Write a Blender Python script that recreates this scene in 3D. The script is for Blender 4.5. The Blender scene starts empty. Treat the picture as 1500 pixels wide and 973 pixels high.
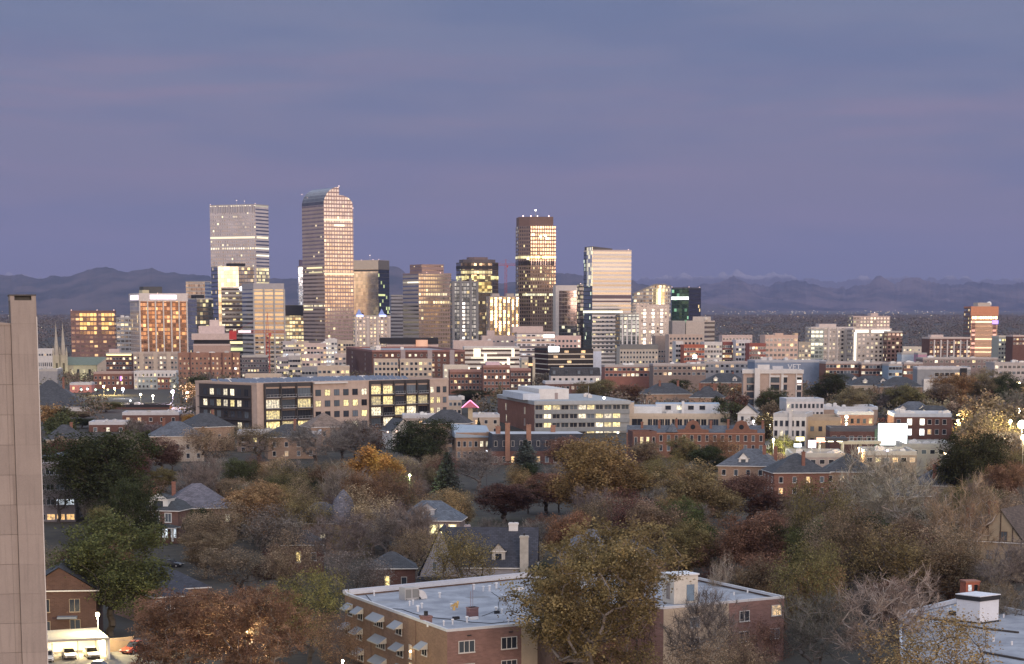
import bpy, math, random
import numpy as np
from mathutils import Vector, Matrix, noise
R = math.radians
rng = random.Random(7)
sc = bpy.context.scene
col = sc.collection

# ------------------------------------------------------------------ camera
CAMZ = 50.0
F = 3300.0
PITCH = math.atan(518.0 / 3300.0)
CP, SP = math.cos(PITCH), math.sin(PITCH)
cam_data = bpy.data.cameras.new('camera')
cam = bpy.data.objects.new('camera', cam_data)
col.objects.link(cam)
cam.location = (0, 0, CAMZ)
cam.rotation_euler = (math.pi / 2 - PITCH, 0, 0)
cam_data.sensor_width = 36
cam_data.lens = 36 * F / 1500
cam_data.shift_y = (980 - 486.5) / 1500
cam_data.clip_start = 1.0
cam_data.clip_end = 250000
sc.camera = cam


def slope(px, py):
	u = (px - 750) / F
	v = (980 - py) / F
	dy = CP + v * SP
	return u / dy, (v * CP - SP) / dy


def PX(px, py, Y):
	a, b = slope(px, py)
	return a * Y, CAMZ + b * Y


def GR(px, py, z):
	a, b = slope(px, py)
	Y = (z - CAMZ) / b
	return a * Y, Y


_TY = [-6000, 0, 450, 700, 850, 1000, 1300, 1600, 2000, 2600, 3200, 4200, 6000, 12000, 30000, 80000]
_TZ = [0, 0, 0, 2.5, 6, 9, 8, 2, -14, -30, -30, 0, 20, 36, 98, 300]


def gz(Y):
	return float(np.interp(Y, _TY, _TZ))


# ------------------------------------------------------------------ render / view
sc.view_settings.view_transform = 'Standard'
sc.view_settings.look = 'None'
sc.view_settings.gamma = 1
sc.view_settings.exposure = 0.28
try:
	sc.view_settings.use_curve_mapping = False
except Exception:
	pass
cy = sc.cycles
cy.max_bounces = 6
cy.diffuse_bounces = 3
cy.glossy_bounces = 3
cy.transmission_bounces = 4
cy.transparent_max_bounces = 8
cy.volume_bounces = 0
cy.use_denoising = True
cy.sample_clamp_indirect = 4.0
cy.caustics_reflective = False
cy.caustics_refractive = False


# ------------------------------------------------------------------ node helpers
class NT:
	def __init__(self, tree):
		self.t = tree
		self.n = tree.nodes
		self.l = tree.links

	def node(self, typ, **kw):
		n = self.n.new(typ)
		for k, v in kw.items():
			setattr(n, k, v)
		return n

	def put(self, sock, v):
		if isinstance(v, bpy.types.NodeSocket):
			self.l.new(v, sock)
		elif v is not None:
			if hasattr(sock, 'default_value'):
				if isinstance(v, (tuple, list)) and len(v) == 3 and sock.type == 'RGBA':
					v = (*v, 1)
				sock.default_value = v

	def math(self, op, a, b=None, c=None, clamp=False):
		n = self.node('ShaderNodeMath', operation=op)
		n.use_clamp = clamp
		for i, v in enumerate((a, b, c)):
			if v is not None:
				self.put(n.inputs[i], v)
		return n.outputs[0]

	def mix(self, f, a, b, typ='MIX'):
		n = self.node('ShaderNodeMix', data_type='RGBA', blend_type=typ)
		self.put(n.inputs[0], f)
		self.put(n.inputs[6], a)
		self.put(n.inputs[7], b)
		return n.outputs[2]

	def comb(self, x, y, z=0.0):
		n = self.node('ShaderNodeCombineXYZ')
		for i, v in enumerate((x, y, z)):
			self.put(n.inputs[i], v)
		return n.outputs[0]

	def sep(self, v):
		n = self.node('ShaderNodeSeparateXYZ')
		self.put(n.inputs[0], v)
		return n.outputs

	def noise(self, vec, scale, detail=3, rough=.55):
		n = self.node('ShaderNodeTexNoise')
		self.put(n.inputs['Vector'], vec)
		n.inputs['Scale'].default_value = scale
		n.inputs['Detail'].default_value = detail
		n.inputs['Roughness'].default_value = rough
		return n.outputs[0]

	def smooth(self, v, a, b, x=0.0, y=1.0):
		n = self.node('ShaderNodeMapRange', interpolation_type='SMOOTHSTEP')
		self.put(n.inputs[0], v)
		n.inputs[1].default_value = a
		n.inputs[2].default_value = b
		n.inputs[3].default_value = x
		n.inputs[4].default_value = y
		return n.outputs[0]

	def ramp(self, fac, stops):
		n = self.node('ShaderNodeValToRGB')
		e = n.color_ramp.elements
		while len(e) > 1:
			e.remove(e[-1])
		e[0].position = stops[0][0]
		e[0].color = (*stops[0][1], 1)
		for p, c in stops[1:]:
			x = e.new(p)
			x.color = (*c, 1)
		self.put(n.inputs[0], fac)
		return n.outputs[0]


# ------------------------------------------------------------------ world: dawn sky, bright in the east behind the camera
GLOW = Vector((0.32, -0.947, 0)).normalized()
world = bpy.data.worlds.new('World')
sc.world = world
world.use_nodes = True
W = NT(world.node_tree)
W.n.clear()
out = W.node('ShaderNodeOutputWorld')
bg = W.node('ShaderNodeBackground')
W.l.new(bg.outputs[0], out.inputs[0])
tc = W.node('ShaderNodeTexCoord')
D = tc.outputs['Generated']
x, y, z = W.sep(D)
elev = W.math('MULTIPLY', W.math('ARCSINE', z), 57.2958)
hl = W.math('SQRT', W.math('ADD', W.math('MULTIPLY', x, x), W.math('ADD', W.math('MULTIPLY', y, y), 1e-6)))
dotg = W.math('DIVIDE', W.math('ADD', W.math('MULTIPLY', x, GLOW.x), W.math('MULTIPLY', y, GLOW.y)), hl)
glow = W.smooth(dotg, -0.25, 0.6)
az = W.math('MULTIPLY', W.math('ARCTAN2', x, y), 57.2958)
wpos = W.math('DIVIDE', W.math('ADD', elev, 2.0), 47.0, clamp=True)
WS = lambda e: (e + 2.0) / 47.0
west = W.ramp(wpos, [
	(WS(-2), (.18, .162, .22)), (WS(0.3), (.206, .176, .226)), (WS(1.5), (.192, .168, .228)), (WS(3.0), (.198, .173, .240)),
	(WS(5.0), (.174, .176, .260)), (WS(6.2), (.152, .176, .272)), (WS(8.2), (.138, .178, .276)),
	(WS(13), (.30, .37, .54)), (WS(30), (.64, .73, .92)), (WS(45), (.74, .83, 1.0))])
# soft streaky cloud layers
cv = W.comb(W.math('MULTIPLY', az, 0.055), W.math('MULTIPLY', elev, 0.62))
warp = W.noise(W.comb(W.math('MULTIPLY', az, 0.05), W.math('MULTIPLY', elev, 0.16), 3.1), 1.6, 2)
cv2 = W.comb(W.math('MULTIPLY', az, 0.045), W.math('ADD', W.math('MULTIPLY', elev, 0.62), W.math('MULTIPLY', warp, 1.5)), 1.7)
n1 = W.noise(cv2, 2.2, 5, .55)
n2 = W.noise(W.comb(W.math('MULTIPLY', az, 0.05), W.math('MULTIPLY', elev, 0.30), 9.2), 1.9, 3)
pink = W.math('MULTIPLY', W.smooth(n1, .42, .68), W.smooth(elev, 8.5, 4.2), clamp=True)
skyc = W.mix(W.math('MULTIPLY', pink, .85), west, (.240, .186, .262))
blue = W.math('MULTIPLY', W.smooth(n2, .42, .66), .6)
skyc = W.mix(blue, skyc, (.088, .134, .250))
epos = W.math('DIVIDE', W.math('ADD', elev, 4.0), 49.0, clamp=True)
ES = lambda e: (e + 4.0) / 49.0
east = W.ramp(epos, [
	(ES(-4), (.03, .02, .018)), (ES(-1.6), (.07, .045, .035)), (ES(-0.75), (.11, .06, .045)), (ES(-0.3), (.50, .22, .12)),
	(ES(0.2), (1.35, .70, .33)), (ES(0.7), (1.95, 1.30, .62)), (ES(1.2), (1.75, 1.28, .78)), (ES(1.9), (1.35, 1.04, .86)),
	(ES(3.0), (1.05, .88, .88)), (ES(7), (1.15, .95, .92)), (ES(20), (1.0, .92, .98)), (ES(45), (.78, .85, 1.0))])
skyc = W.mix(glow, skyc, east)
sky = W.node('ShaderNodeTexSky', sky_type='NISHITA')
sky.sun_disc = False
sky.sun_elevation = R(3)
sky.sun_rotation = math.atan2(GLOW.x, GLOW.y)
sk = W.node('ShaderNodeVectorMath', operation='SCALE')
W.put(sk.inputs[0], sky.outputs[0])
sk.inputs['Scale'].default_value = 0.004
skyc = W.mix(1.0, skyc, sk.outputs[0], 'ADD')
W.put(bg.inputs[0], skyc)
bg.inputs[1].default_value = 1.0

sun_d = bpy.data.lights.new('sun', 'SUN')
sun_d.energy = 1.1
sun_d.angle = R(20)
sun_d.color = (1.0, .74, .58)
sun = bpy.data.objects.new('sun', sun_d)
col.objects.link(sun)
sd = Vector((GLOW.x, GLOW.y, math.tan(R(9)))).normalized()
sun.rotation_euler = sd.to_track_quat('Z', 'Y').to_euler()


# ------------------------------------------------------------------ materials
def new_mat(name):
	m = bpy.data.materials.new(name)
	m.use_nodes = True
	T = NT(m.node_tree)
	T.n.clear()
	o = T.node('ShaderNodeOutputMaterial')
	p = T.node('ShaderNodeBsdfPrincipled')
	T.l.new(p.outputs[0], o.inputs[0])
	return m, T, p, o


_mats = {}


def M(colr, rough=.85, var=.25, scale=.6, metal=0.0, fine=0.12, spec=.3, bump=0.0):
	"""plain weathered surface: two octaves of tonal variation in object space"""
	key = (tuple(round(c, 4) for c in colr), rough, var, scale, metal, fine, spec, bump)
	if key in _mats:
		return _mats[key]
	m, T, p, o = new_mat('surface')
	co = T.node('ShaderNodeTexCoord').outputs['Object']
	n = T.noise(co, scale, 5, .6)
	n2 = T.noise(co, scale * 9, 2, .6)
	f = T.math('ADD', T.math('MULTIPLY', T.math('SUBTRACT', n, .5), var * 2), T.math('MULTIPLY', T.math('SUBTRACT', n2, .5), fine * 2))
	f = T.math('ADD', f, 1.0)
	v = T.node('ShaderNodeVectorMath', operation='SCALE')
	v.inputs[0].default_value = colr
	T.put(v.inputs['Scale'], f)
	T.put(p.inputs['Base Color'], v.outputs[0])
	p.inputs['Roughness'].default_value = rough
	p.inputs['Metallic'].default_value = metal
	p.inputs['Specular IOR Level'].default_value = spec
	if bump:
		b = T.node('ShaderNodeBump')
		b.inputs['Strength'].default_value = bump
		T.put(b.inputs['Height'], n2)
		T.put(p.inputs['Normal'], b.outputs[0])
	_mats[key] = m
	return m


def brick(colr, scale=1.0, mortar=None):
	"""courses of brick from the mesh's metre UVs"""
	key = ('brick', tuple(colr), scale)
	if key in _mats:
		return _mats[key]
	m, T, p, o = new_mat('brickwork')
	uv = T.node('ShaderNodeUVMap').outputs[0]
	b = T.node('ShaderNodeTexBrick')
	T.put(b.inputs['Vector'], uv)
	b.inputs['Color1'].default_value = (*[c * 1.12 for c in colr], 1)
	b.inputs['Color2'].default_value = (*[c * .82 for c in colr], 1)
	mo = mortar or [c * .9 + .03 for c in colr]
	b.inputs['Mortar'].default_value = (*mo, 1)
	b.inputs['Scale'].default_value = 1.0
	b.inputs['Brick Width'].default_value = .6 * scale
	b.inputs['Row Height'].default_value = .2 * scale
	b.inputs['Mortar Size'].default_value = .02 * scale
	n = T.noise(T.node('ShaderNodeTexCoord').outputs['Object'], .35, 5, .65)
	c = T.mix(T.smooth(n, .3, .75, 0, .55), b.outputs[0], [q * .62 for q in colr])
	T.put(p.inputs['Base Color'], c)
	p.inputs['Roughness'].default_value = .9
	p.inputs['Specular IOR Level'].default_value = .2
	_mats[key] = m
	return m


def shingle(colr):
	key = ('shingle', tuple(colr))
	if key in _mats:
		return _mats[key]
	m, T, p, o = new_mat('shingles')
	uv = T.node('ShaderNodeUVMap').outputs[0]
	b = T.node('ShaderNodeTexBrick')
	T.put(b.inputs['Vector'], uv)
	b.inputs['Color1'].default_value = (*[c * 1.35 for c in colr], 1)
	b.inputs['Color2'].default_value = (*[c * .75 for c in colr], 1)
	b.inputs['Mortar'].default_value = (*[c * .5 for c in colr], 1)
	b.inputs['Scale'].default_value = 1.0
	b.inputs['Brick Width'].default_value = .7
	b.inputs['Row Height'].default_value = .35
	b.inputs['Mortar Size'].default_value = .03
	n = T.noise(T.node('ShaderNodeTexCoord').outputs['Object'], .4, 5, .6)
	v = T.node('ShaderNodeVectorMath', operation='SCALE')
	T.put(v.inputs[0], b.outputs[0])
	T.put(v.inputs['Scale'], T.math('ADD', .55, T.math('MULTIPLY', n, .9)))
	T.put(p.inputs['Base Color'], v.outputs[0])
	p.inputs['Roughness'].default_value = .85
	_mats[key] = m
	return m


def facade(wall, cw, ch, fw, fh, tint=(.5, .5, .52), lit=.1, litcol=(1, .72, .32), lits=1.6, rowlit=0.0, metal=.9, rough=.1,
		   jit=.012, seed=0.0, vo=.0, dark=0.0):
	"""curtain wall from metre UVs: bays cw wide, storeys ch high, glazed share fw x fh; each pane tilts a touch and some are lit"""
	m, T, p, o = new_mat('curtain_wall')
	lits *= .7
	uv = T.node('ShaderNodeUVMap').outputs[0]
	u, v, _ = T.sep(uv)
	su = T.math('DIVIDE', u, cw)
	sv = T.math('ADD', T.math('DIVIDE', v, ch), vo)
	fu, fv = T.math('FLOOR', su), T.math('FLOOR', sv)
	mu = T.math('LESS_THAN', T.math('ABSOLUTE', T.math('SUBTRACT', T.math('FRACT', su), .5)), fw / 2)
	mv = T.math('LESS_THAN', T.math('ABSOLUTE', T.math('SUBTRACT', T.math('FRACT', sv), .5)), fh / 2)
	mask = T.math('MULTIPLY', mu, mv)
	wn = T.node('ShaderNodeTexWhiteNoise', noise_dimensions='3D')
	T.put(wn.inputs['Vector'], T.comb(fu, fv, seed))
	wr = T.node('ShaderNodeTexWhiteNoise', noise_dimensions='2D')
	T.put(wr.inputs['Vector'], T.comb(fv, seed + 5.5))
	# lights come on in runs of neighbouring rooms
	cl = T.noise(T.comb(T.math('MULTIPLY', fu, .35), T.math('MULTIPLY', fv, .8), seed), 1.0, 2)
	litm = T.math('LESS_THAN', wn.outputs[0], T.math('MULTIPLY', lit, T.smooth(cl, .35, .65, .25, 1.9)))
	if rowlit:
		rm = T.math('LESS_THAN', wr.outputs[0], rowlit)
		litm = T.math('MAXIMUM', litm, T.math('MULTIPLY', rm, T.math('GREATER_THAN', cl, .40)))
	litm = T.math('MULTIPLY', litm, mask)
	n = T.noise(T.node('ShaderNodeTexCoord').outputs['Object'], .06, 4)
	wv = T.node('ShaderNodeVectorMath', operation='SCALE')
	wv.inputs[0].default_value = wall
	T.put(wv.inputs['Scale'], T.math('ADD', .72, T.math('MULTIPLY', n, .55)))
	gv = T.node('ShaderNodeVectorMath', operation='SCALE')
	gv.inputs[0].default_value = tint
	T.put(gv.inputs['Scale'], T.math('ADD', .78, T.math('MULTIPLY', wn.outputs[0], .4)))
	T.put(p.inputs['Base Color'], T.mix(mask, wv.outputs[0], gv.outputs[0]))
	T.put(p.inputs['Metallic'], T.math('MULTIPLY', mask, metal))
	T.put(p.inputs['Roughness'], T.math('ADD', .75, T.math('MULTIPLY', mask, rough - .75)))
	p.inputs['Specular IOR Level'].default_value = .4
	geo = T.node('ShaderNodeNewGeometry')
	d = T.node('ShaderNodeVectorMath', operation='SUBTRACT')
	T.put(d.inputs[0], wn.outputs[1])
	d.inputs[1].default_value = (.5, .5, .5)
	s = T.node('ShaderNodeVectorMath', operation='SCALE')
	T.put(s.inputs[0], d.outputs[0])
	T.put(s.inputs['Scale'], T.math('MULTIPLY', mask, jit * 2))
	a = T.node('ShaderNodeVectorMath', operation='ADD')
	T.put(a.inputs[0], geo.outputs['Normal'])
	T.put(a.inputs[1], s.outputs[0])
	nn = T.node('ShaderNodeVectorMath', operation='NORMALIZE')
	T.put(nn.inputs[0], a.outputs[0])
	T.put(p.inputs['Normal'], nn.outputs[0])
	lc = T.mix(wn.outputs[0], litcol, (litcol[0], litcol[1] * 1.1, litcol[2] * 1.35))
	T.put(p.inputs['Emission Color'], lc)
	wn2 = T.node('ShaderNodeTexWhiteNoise', noise_dimensions='3D')
	T.put(wn2.inputs['Vector'], T.comb(fu, fv, seed + 2.2))
	T.put(p.inputs['Emission Strength'], T.math('MULTIPLY', litm, T.math('ADD', lits * .3, T.math('MULTIPLY', wn2.outputs[0], lits))))
	m.cycles.emission_sampling = 'NONE'
	return m


def emis(colr, s, sample=False, var=0.0):
	key = ('emis', tuple(colr), s, sample, var)
	if key in _mats:
		return _mats[key]
	m, T, p, o = new_mat('lit_glass')
	p.inputs['Base Color'].default_value = (.3, .3, .3, 1)
	p.inputs['Emission Color'].default_value = (*colr, 1)
	if var:
		# furniture, blinds and lamps seen through the pane
		co = T.node('ShaderNodeTexCoord').outputs['Object']
		oi = T.node('ShaderNodeObjectInfo')
		a = T.node('ShaderNodeVectorMath', operation='ADD')
		T.put(a.inputs[0], co)
		T.put(a.inputs[1], T.comb(T.math('MULTIPLY', oi.outputs['Random'], 60), 0.0, 0.0))
		n = T.noise(a.outputs[0], var, 3, .6)
		T.put(p.inputs['Emission Strength'], T.math('MULTIPLY', T.math('MULTIPLY', s, T.smooth(n, .3, .68, .12, 1.35)),
													T.math('ADD', .45, oi.outputs['Random'])))
	else:
		p.inputs['Emission Strength'].default_value = s
	if not sample:
		m.cycles.emission_sampling = 'NONE'
	_mats[key] = m
	return m


def glass_dark(c=(.03, .035, .045), rough=.08):
	key = ('gd', c, rough)
	if key in _mats:
		return _mats[key]
	m, T, p, o = new_mat('window_glass')
	oi = T.node('ShaderNodeObjectInfo')
	v = T.node('ShaderNodeVectorMath', operation='SCALE')
	v.inputs[0].default_value = c
	T.put(v.inputs['Scale'], T.math('ADD', .5, T.math('MULTIPLY', oi.outputs['Random'], 1.3)))
	T.put(p.inputs['Base Color'], v.outputs[0])
	p.inputs['Roughness'].default_value = rough
	p.inputs['Specular IOR Level'].default_value = .6
	_mats[key] = m
	return m


PANES = {
	'd': glass_dark(), 'g': glass_dark((.09, .11, .13)),
	'w': emis((1, .56, .17), .95, var=1.3), 'y': emis((1, .78, .27), .92, var=1.1), 'c': emis((1, .86, .56), 1.0, var=1.2),
	'b': emis((.8, .9, 1), 1.0, var=1.2), 'm': emis((1, .62, .25), .45, var=1.0)}
CONC = M((.42, .40, .37))
ROOFG = M((.30, .31, .33), var=.35)
ROOFD = M((.10, .10, .105), var=.35)
ROOFW = M((.46, .47, .49), var=.3, scale=.25)
METAL = M((.45, .46, .47), rough=.45, metal=.6)
TRIM = M((.70, .69, .66))
DARK = M((.03, .03, .033))


# ------------------------------------------------------------------ mesh builder
class MB:
	def __init__(s):
		s.v, s.f, s.m, s.uv = [], [], [], []

	def face(s, pts, mi=0, uv=None):
		i = len(s.v)
		s.v += [tuple(p) for p in pts]
		s.f.append(tuple(range(i, i + len(pts))))
		s.m.append(mi)
		if uv is None:
			a, b, c = Vector(pts[0]), Vector(pts[1]), Vector(pts[2])
			n = (b - a).cross(c - a)
			if n.length < 1e-9 and len(pts) > 3:
				n = (c - a).cross(Vector(pts[3]) - a)
			n = n.normalized() if n.length > 1e-12 else Vector((0, 0, 1))
			if abs(n.z) < .2:
				t = Vector((-n.y, n.x, 0)).normalized()
				uv = [(t.dot(Vector(p)), p[2]) for p in pts]
			elif abs(n.z) > .98:
				uv = [(p[0], p[1]) for p in pts]
			else:
				t = Vector((-n.y, n.x, 0)).normalized()
				q = n.cross(t)
				uv = [(t.dot(Vector(p)), q.dot(Vector(p))) for p in pts]
		s.uv += list(uv)
		return s

	def box(s, x0, x1, y0, y1, z0, z1, mi=0, bottom=False):
		A = [(x0, y0, z0), (x1, y0, z0), (x1, y1, z0), (x0, y1, z0)]
		B = [(x0, y0, z1), (x1, y0, z1), (x1, y1, z1), (x0, y1, z1)]
		for i in range(4):
			j = (i + 1) % 4
			s.face([A[i], A[j], B[j], B[i]], mi)
		s.face(B, mi)
		s.face(A[::-1], mi)
		return s

	def walls(s, poly, z0, z1, mi=0, mis=None, cap=None, floor=False):
		"""vertical walls round a ccw polygon; z1 a number or one per vertex; cap = material index of the top"""
		n = len(poly)
		zt = [z1] * n if not isinstance(z1, (list, tuple)) else z1
		u = 0.0
		for i in range(n):
			j = (i + 1) % n
			a, b = poly[i], poly[j]
			L = math.hypot(b[0] - a[0], b[1] - a[1])
			s.face([(*a, z0), (*b, z0), (*b, zt[j]), (*a, zt[i])], mis[i] if mis else mi,
				   [(u, z0), (u + L, z0), (u + L, zt[j]), (u, zt[i])])
			u += L
		if cap is not None:
			s.face([(*p, zt[i]) for i, p in enumerate(poly)], cap)
		if floor:
			s.face([(*p, z0) for p in reversed(poly)], mi)
		return s

	def ring(s, poly, z0, z1, t, mi=0):
		"""a parapet: wall of thickness t inside a ccw polygon"""
		cx = sum(p[0] for p in poly) / len(poly)
		cy_ = sum(p[1] for p in poly) / len(poly)
		n = len(poly)
		inn = []
		for i in range(n):
			p, q, r = Vector((*poly[i - 1], 0)), Vector((*poly[i], 0)), Vector((*poly[(i + 1) % n], 0))
			e1, e2 = (q - p).normalized(), (r - q).normalized()
			n1, n2 = Vector((-e1.y, e1.x, 0)), Vector((-e2.y, e2.x, 0))
			bis = n1 + n2
			bis = bis / max(bis.length_squared, .05) * 2
			inn.append((q.x + bis.x * t, q.y + bis.y * t))
		for i in range(n):
			j = (i + 1) % n
			a, b, c, d = poly[i], poly[j], inn[j], inn[i]
			s.face([(*a, z0), (*b, z0), (*b, z1), (*a, z1)], mi)
			s.face([(*a, z1), (*b, z1), (*c, z1), (*d, z1)], mi)
			s.face([(*c, z0), (*d, z0), (*d, z1), (*c, z1)], mi)
		return s

	def tube(s, p, q, r0, r1=None, n=6, mi=0, caps=True):
		p, q = Vector(p), Vector(q)
		r1 = r0 if r1 is None else r1
		d = (q - p).normalized()
		a = d.orthogonal().normalized()
		b = d.cross(a)
		A, B = [], []
		for i in range(n):
			t = 2 * math.pi * i / n
			o = a * math.cos(t) + b * math.sin(t)
			A.append(p + o * r0)
			B.append(q + o * r1)
		for i in range(n):
			j = (i + 1) % n
			s.face([A[i], A[j], B[j], B[i]], mi)
		if caps:
			s.face(B, mi)
			s.face(A[::-1], mi)
		return s

	def ball(s, c, r, n=8, m=5, mi=0, sz=1.0):
		c = Vector(c)
		pts = []
		for i in range(m + 1):
			th = math.pi * i / m
			pts.append([c + Vector((r * math.sin(th) * math.cos(2 * math.pi * j / n), r * math.sin(th) * math.sin(2 * math.pi * j / n),
									r * sz * math.cos(th))) for j in range(n)])
		for i in range(m):
			for j in range(n):
				k = (j + 1) % n
				if i == 0:
					s.face([pts[0][0], pts[1][j], pts[1][k]], mi)
				elif i == m - 1:
					s.face([pts[i][j], pts[m][0], pts[i][k]], mi)
				else:
					s.face([pts[i][j], pts[i + 1][j], pts[i + 1][k], pts[i][k]], mi)
		return s

	def mesh(s, name, mats):
		me = bpy.data.meshes.new(name)
		me.from_pydata(s.v, [], s.f)
		mats = mats if isinstance(mats, (list, tuple)) else [mats]
		for m in mats:
			me.materials.append(m)
		me.polygons.foreach_set('material_index', s.m)
		uvl = me.uv_layers.new(name='UVMap')
		uvl.data.foreach_set('uv', [c for p in s.uv for c in p])
		me.update()
		return me

	def build(s, name, mats, parent=None):
		return obj(name, s.mesh(name, mats), parent)


def obj(name, me, parent=None, loc=(0, 0, 0), rz=0.0):
	o = bpy.data.objects.new(name, me)
	col.objects.link(o)
	o.location = loc
	o.rotation_euler = (0, 0, rz)
	if parent:
		o.parent = parent
	return o


LABELS = set()


def tag(o, label, cat, group=None):
	n = len(label.split())
	if n > 16 or n < 4:
		print('LABEL LENGTH', n, label)
	if label in LABELS:
		print('LABEL DUP', label)
	LABELS.add(label)
	o['label'] = label
	o['category'] = cat
	if group:
		o['group'] = group
	return o


def thing(name, label, cat, loc=(0, 0, 0), rz=0.0, group=None):
	o = obj(name, None, None, loc, rz)
	o.empty_display_size = 1
	return tag(o, label, cat, group)


KEEP = []      # (px0, px1, py0, py1, depth): picture areas that filler trees nearer than depth must leave open
FOOT = []      # footprints (x, y, radius)


def keep(p0, p1, y0, y1, Y):
	KEEP.append((p0, p1, y0, y1, Y))


# ------------------------------------------------------------------ windows as parts
_wm = {}


def win_mesh(w, h, pane, frame=None, bars=0, t=.07, sill=False, solid=True):
	key = (round(w, 2), round(h, 2), pane, frame.name if frame else None, bars, t, sill, solid)
	if key in _wm:
		return _wm[key]
	b = MB()
	fr = frame or TRIM
	hw, hh = w / 2, h / 2
	b.box(-hw - t, -hw, -.08, 0, -hh - t, hh + t)
	b.box(hw, hw + t, -.08, 0, -hh - t, hh + t)
	b.box(-hw, hw, -.08, 0, hh, hh + t)
	b.box(-hw - (.12 if sill else 0), hw + (.12 if sill else 0), -.16 if sill else -.08, 0, -hh - t - (.06 if sill else 0), -hh)
	for i in range(bars):
		xx = -hw + w * (i + 1) / (bars + 1)
		b.box(xx - .04, xx + .04, -.07, 0, -hh, hh)
	if solid:
		b.face([(-hw, -.03, -hh), (hw, -.03, -hh), (hw, -.03, hh), (-hw, -.03, hh)], 1)
		r = b.mesh('window', [fr, PANES[pane]])
	else:
		p = MB().face([(-hw, -.03, -hh), (hw, -.03, -hh), (hw, -.03, hh), (-hw, -.03, hh)])
		r = (b.mesh('window', [fr]), p.mesh('pane', [PANES[pane]]))
	_wm[key] = r
	return r


def window(parent, x, y, z, rz, w, h, pane='d', frame=None, bars=0, deep=False, sill=False, t=.07):
	"""a window on a wall; rz = 0 faces -y. deep: frame object with the pane as its child"""
	if deep:
		fm, pm = win_mesh(w, h, pane, frame, bars, t, sill, False)
		o = obj('window', fm, parent, (x, y, z), rz)
		obj('pane', pm, o)
	else:
		o = obj('window', win_mesh(w, h, pane, frame, bars, t, sill), parent, (x, y, z), rz)
	return o


def pick(r, lit, kinds='wwyycm'):
	return r.choice(kinds) if r.random() < lit else ('d' if r.random() < .75 else 'g')
# ------------------------------------------------------------------ building kit
class Bld:
	pass


def frame_box(p0, pc, p1, py, Y, a, depth=None):
	"""near corner at picture column pc; front face runs to p1 (a>0) or p0 (a<0); returns centre, width, depth"""
	ar = R(abs(a))
	ca, sa = math.cos(ar), math.sin(ar)
	k0, kc, k1 = slope(p0, py)[0], slope(pc, py)[0], slope(p1, py)[0]
	if a < 0:
		k0, kc, k1 = -k1, -kc, -k0
	Xc = kc * Y
	w = (k1 * Y - Xc) / (ca - k1 * sa)
	if depth is None:
		d = (Xc - k0 * Y) / (sa + k0 * ca)
		d = max(d, 4)
	else:
		d = depth
	ex, ey = (ca, sa), (-sa, ca)
	cx_ = Xc + ex[0] * w / 2 + ey[0] * d / 2
	cy_ = Y + ex[1] * w / 2 + ey[1] * d / 2
	if a < 0:
		cx_ = -cx_
	return cx_, cy_, w, d


def tower(name, label, cat, p0, pc, p1, ytop, Y, a, front, side=None, roof=None, depth=None, group=None, z0=None,
		  parapet=1.2, pmat=None, partname='curtain_wall', yb=None, zoff=0.0, base=None):
	"""box building: root Empty > wall mesh, roof, parapet"""
	B = Bld()
	pc = p0 if pc is None else pc
	if a < 0 and depth is not None and pc - p0 < (p1 - p0) * .3:
		pc = p1 - 2
	cx_, cy_, w, d = frame_box(p0, pc, p1, ytop, Y, a, depth)
	ztop = PX(pc, ytop, Y)[1]
	z0 = gz(Y) - .5 if z0 is None else z0
	B.root = thing(name, label, cat, (cx_, cy_, z0), R(a), group)
	B.w, B.d, B.h, B.Y = w, d, ztop - z0, Y
	B.poly = [(-w / 2, -d / 2), (w / 2, -d / 2), (w / 2, d / 2), (-w / 2, d / 2)]
	side = side or front
	mats = [front, side]
	mb = MB()
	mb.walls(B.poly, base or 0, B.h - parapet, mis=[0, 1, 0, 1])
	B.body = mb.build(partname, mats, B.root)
	if base:
		MB().walls([(q[0] * .93, q[1] * .93) for q in B.poly], 0, base).build('ground_floor', M((.12, .12, .12)), B.root)
	rm = roof or ROOFG
	MB().face([(q[0], q[1], B.h - parapet) for q in B.poly]).build('roof', rm, B.root)
	if parapet > 0:
		MB().ring([(q[0] * 1.004, q[1] * 1.004) for q in B.poly], B.h - parapet + .01, B.h, min(1.0, w * .06), 0).build('parapet', pmat or CONC, B.root)
	B.mid = (p0 + p1) / 2
	keep(p0, p1, ytop, ytop + (10 if name == 'flat_roofed_building' else min(60 if Y < 1000 else 30, (p1 - p0))), Y)
	FOOT.append((cx_, cy_, max(w, d) * .55))
	return B


def roofbox(B, name, fx0, fx1, fy0, fy1, h, mat, z=None, cap=None):
	z = B.h - 0.9 if z is None else z
	mb = MB()
	x0, x1 = (fx0 - .5) * B.w, (fx1 - .5) * B.w
	y0, y1 = (fy0 - .5) * B.d, (fy1 - .5) * B.d
	mb.walls([(x0, y0), (x1, y0), (x1, y1), (x0, y1)], z, z + h, cap=1)
	return mb.build(name, [mat, cap or ROOFG], B.root)


def mast(B, fx, fy, h, r=.25, lit=True):
	x, y = (fx - .5) * B.w, (fy - .5) * B.d
	o = MB().tube((x, y, B.h - 1), (x, y, B.h + h), r, r * .5, 5).build('antenna_mast', METAL, B.root)
	if lit:
		MB().ball((x, y, B.h + h + .3), .36, 6, 4).build('beacon', emis((1, .75, .6), 3.5), o)
	return o


def beacons(B, pts):
	for fx, fy in pts:
		MB().ball(((fx - .5) * B.w, (fy - .5) * B.d, B.h + .4), .32, 6, 4).build('beacon', emis((1, .62, .5), 3), B.root)


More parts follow.
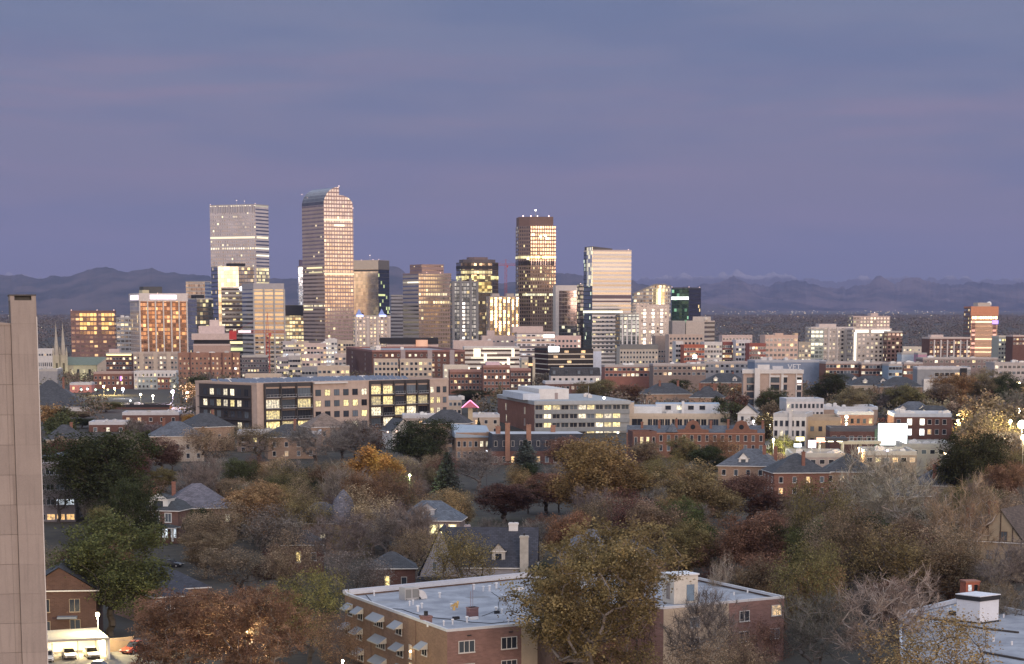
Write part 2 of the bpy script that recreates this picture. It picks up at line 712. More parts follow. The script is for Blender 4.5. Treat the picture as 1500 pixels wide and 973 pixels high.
def panel(B, name, face, u0, u1, v0, v1, mat, proud=.15, rim=None):
	"""a raised panel on a face ('f' front, 'l' left, 'r' right); u as share of the face width, v metres from the roof down"""
	L = B.w if face == 'f' else B.d
	z1, z0 = B.h - v0, B.h - v1
	mb = MB()
	a0, a1 = (u0 - .5) * L, (u1 - .5) * L
	if face == 'f':
		P = [(a0, -B.d / 2 - proud), (a1, -B.d / 2 - proud), (a1, -B.d / 2 + .05), (a0, -B.d / 2 + .05)]
	elif face == 'r':
		x = B.w / 2
		P = [(x + proud, a0), (x + proud, a1), (x - .05, a1), (x - .05, a0)]
	else:
		x = -B.w / 2
		P = [(x - proud, a1), (x - proud, a0), (x + .05, a0), (x + .05, a1)]
	mb.walls(P, z0, z1, cap=0, floor=True)
	return mb.build(name, mat, B.root)


def win_grid(B, face, cols, rows, fh, w, h, lit=.25, kinds='wwyycm', top=1.6, frame=None, u0=0, u1=1, skip=None, bars=0, seed=1, off=0.0, sill=False):
	"""windows as parts, rows counted from the roof down"""
	r = random.Random(seed * 131 + int(B.mid * 7))
	L = B.w if face == 'f' else B.d
	for i in range(cols):
		u = ((u0 + (u1 - u0) * (i + .5) / cols) - .5) * L
		for j in range(rows):
			if skip and skip(i, j):
				continue
			z = B.h - top - (j + .5) * fh
			if z < h * .7:
				continue
			k = pick(r, lit, kinds)
			if face == 'f':
				window(B.root, u, -B.d / 2 - off, z, 0, w, h, k, frame, bars, sill=sill)
			elif face == 'r':
				window(B.root, B.w / 2 + off, u, z, math.pi / 2, w, h, k, frame, bars, sill=sill)
			else:
				window(B.root, -B.w / 2 - off, -u, z, -math.pi / 2, w, h, k, frame, bars, sill=sill)


def units(B, n, seed=3, mat=None, z=None, s=1.0):
	"""mechanical boxes standing on the roof, each a part"""
	r = random.Random(seed)
	for i in range(n):
		x = (r.random() * .8 - .4) * B.w
		y = (r.random() * .7 - .35) * B.d
		w, d, h = r.uniform(1.2, 3) * s, r.uniform(1.2, 2.6) * s, r.uniform(1, 1.9) * s
		zz = B.h - 1.2 if z is None else z
		b = MB().box(x, x + w, y, y + d, zz, zz + h)
		b.tube((x + w / 2, y + d / 2, zz + h), (x + w / 2, y + d / 2, zz + h + .25), w * .3, n=8)
		b.build('rooftop_unit', mat or r.choice([METAL, CONC, TRIM]), B.root)


# ------------------------------------------------------------------ ground, far plain and mountains
def struct(o):
	o['kind'] = 'structure'
	return o


def make_ground():
	ys = [-1500, -600, -100, 150] + [200 + 50 * i for i in range(60)] + [3300 + 300 * i for i in range(20)] + [9500, 12000, 16000, 22000, 30000, 45000, 80000]
	V, Fc = [], []
	nx = 60
	for yy in ys:
		hw = 900 + .30 * max(yy, 0)
		for i in range(nx + 1):
			xx = (i / nx * 2 - 1) * hw
			dz = noise.noise(Vector((xx * .0006, yy * .0006, .3))) * min(6, max(0, (yy - 2500) * .002))
			V.append((xx, yy, gz(yy) + dz))
	for j in range(len(ys) - 1):
		for i in range(nx):
			a = j * (nx + 1) + i
			Fc.append((a, a + 1, a + nx + 2, a + nx + 1))
	me = bpy.data.meshes.new('ground')
	me.from_pydata(V, [], Fc)
	m, T, p, o = new_mat('ground')
	co = T.node('ShaderNodeTexCoord').outputs['Object']
	a = T.noise(co, .02, 6, .65)
	b = T.noise(co, .35, 4, .6)
	c = T.ramp(a, [(.3, (.035, .032, .024)), (.5, (.055, .046, .032)), (.62, (.075, .062, .045)), (.75, (.04, .045, .026))])
	c = T.mix(T.smooth(b, .35, .7), c, (.03, .026, .021))
	T.put(p.inputs['Base Color'], c)
	p.inputs['Roughness'].default_value = .95
	me.materials.append(m)
	for pl in me.polygons:
		pl.use_smooth = True
	struct(obj('ground', me))


def mountains(name, crest, Y0, Y1, seed, colA, colB, snow=None, rough=1.0, py_foot=None):
	"""a real range: foot at depth Y0, crest at Y1, ridged slopes between"""
	nx, ny = 640, 52
	pxs = np.linspace(crest[0][0], crest[-1][0], nx)
	tops = np.interp(pxs, [c[0] for c in crest], [c[1] for c in crest])
	V = np.zeros((ny + 4, nx, 3))
	tops = tops - np.array([(abs(noise.noise(Vector((q / 26, seed, 1)))) - .25) * 5 * rough + (abs(noise.noise(Vector((q / 7, seed, 5)))) - .25) * 2.2 * rough for q in pxs])
	for i in range(nx):
		Xc, Zc = PX(pxs[i], tops[i], Y1)
		ks = Xc / Y1
		for j in range(ny):
			t = j / (ny - 1)
			yy = Y0 + (Y1 - Y0) * t
			xx = ks * yy
			zb = gz(Y0) - 30
			q = Vector((xx / 1500.0 + yy / 9000.0, yy / 7000.0, seed))
			rid = 1 - abs(noise.noise(q * .55)) * 2
			rid2 = 1 - abs(noise.noise(q * 1.4)) * 2
			rid3 = 1 - abs(noise.noise(q * 3.6)) * 2
			n = rid * .30 + rid2 * .40 + rid3 * .30
			prof = t ** 1.25
			hgt = (Zc - zb)
			env = math.sin(math.pi * min(1, t)) ** .8
			zz = zb + hgt * (prof + env * (n - .35) * 1.0 * rough)
			lim = zb + hgt * (t * 1.02 + .04)
			zz = min(zz, lim)
			if t > .96:
				zz += hgt * .05 * (rid3 - .3) * rough
			V[j, i] = (xx, yy, zz)
		for k in range(4):
			yy = Y1 + (k + 1) * (Y1 - Y0) * .12
			V[ny + k, i] = (ks * yy, yy, Zc - (Zc - gz(Y0)) * (k + 1) * .25)
	H = ny + 4
	idx = np.arange(H * nx).reshape(H, nx)
	Fq = np.stack([idx[:-1, :-1], idx[:-1, 1:], idx[1:, 1:], idx[1:, :-1]], -1).reshape(-1, 4)
	me = bpy.data.meshes.new(name)
	me.from_pydata(V.reshape(-1, 3).tolist(), [], Fq.tolist())
	m, T, p, o = new_mat(name)
	co = T.node('ShaderNodeTexCoord').outputs['Object']
	g = T.node('ShaderNodeNewGeometry')
	mp = T.node('ShaderNodeMapping')
	T.put(mp.inputs[0], co)
	mp.inputs['Scale'].default_value = (1, .22, 2.0)
	n = T.noise(mp.outputs[0], .0013, 8, .7)
	c = T.mix(T.smooth(n, .40, .62), colA, colB)
	if snow:
		zz = T.sep(co)[2]
		s = T.math('ADD', zz, T.math('MULTIPLY', T.noise(co, .0009, 6, .7), 500.0))
		c = T.mix(T.smooth(s, snow, snow + 160), c, (.42, .36, .38))
	T.put(p.inputs['Base Color'], c)
	p.inputs['Roughness'].default_value = 1
	p.inputs['Specular IOR Level'].default_value = 0
	me.materials.append(m)
	for pl in me.polygons:
		pl.use_smooth = True
	struct(obj(name, me))


def make_far():
	mountains('foothills', [(-140, 410), (-60, 408), (0, 404), (30, 404), (60, 412), (75, 408), (95, 406), (120, 400), (140, 395), (165, 393), (187, 400), (205, 399), (222, 396),
						   (240, 400), (262, 404), (300, 404), (345, 409), (420, 412), (470, 410), (520, 404), (560, 395), (575, 393), (595, 402), (640, 405), (690, 414),
						   (730, 415), (760, 412), (815, 402), (835, 402), (850, 405), (925, 412), (950, 420), (985, 432), (1040, 446), (1120, 455), (1300, 462)],
			  21000, 29000, 2.2, (.035, .045, .04), (.13, .105, .095))
	mountains('flatiron_hills', [(880, 450), (960, 432), (1000, 424), (1040, 415), (1060, 410), (1085, 412), (1120, 420), (1160, 413), (1190, 416), (1230, 424), (1270, 416),
								(1290, 411), (1310, 415), (1340, 411), (1380, 418), (1420, 414), (1450, 419), (1500, 415), (1560, 414), (1640, 420)],
			  31000, 40000, 7.7, (.03, .036, .04), (.17, .125, .12), rough=1.7)
	mountains('snowy_range', [(-140, 415), (0, 408), (30, 404), (50, 410), (100, 416), (300, 418), (600, 418), (860, 416), (900, 412), (950, 408), (1000, 410), (1040, 406), (1080, 402), (1110, 405), (1140, 402), (1170, 408),
							  (1210, 412), (1260, 410), (1330, 407), (1360, 411), (1420, 409), (1500, 412), (1640, 408)],
			  50000, 60000, 4.1, (.09, .08, .085), (.14, .11, .11), snow=1180, rough=2.2)


def make_far_lights_and_woods():
	r = random.Random(11)
	# suburb lights strewn over the far plain
	mb = MB()
	for i in range(560):
		yy = math.exp(r.uniform(math.log(3300), math.log(26000)))
		if r.random() < .35:
			yy = r.uniform(15000, 29000)
		px = r.uniform(-20, 1520)
		if r.random() < .35:
			px = r.choice([1060, 1100, 1120, 1160, 1190, 1240, 1300, 1360]) + r.gauss(0, 14)
		xx = slope(px, 470)[0] * yy
		s = yy / 3300 * r.uniform(.20, .50)
		zz = gz(yy) + r.uniform(9, 16) + s
		mi = r.choice([0, 0, 0, 1, 1, 2])
		a = [(xx - s, yy, zz), (xx, yy - s, zz), (xx + s, yy, zz), (xx, yy + s, zz)]
		t, b = (xx, yy, zz + s), (xx, yy, zz - s)
		for k in range(4):
			mb.face([a[k], a[(k + 1) % 4], t], mi, [(0, 0)] * 3)
			mb.face([a[(k + 1) % 4], a[k], b], mi, [(0, 0)] * 3)
	o = mb.build('distant_lights', [emis((1, .66, .30), 1.7), emis((1, .84, .55), 2.2), emis((.9, .95, 1), 1.6)])
	o['kind'] = 'stuff'
	# wooded plain beyond the city, read as one mass
	rs = np.random.RandomState(5)
	n = 8000
	yy = np.exp(rs.uniform(math.log(2900), math.log(14000), n))
	px = rs.uniform(-260, 1760, n)
	xx = (px - 750) / F * yy / .99
	zz = np.interp(yy, _TY, _TZ)
	k = 60
	C = np.repeat(np.stack([xx, yy, zz], -1), k, 0)
	sc_ = np.repeat(rs.uniform(.8, 1.5, n) * (1 + yy / 9000), k)
	C += np.stack([rs.normal(0, 4.2, n * k) * sc_, rs.normal(0, 4.2, n * k) * sc_, (5 + np.abs(rs.normal(0, 2.6, n * k))) * np.minimum(sc_, 1.6)], -1)
	me = leaf_mesh('distant_woods', C, rs, 1.2 * sc_, 2.4 * sc_, np.clip(np.repeat(rs.uniform(0, 1, n), k) * .8 + rs.uniform(0, .2, n * k), 0, 1), up=2.0)
	m, T, p, o_ = new_mat('woodland')
	at = T.node('ShaderNodeAttribute', attribute_name='rnd')
	c = T.ramp(at.outputs['Fac'], [(0, (.115, .10, .075)), (.35, (.17, .125, .105)), (.6, (.19, .135, .115)), (.8, (.12, .108, .08)), (1, (.21, .155, .115))])
	T.put(p.inputs['Base Color'], c)
	p.inputs['Roughness'].default_value = 1
	me.materials.append(m)
	o = obj('distant_woods', me)
	o['kind'] = 'stuff'


def leaf_mesh(name, C, rs, s0, s1, rnd=None, up=.35):
	"""one rhombus leaf (or leaf spray) per centre in C, loosely facing up"""
	n = len(C)
	nrm = rs.normal(0, 1, (n, 3))
	nrm[:, 2] = np.abs(nrm[:, 2]) + up
	nrm /= np.linalg.norm(nrm, axis=1)[:, None]
	t = rs.normal(0, 1, (n, 3))
	u = np.cross(nrm, t)
	u /= np.linalg.norm(u, axis=1)[:, None] + 1e-9
	w = np.cross(nrm, u)
	sz = s0 + (s1 - s0) * rs.uniform(0, 1, n)
	a = (sz * .5)[:, None]
	b = (sz * .33)[:, None]
	V = np.stack([C - u * a, C - w * b + u * a * .15, C + u * a, C + w * b + u * a * .15], 1).reshape(-1, 3)
	me = bpy.data.meshes.new(name)
	me.vertices.add(n * 4)
	me.vertices.foreach_set('co', V.astype(np.float32).ravel())
	me.loops.add(n * 4)
	me.loops.foreach_set('vertex_index', np.arange(n * 4, dtype=np.int32))
	me.polygons.add(n)
	me.polygons.foreach_set('loop_start', np.arange(0, n * 4, 4, dtype=np.int32))
	me.update(calc_edges=True)
	at = me.attributes.new('rnd', 'FLOAT', 'POINT')
	rr = rs.uniform(0, 1, n) if rnd is None else rnd
	at.data.foreach_set('value', np.repeat(rr, 4).astype(np.float32))
	return me


def make_haze():
	mb = MB()
	x, y0, y1, z0, z1 = 26000, -1800, 84000, -60, 2600
	A = [(-x, y0), (x, y0), (x, y1), (-x, y1)]
	mb.walls(A, z0, z1, cap=0, floor=True)
	m = bpy.data.materials.new('haze')
	m.use_nodes = True
	T = NT(m.node_tree)
	T.n.clear()
	o = T.node('ShaderNodeOutputMaterial')
	v = T.node('ShaderNodeVolumePrincipled')
	v.inputs['Color'].default_value = (.42, .46, .76, 1)
	v.inputs['Density'].default_value = HAZE
	v.inputs['Anisotropy'].default_value = .0
	T.l.new(v.outputs[0], o.inputs['Volume'])
	h = mb.build('haze', m)
	h['kind'] = 'stuff'
	h.display_type = 'WIRE'


HAZE = 2.4e-5
# ------------------------------------------------------------------ downtown towers (the hand-placed skyline)
def circle_poly(cx_, cy_, r, a0, a1, n):
	return [(cx_ + r * math.cos(R(a0 + (a1 - a0) * i / n)), cy_ + r * math.sin(R(a0 + (a1 - a0) * i / n))) for i in range(n + 1)]


def skyline():
	GR_ = 'downtown high-rise towers'
	# -- dark brick office, blazing windows
	B = tower('office_tower', 'dark brick office block with a blazing orange centre block of windows, beside twin church spires', 'office tower',
			  100, 103, 168, 455, 2100, 8, facade((.20, .12, .11), 4.1, 4.1, .72, .5, (.34, .26, .24), .10, (1, .6, .25), 1.2, metal=.7),
			  depth=38, group=GR_, pmat=M((.2, .12, .11)))
	gl = facade((.22, .13, .11), 3.2, 4.1, .86, .66, (.6, .45, .3), .93, (1, .58, .16), 2.1, 0, seed=3)
	panel(B, 'lit_window_block', 'f', .20, .58, 1.5, 22, gl)
	panel(B, 'lit_window_block', 'f', .69, .97, 1.5, 22, gl)
	beacons(B, [(.02, .05), (.98, .05), (.6, .05)])
	# -- grey neighbour
	B = tower('office_block', 'narrow grey office block squeezed between the dark brick office and the orange ribbed hotel', 'office block',
			  168, 170, 193, 465, 2250, 10, facade((.35, .36, .38), 4, 4, .8, .55, (.35, .38, .42), .14, (1, .8, .4), 1.5), depth=24, group=GR_)
	units(B, 2, s=2)
	# -- hotel with white piers
	B = tower('hotel_tower', 'orange-glowing tower with white vertical ribs under a lit violet-white crown band', 'hotel', 190, 204, 273, 430, 2000, 20,
			  facade((.34, .17, .10), 2.65, 3.6, .9, .70, (.62, .38, .24), .08, (1, .6, .22), 1.4, jit=.02),
			  facade((.62, .54, .47), 5.0, 3.6, .42, .8, (.25, .22, .22), .05), group=GR_, pmat=M((.62, .55, .5)))
	for i in range(7):
		u = -.5 + i / 6
		MB().box(u * B.w - .55, u * B.w + .55, -B.d / 2 - .9, -B.d / 2 + .1, 0, B.h - 6).build('rib', M((.66, .60, .54)), B.root)
	MB().box(-B.w / 2 - .9, B.w / 2 + .9, -B.d / 2 - 1.1, B.d / 2, B.h - 6.8, B.h + .2).build('crown_band', M((.66, .60, .56)), B.root)
	MB().box(-B.w * .28, B.w * .28, -B.d / 2 - 1.5, -B.d / 2 - 1.1, B.h - 4.9, B.h - 1.3).build('lit_sign', emis((.9, .82, 1), 1.6), B.root)
	MB().box(-B.w / 2 - 1.3, -B.w / 2 - .9, -B.d / 2, B.d * .3, B.h - 5.5, B.h - 1.5).build('lit_sign', emis((.9, .82, 1), 1.5), B.root)
	roofbox(B, 'penthouse', .15, .55, .3, .7, 7, M((.08, .08, .08)))
	roofbox(B, 'penthouse', .12, .26, .25, .6, 4, M((.5, .45, .3)))
	beacons(B, [(.2, .3), (.45, .3)])
	# -- beige + black pair
	B = tower('office_tower', 'beige slab tower with a white corner light, seen above the dark glass block', 'office tower', 272, 300, 310, 412, 2500, -22,
			  facade((.5, .45, .4), 3, 4, .9, .7, (.5, .44, .4), .02), facade((.3, .35, .42), 3, 4, .9, .6, (.3, .36, .45), .05), group=GR_)
	MB().ball((B.w / 2, -B.d / 2, B.h - 22), 2.2, 8, 5).build('corner_light', emis((1, .97, .9), 6), B.root)
	B = tower('office_tower', 'dark glass tower with a mirror face, between the ribbed hotel and the tall grey tower', 'office tower', 273, 288, 312, 437, 2150, 30,
			  facade((.05, .06, .07), 3, 4, .9, .72, (.16, .17, .18), .12, (1, .8, .4), 1.3), facade((.25, .24, .24), 3, 4, .92, .8, (.42, .40, .38), .05), group=GR_)
	roofbox(B, 'penthouse', .1, .6, .2, .7, 4, DARK)
	# -- tall grey stone tower (tallest left)
	f1 = facade((.56, .51, .50), 3.0, 3.9, .55, .50, (.50, .47, .48), .05, (1, .85, .5), 1.6, .045, seed=1)
	f2 = facade((.60, .55, .54), 60, 3.9, 1, .42, (.34, .33, .36), .0, (1, .85, .5), 1.6, .06, seed=1)
	B = tower('skyscraper', 'tall pale grey square tower, highest on the left, its right side dark-banded', 'skyscraper', 307, 374, 393, 299, 2570, -24,
			  f1, f2, group=GR_, pmat=M((.42, .39, .39)))
	panel(B, 'screen_band', 'f', 0, 1, 2, 9, facade((.52, .48, .47), 2.2, 40, .5, 1, (.3, .3, .34), 0), .1)
	panel(B, 'lit_floor', 'f', .0, .98, 35.5, 37.6, emis((1, .86, .55), .95), .12)
	panel(B, 'lit_floor', 'r', .05, .95, 35.5, 37.6, emis((1, .86, .55), 1.0), .12)
	panel(B, 'gold_glazing', 'r', .0, 1, 70, 92, facade((.4, .36, .3), 3, 3.9, .95, .7, (.7, .6, .4), .6, (1, .78, .36), 1.4, seed=9), .2)
	mast(B, .45, .5, 5)
	mast(B, .62, .5, 4)
	beacons(B, [(.01, .02), (.99, .02)])
	# -- bright mirror slab with dark corner
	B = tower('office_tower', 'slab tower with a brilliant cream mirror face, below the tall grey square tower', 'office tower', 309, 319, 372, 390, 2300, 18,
			  facade((.14, .14, .16), 3, 3.9, .9, .7, (.22, .22, .25), .06), facade((.1, .11, .13), 3, 3.9, .9, .7, (.2, .2, .23), .04), group=GR_)
	panel(B, 'glowing_mirror_face', 'f', .0, .57, .2, 24, facade((.8, .72, .55), 3, 3.9, .98, .95, (.95, .9, .78), .45, (1, .88, .62), .9, jit=.004), .3)  # pane emission stands in for part of the mirror's reflected glow
	panel(B, 'glowing_mirror_face', 'f', .0, .10, 24.2, 66, facade((.8, .72, .55), 3, 3.9, .98, .95, (.95, .88, .7), .5, (1, .86, .55), .9, jit=.004), .3)  # same painted glow, narrow strip further down
	roofbox(B, 'penthouse', .35, .8, .2, .6, 4, DARK)
	beacons(B, [(.4, .3), (.55, .3), (.7, .3)])
	# -- striped dark/lit box in front
	B = tower('office_block', 'striped office block of dark ribbons and pale floors in front of the cream mirror slab', 'office block', 322, 324, 356, 421, 2180, 6,
			  facade((.42, .38, .34), 30, 4.0, 1, .55, (.10, .10, .11), 0, (1, .8, .4), 1.2, .0, seed=4), depth=26, group=GR_)
	panel(B, 'lit_floor', 'f', .02, .98, 51, 53.5, emis((1, .82, .42), 1.1))
	panel(B, 'lit_floor', 'f', .3, .98, 57, 60, emis((.85, .9, .4), .8))
	win_grid(B, 'f', 6, 8, 5, 2.6, 1.5, .4, 'yyc', 3, seed=2)
	MB().ball((B.w * .42, -B.d / 2 - 1, B.h - 1), 1.8, 8, 5).build('corner_light', emis((.9, .92, 1), 6), B.root)
	# -- gold band tower with grey side
	B = tower('office_tower', 'flat-topped tower with golden glass bands and a grey striped left side, behind the red crane', 'office tower', 354, 371, 416, 415, 2120, 27,
			  facade((.52, .47, .42), 60, 3.9, 1, .60, (.82, .74, .56), .0, seed=5, jit=.006),
			  facade((.50, .47, .46), 60, 3.9, 1, .45, (.25, .27, .31), 0), group=GR_, pmat=M((.4, .38, .38)))
	panel(B, 'top_band', 'f', 0, 1, 0.1, 5.5, M((.40, .38, .39)))
	panel(B, 'top_band', 'l', 0, 1, 0.1, 5.5, M((.40, .38, .39)))
	for i in range(4):
		u = -.5 + i / 3
		MB().box(u * B.w - .7, u * B.w + .7, -B.d / 2 - .5, -B.d / 2, 0, B.h - 5.5).build('pier', M((.42, .40, .38)), B.root)
	win_grid(B, 'f', 6, 7, 4.4, 3, 1.6, .4, 'yyc', 48, seed=6, off=.2)
	# -- block with black top, lit below
	B = tower('office_block', 'low block with black roof storey over brilliantly lit floors, left of curved-top tower', 'office block', 413, 415, 446, 447, 2350, 5,
			  facade((.5, .45, .35), 3, 3.8, .85, .62, (.7, .6, .4), .7, (1, .78, .36), 1.5, seed=7), depth=30, group=GR_)
	panel(B, 'roof_storey', 'f', 0, 1, .2, 11, M((.05, .05, .055)))
	# -- slim pale blue spire tower
	B = tower('glass_tower', 'slim pale blue glass tower peeping out left of the curved-top tower', 'glass tower', 435, 437, 447, 390, 2900, 10,
			  facade((.5, .55, .62), 2, 3.9, .9, .8, (.55, .62, .72), .1, (.9, .95, 1), .8), depth=16, group=GR_)
	MB().box(-B.w * .3, B.w * .3, -B.d * .3, B.d * .3, B.h, B.h + 8).build('top_mast', M((.12, .1, .15)), B.root)
	# -- the curved 'cash register' tower
	curved_tower()
	# -- tan mirror tower with dark side
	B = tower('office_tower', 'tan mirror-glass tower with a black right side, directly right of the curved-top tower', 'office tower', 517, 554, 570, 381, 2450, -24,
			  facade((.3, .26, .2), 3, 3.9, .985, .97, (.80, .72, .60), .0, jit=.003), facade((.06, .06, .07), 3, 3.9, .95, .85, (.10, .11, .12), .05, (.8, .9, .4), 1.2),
			  group=GR_, pmat=M((.5, .42, .34)))
	panel(B, 'dark_band', 'f', 0, 1, 10, 12, M((.1, .09, .08)))
	panel(B, 'top_wall', 'f', 0, 1, .2, 9.8, M((.55, .47, .38)))
	panel(B, 'top_wall', 'r', 0, 1, .2, 9.8, M((.16, .15, .15)))
	panel(B, 'painted_reflection', 'f', .18, .40, 56, 86, facade((.05, .05, .06), 3, 3.9, .9, .8, (.1, .1, .11), .12, (1, .8, .3), 1.2, seed=4), .2)  # dark irregular reflection painted onto the mirror glass as a panel
	panel(B, 'painted_reflection', 'f', .70, .98, 58, 86, facade((.05, .05, .06), 3, 3.9, .9, .8, (.1, .1, .11), .2, (1, .8, .3), 1.2, seed=8), .2)  # second painted patch of the same dark reflection
	panel(B, 'lit_floor', 'r', 0, .6, 36, 38, emis((.8, .85, .3), .8))
	mast(B, .5, .4, 5)
	beacons(B, [(.2, .3), (.75, .1), (.98, .1)])
	# -- lit apartment towers with blue-lit pyramids
	B = tower('apartment_tower', 'lit apartment towers with small blue-lit roof pyramids at the foot of the tan mirror tower', 'apartments', 517, 520, 572, 462, 2080, 8,
			  facade((.48, .42, .38), 3.3, 3.3, .55, .55, (.16, .15, .15), .34, (1, .75, .4), 1.4, seed=2), depth=24, group=GR_)
	for f in (.14, .78):
		x0 = (f - .5) * B.w
		mb = MB()
		q = [(x0 - 3.5, -5), (x0 + 3.5, -5), (x0 + 3.5, 4), (x0 - 3.5, 4)]
		for i in range(4):
			mb.face([(*q[i], B.h - 1), (*q[(i + 1) % 4], B.h - 1), (x0, -.5, B.h + 6)])
		mb.build('roof_pyramid', M((.25, .32, .6)), B.root)  # blue light is put into the pyramid's colour
		MB().box(x0 - 3, x0 + 3, -B.d / 2 - .4, -B.d / 2, B.h - 1.2, B.h + .4).build('blue_light', emis((.35, .4, 1), 3), B.root)
	for f in (.03, .36, .64, .97):
		x0 = (f - .5) * B.w
		MB().box(x0 - .9, x0 + .9, -B.d / 2 - .6, -B.d / 2, 0, B.h - 2).build('pier', M((.55, .49, .45)), B.root)
	B = tower('office_block', 'grey window-banded block between the tan mirror tower and the stepped brown tower', 'office block', 571, 573, 596, 432, 2600, 6,
			  facade((.34, .33, .35), 40, 4, 1, .45, (.2, .21, .25), .0, rowlit=.05), depth=30, group=GR_)
	# -- stepped brown twin top
	B = tower('office_tower', 'broad stepped-top tower with rosy gridded glass and a grey left side', 'office tower', 590, 613, 661, 400, 2250, 27,
			  facade((.30, .22, .19), 2.6, 3.9, .76, .6, (.82, .72, .60), .02, (1, .8, .4), 1.5, .06, seed=1, jit=.006),
			  facade((.44, .39, .36), 40, 3.9, 1, .40, (.3, .3, .32), .02, (1, .85, .5), 1.5, .08), group=GR_, pmat=M((.34, .25, .23)))
	roofbox(B, 'upper_storeys', .16, .83, .12, .88, 9.5, facade((.32, .22, .20), 2.6, 3.9, .7, .25, (.4, .3, .28), .02))
	beacons(B, [(.3, .1), (.72, .1)])
	# -- dark grey twin residential with lit strip
	B = tower('apartment_tower', 'slate-dark residential tower with a sparkling vertical strip of lights, right of the stepped tower', 'apartments', 660, 664, 699, 412, 2060, 8,
			  facade((.10, .11, .12), 3, 3.4, .85, .7, (.05, .06, .07), .03), depth=26, group=GR_, pmat=M((.3, .3, .31)))
	fr = M((.22, .22, .225))
	for f in (.0, .30, .72, 1.0):
		x0 = (f - .5) * B.w
		MB().box(x0 - 1.1, x0 + 1.1, -B.d / 2 - 1, -B.d / 2, 0, B.h + (3 if f in (.3, .72) else 0)).build('frame_pier', fr, B.root)
	panel(B, 'lit_strip', 'f', .36, .48, 18, 78, facade((.2, .2, .2), 4, 3.4, .8, .55, (.3, .33, .36), .75, (1, .93, .75), 1.8, seed=6), .3)
	# -- octagonal dark gold tower
	octagon_tower()
	# -- gold columns building
	B = tower('hotel_tower', 'hotel block with glowing gold vertical columns between dark piers, left of the tall brown tower', 'hotel', 714, 717, 760, 434, 2200, 8,
			  facade((.40, .32, .26), 4.2, 3.4, .55, .82, (.92, .70, .36), .12, (1, .66, .26), 1.3, seed=3, jit=.03), depth=25, group=GR_, pmat=M((.42, .36, .32)))
	for i in range(8):
		x0 = (-.5 + i / 7) * B.w
		MB().box(x0 - .7, x0 + .7, -B.d / 2 - .9, -B.d / 2, 0, B.h - 3).build('pier', M((.30, .24, .20)), B.root)
	roofbox(B, 'penthouse', .1, .35, .1, .6, 3.5, M((.42, .37, .34)))
	roofbox(B, 'penthouse', .6, .85, .1, .6, 3.5, M((.42, .37, .34)))
	# -- tall brown tower
	brown_tower()
	# -- white frame with pinkish glass
	B = tower('office_block', 'white-framed block with blush glass face, dark at its foot, right of tall brown tower', 'office block', 812, 814, 849, 418, 2350, 6,
			  M((.66, .60, .56)), depth=24, group=GR_, pmat=M((.66, .6, .56)), partname='frame_wall')
	panel(B, 'curtain_wall', 'f', .14, .90, 5.5, 41, facade((.4, .34, .32), 3, 4, .96, .9, (.33, .265, .255), .02, (1, .8, .5), 1.2, jit=.006), .2)
	panel(B, 'curtain_wall', 'f', .14, .90, 41.2, 76, facade((.1, .1, .11), 3, 4, .96, .8, (.16, .17, .19), .05, (1, .9, .6), 1.2, .12, jit=.006), .2)
	B = tower('office_tower', 'black glass sliver with tiny lit windows beside the golden slab tower', 'office tower', 848, 850, 858, 416, 2280, 8,
			  facade((.02, .02, .022), 3, 4, .9, .7, (.05, .05, .055), .14, (1, .85, .5), 1.4), depth=20, group=GR_)
	beacons(B, [(.1, .05), (.9, .05)])
	# -- golden slab
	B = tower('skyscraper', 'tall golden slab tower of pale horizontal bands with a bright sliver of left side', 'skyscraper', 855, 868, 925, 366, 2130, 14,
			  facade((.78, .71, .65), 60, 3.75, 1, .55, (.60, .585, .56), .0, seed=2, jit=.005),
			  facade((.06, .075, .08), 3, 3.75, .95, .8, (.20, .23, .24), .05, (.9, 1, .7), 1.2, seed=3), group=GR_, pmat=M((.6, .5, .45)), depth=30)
	panel(B, 'glowing_mirror_face', 'l', .0, .62, -2.5, 33, facade((.7, .6, .45), 3, 3.75, .98, .95, (.95, .92, .75), .6, (1, .85, .45), 1.0, jit=.004), .3)  # reflected brightness added as emission in the mirror panes
	panel(B, 'dark_band', 'f', 0, 1, 41.5, 44.8, M((.16, .12, .13)), .2)
	panel(B, 'dark_band', 'f', 0, 1, 46.6, 48.2, M((.16, .12, .13)), .2)
	panel(B, 'lit_floor', 'f', -.25 / 2, .78, 56, 58, emis((1, .93, .66), 1.5), .3)
	panel(B, 'lit_floor', 'l', 0, 1, 56, 58, emis((1, .97, .75), 1.6), .3)
	win_grid(B, 'f', 9, 9, 4.0, 2.2, 1.4, .10, 'yyc', 60, seed=3)
	mb = MB()
	mb.walls([(-B.w * .5, -B.d * .45), (B.w * .02, -B.d * .45), (B.w * .02, B.d * .4), (-B.w * .5, B.d * .4)], B.h - 1, [B.h + 3.2, B.h + 1.2, B.h + 1.2, B.h + 3.2], cap=0)
	mb.build('sloped_roof', M((.12, .11, .11)), B.root)
	beacons(B, [(.93, .03)])
	# -- small glass residential with white grid
	B = tower('apartment_tower', 'slender grey glass flats with white frame grid, at right foot of golden slab', 'apartments', 905, 908, 936, 459, 1900, 8,
			  facade((.22, .23, .23), 3.4, 3.3, .75, .7, (.08, .10, .11), .06), depth=20, group=GR_)
	for i in range(4):
		x0 = (-.36 + i * .24) * B.w
		MB().box(x0 - .55, x0 + .55, -B.d / 2 - .5, -B.d / 2, 0, B.h - 5).build('frame_pier', M((.68, .66, .64)), B.root)
	for j in range(4):
		zz = B.h - 9 - j * 9.5
		MB().box(-B.w * .38, B.w * .38, -B.d / 2 - .45, -B.d / 2, zz, zz + .6).build('frame_beam', M((.68, .66, .64)), B.root)
	round_towers()
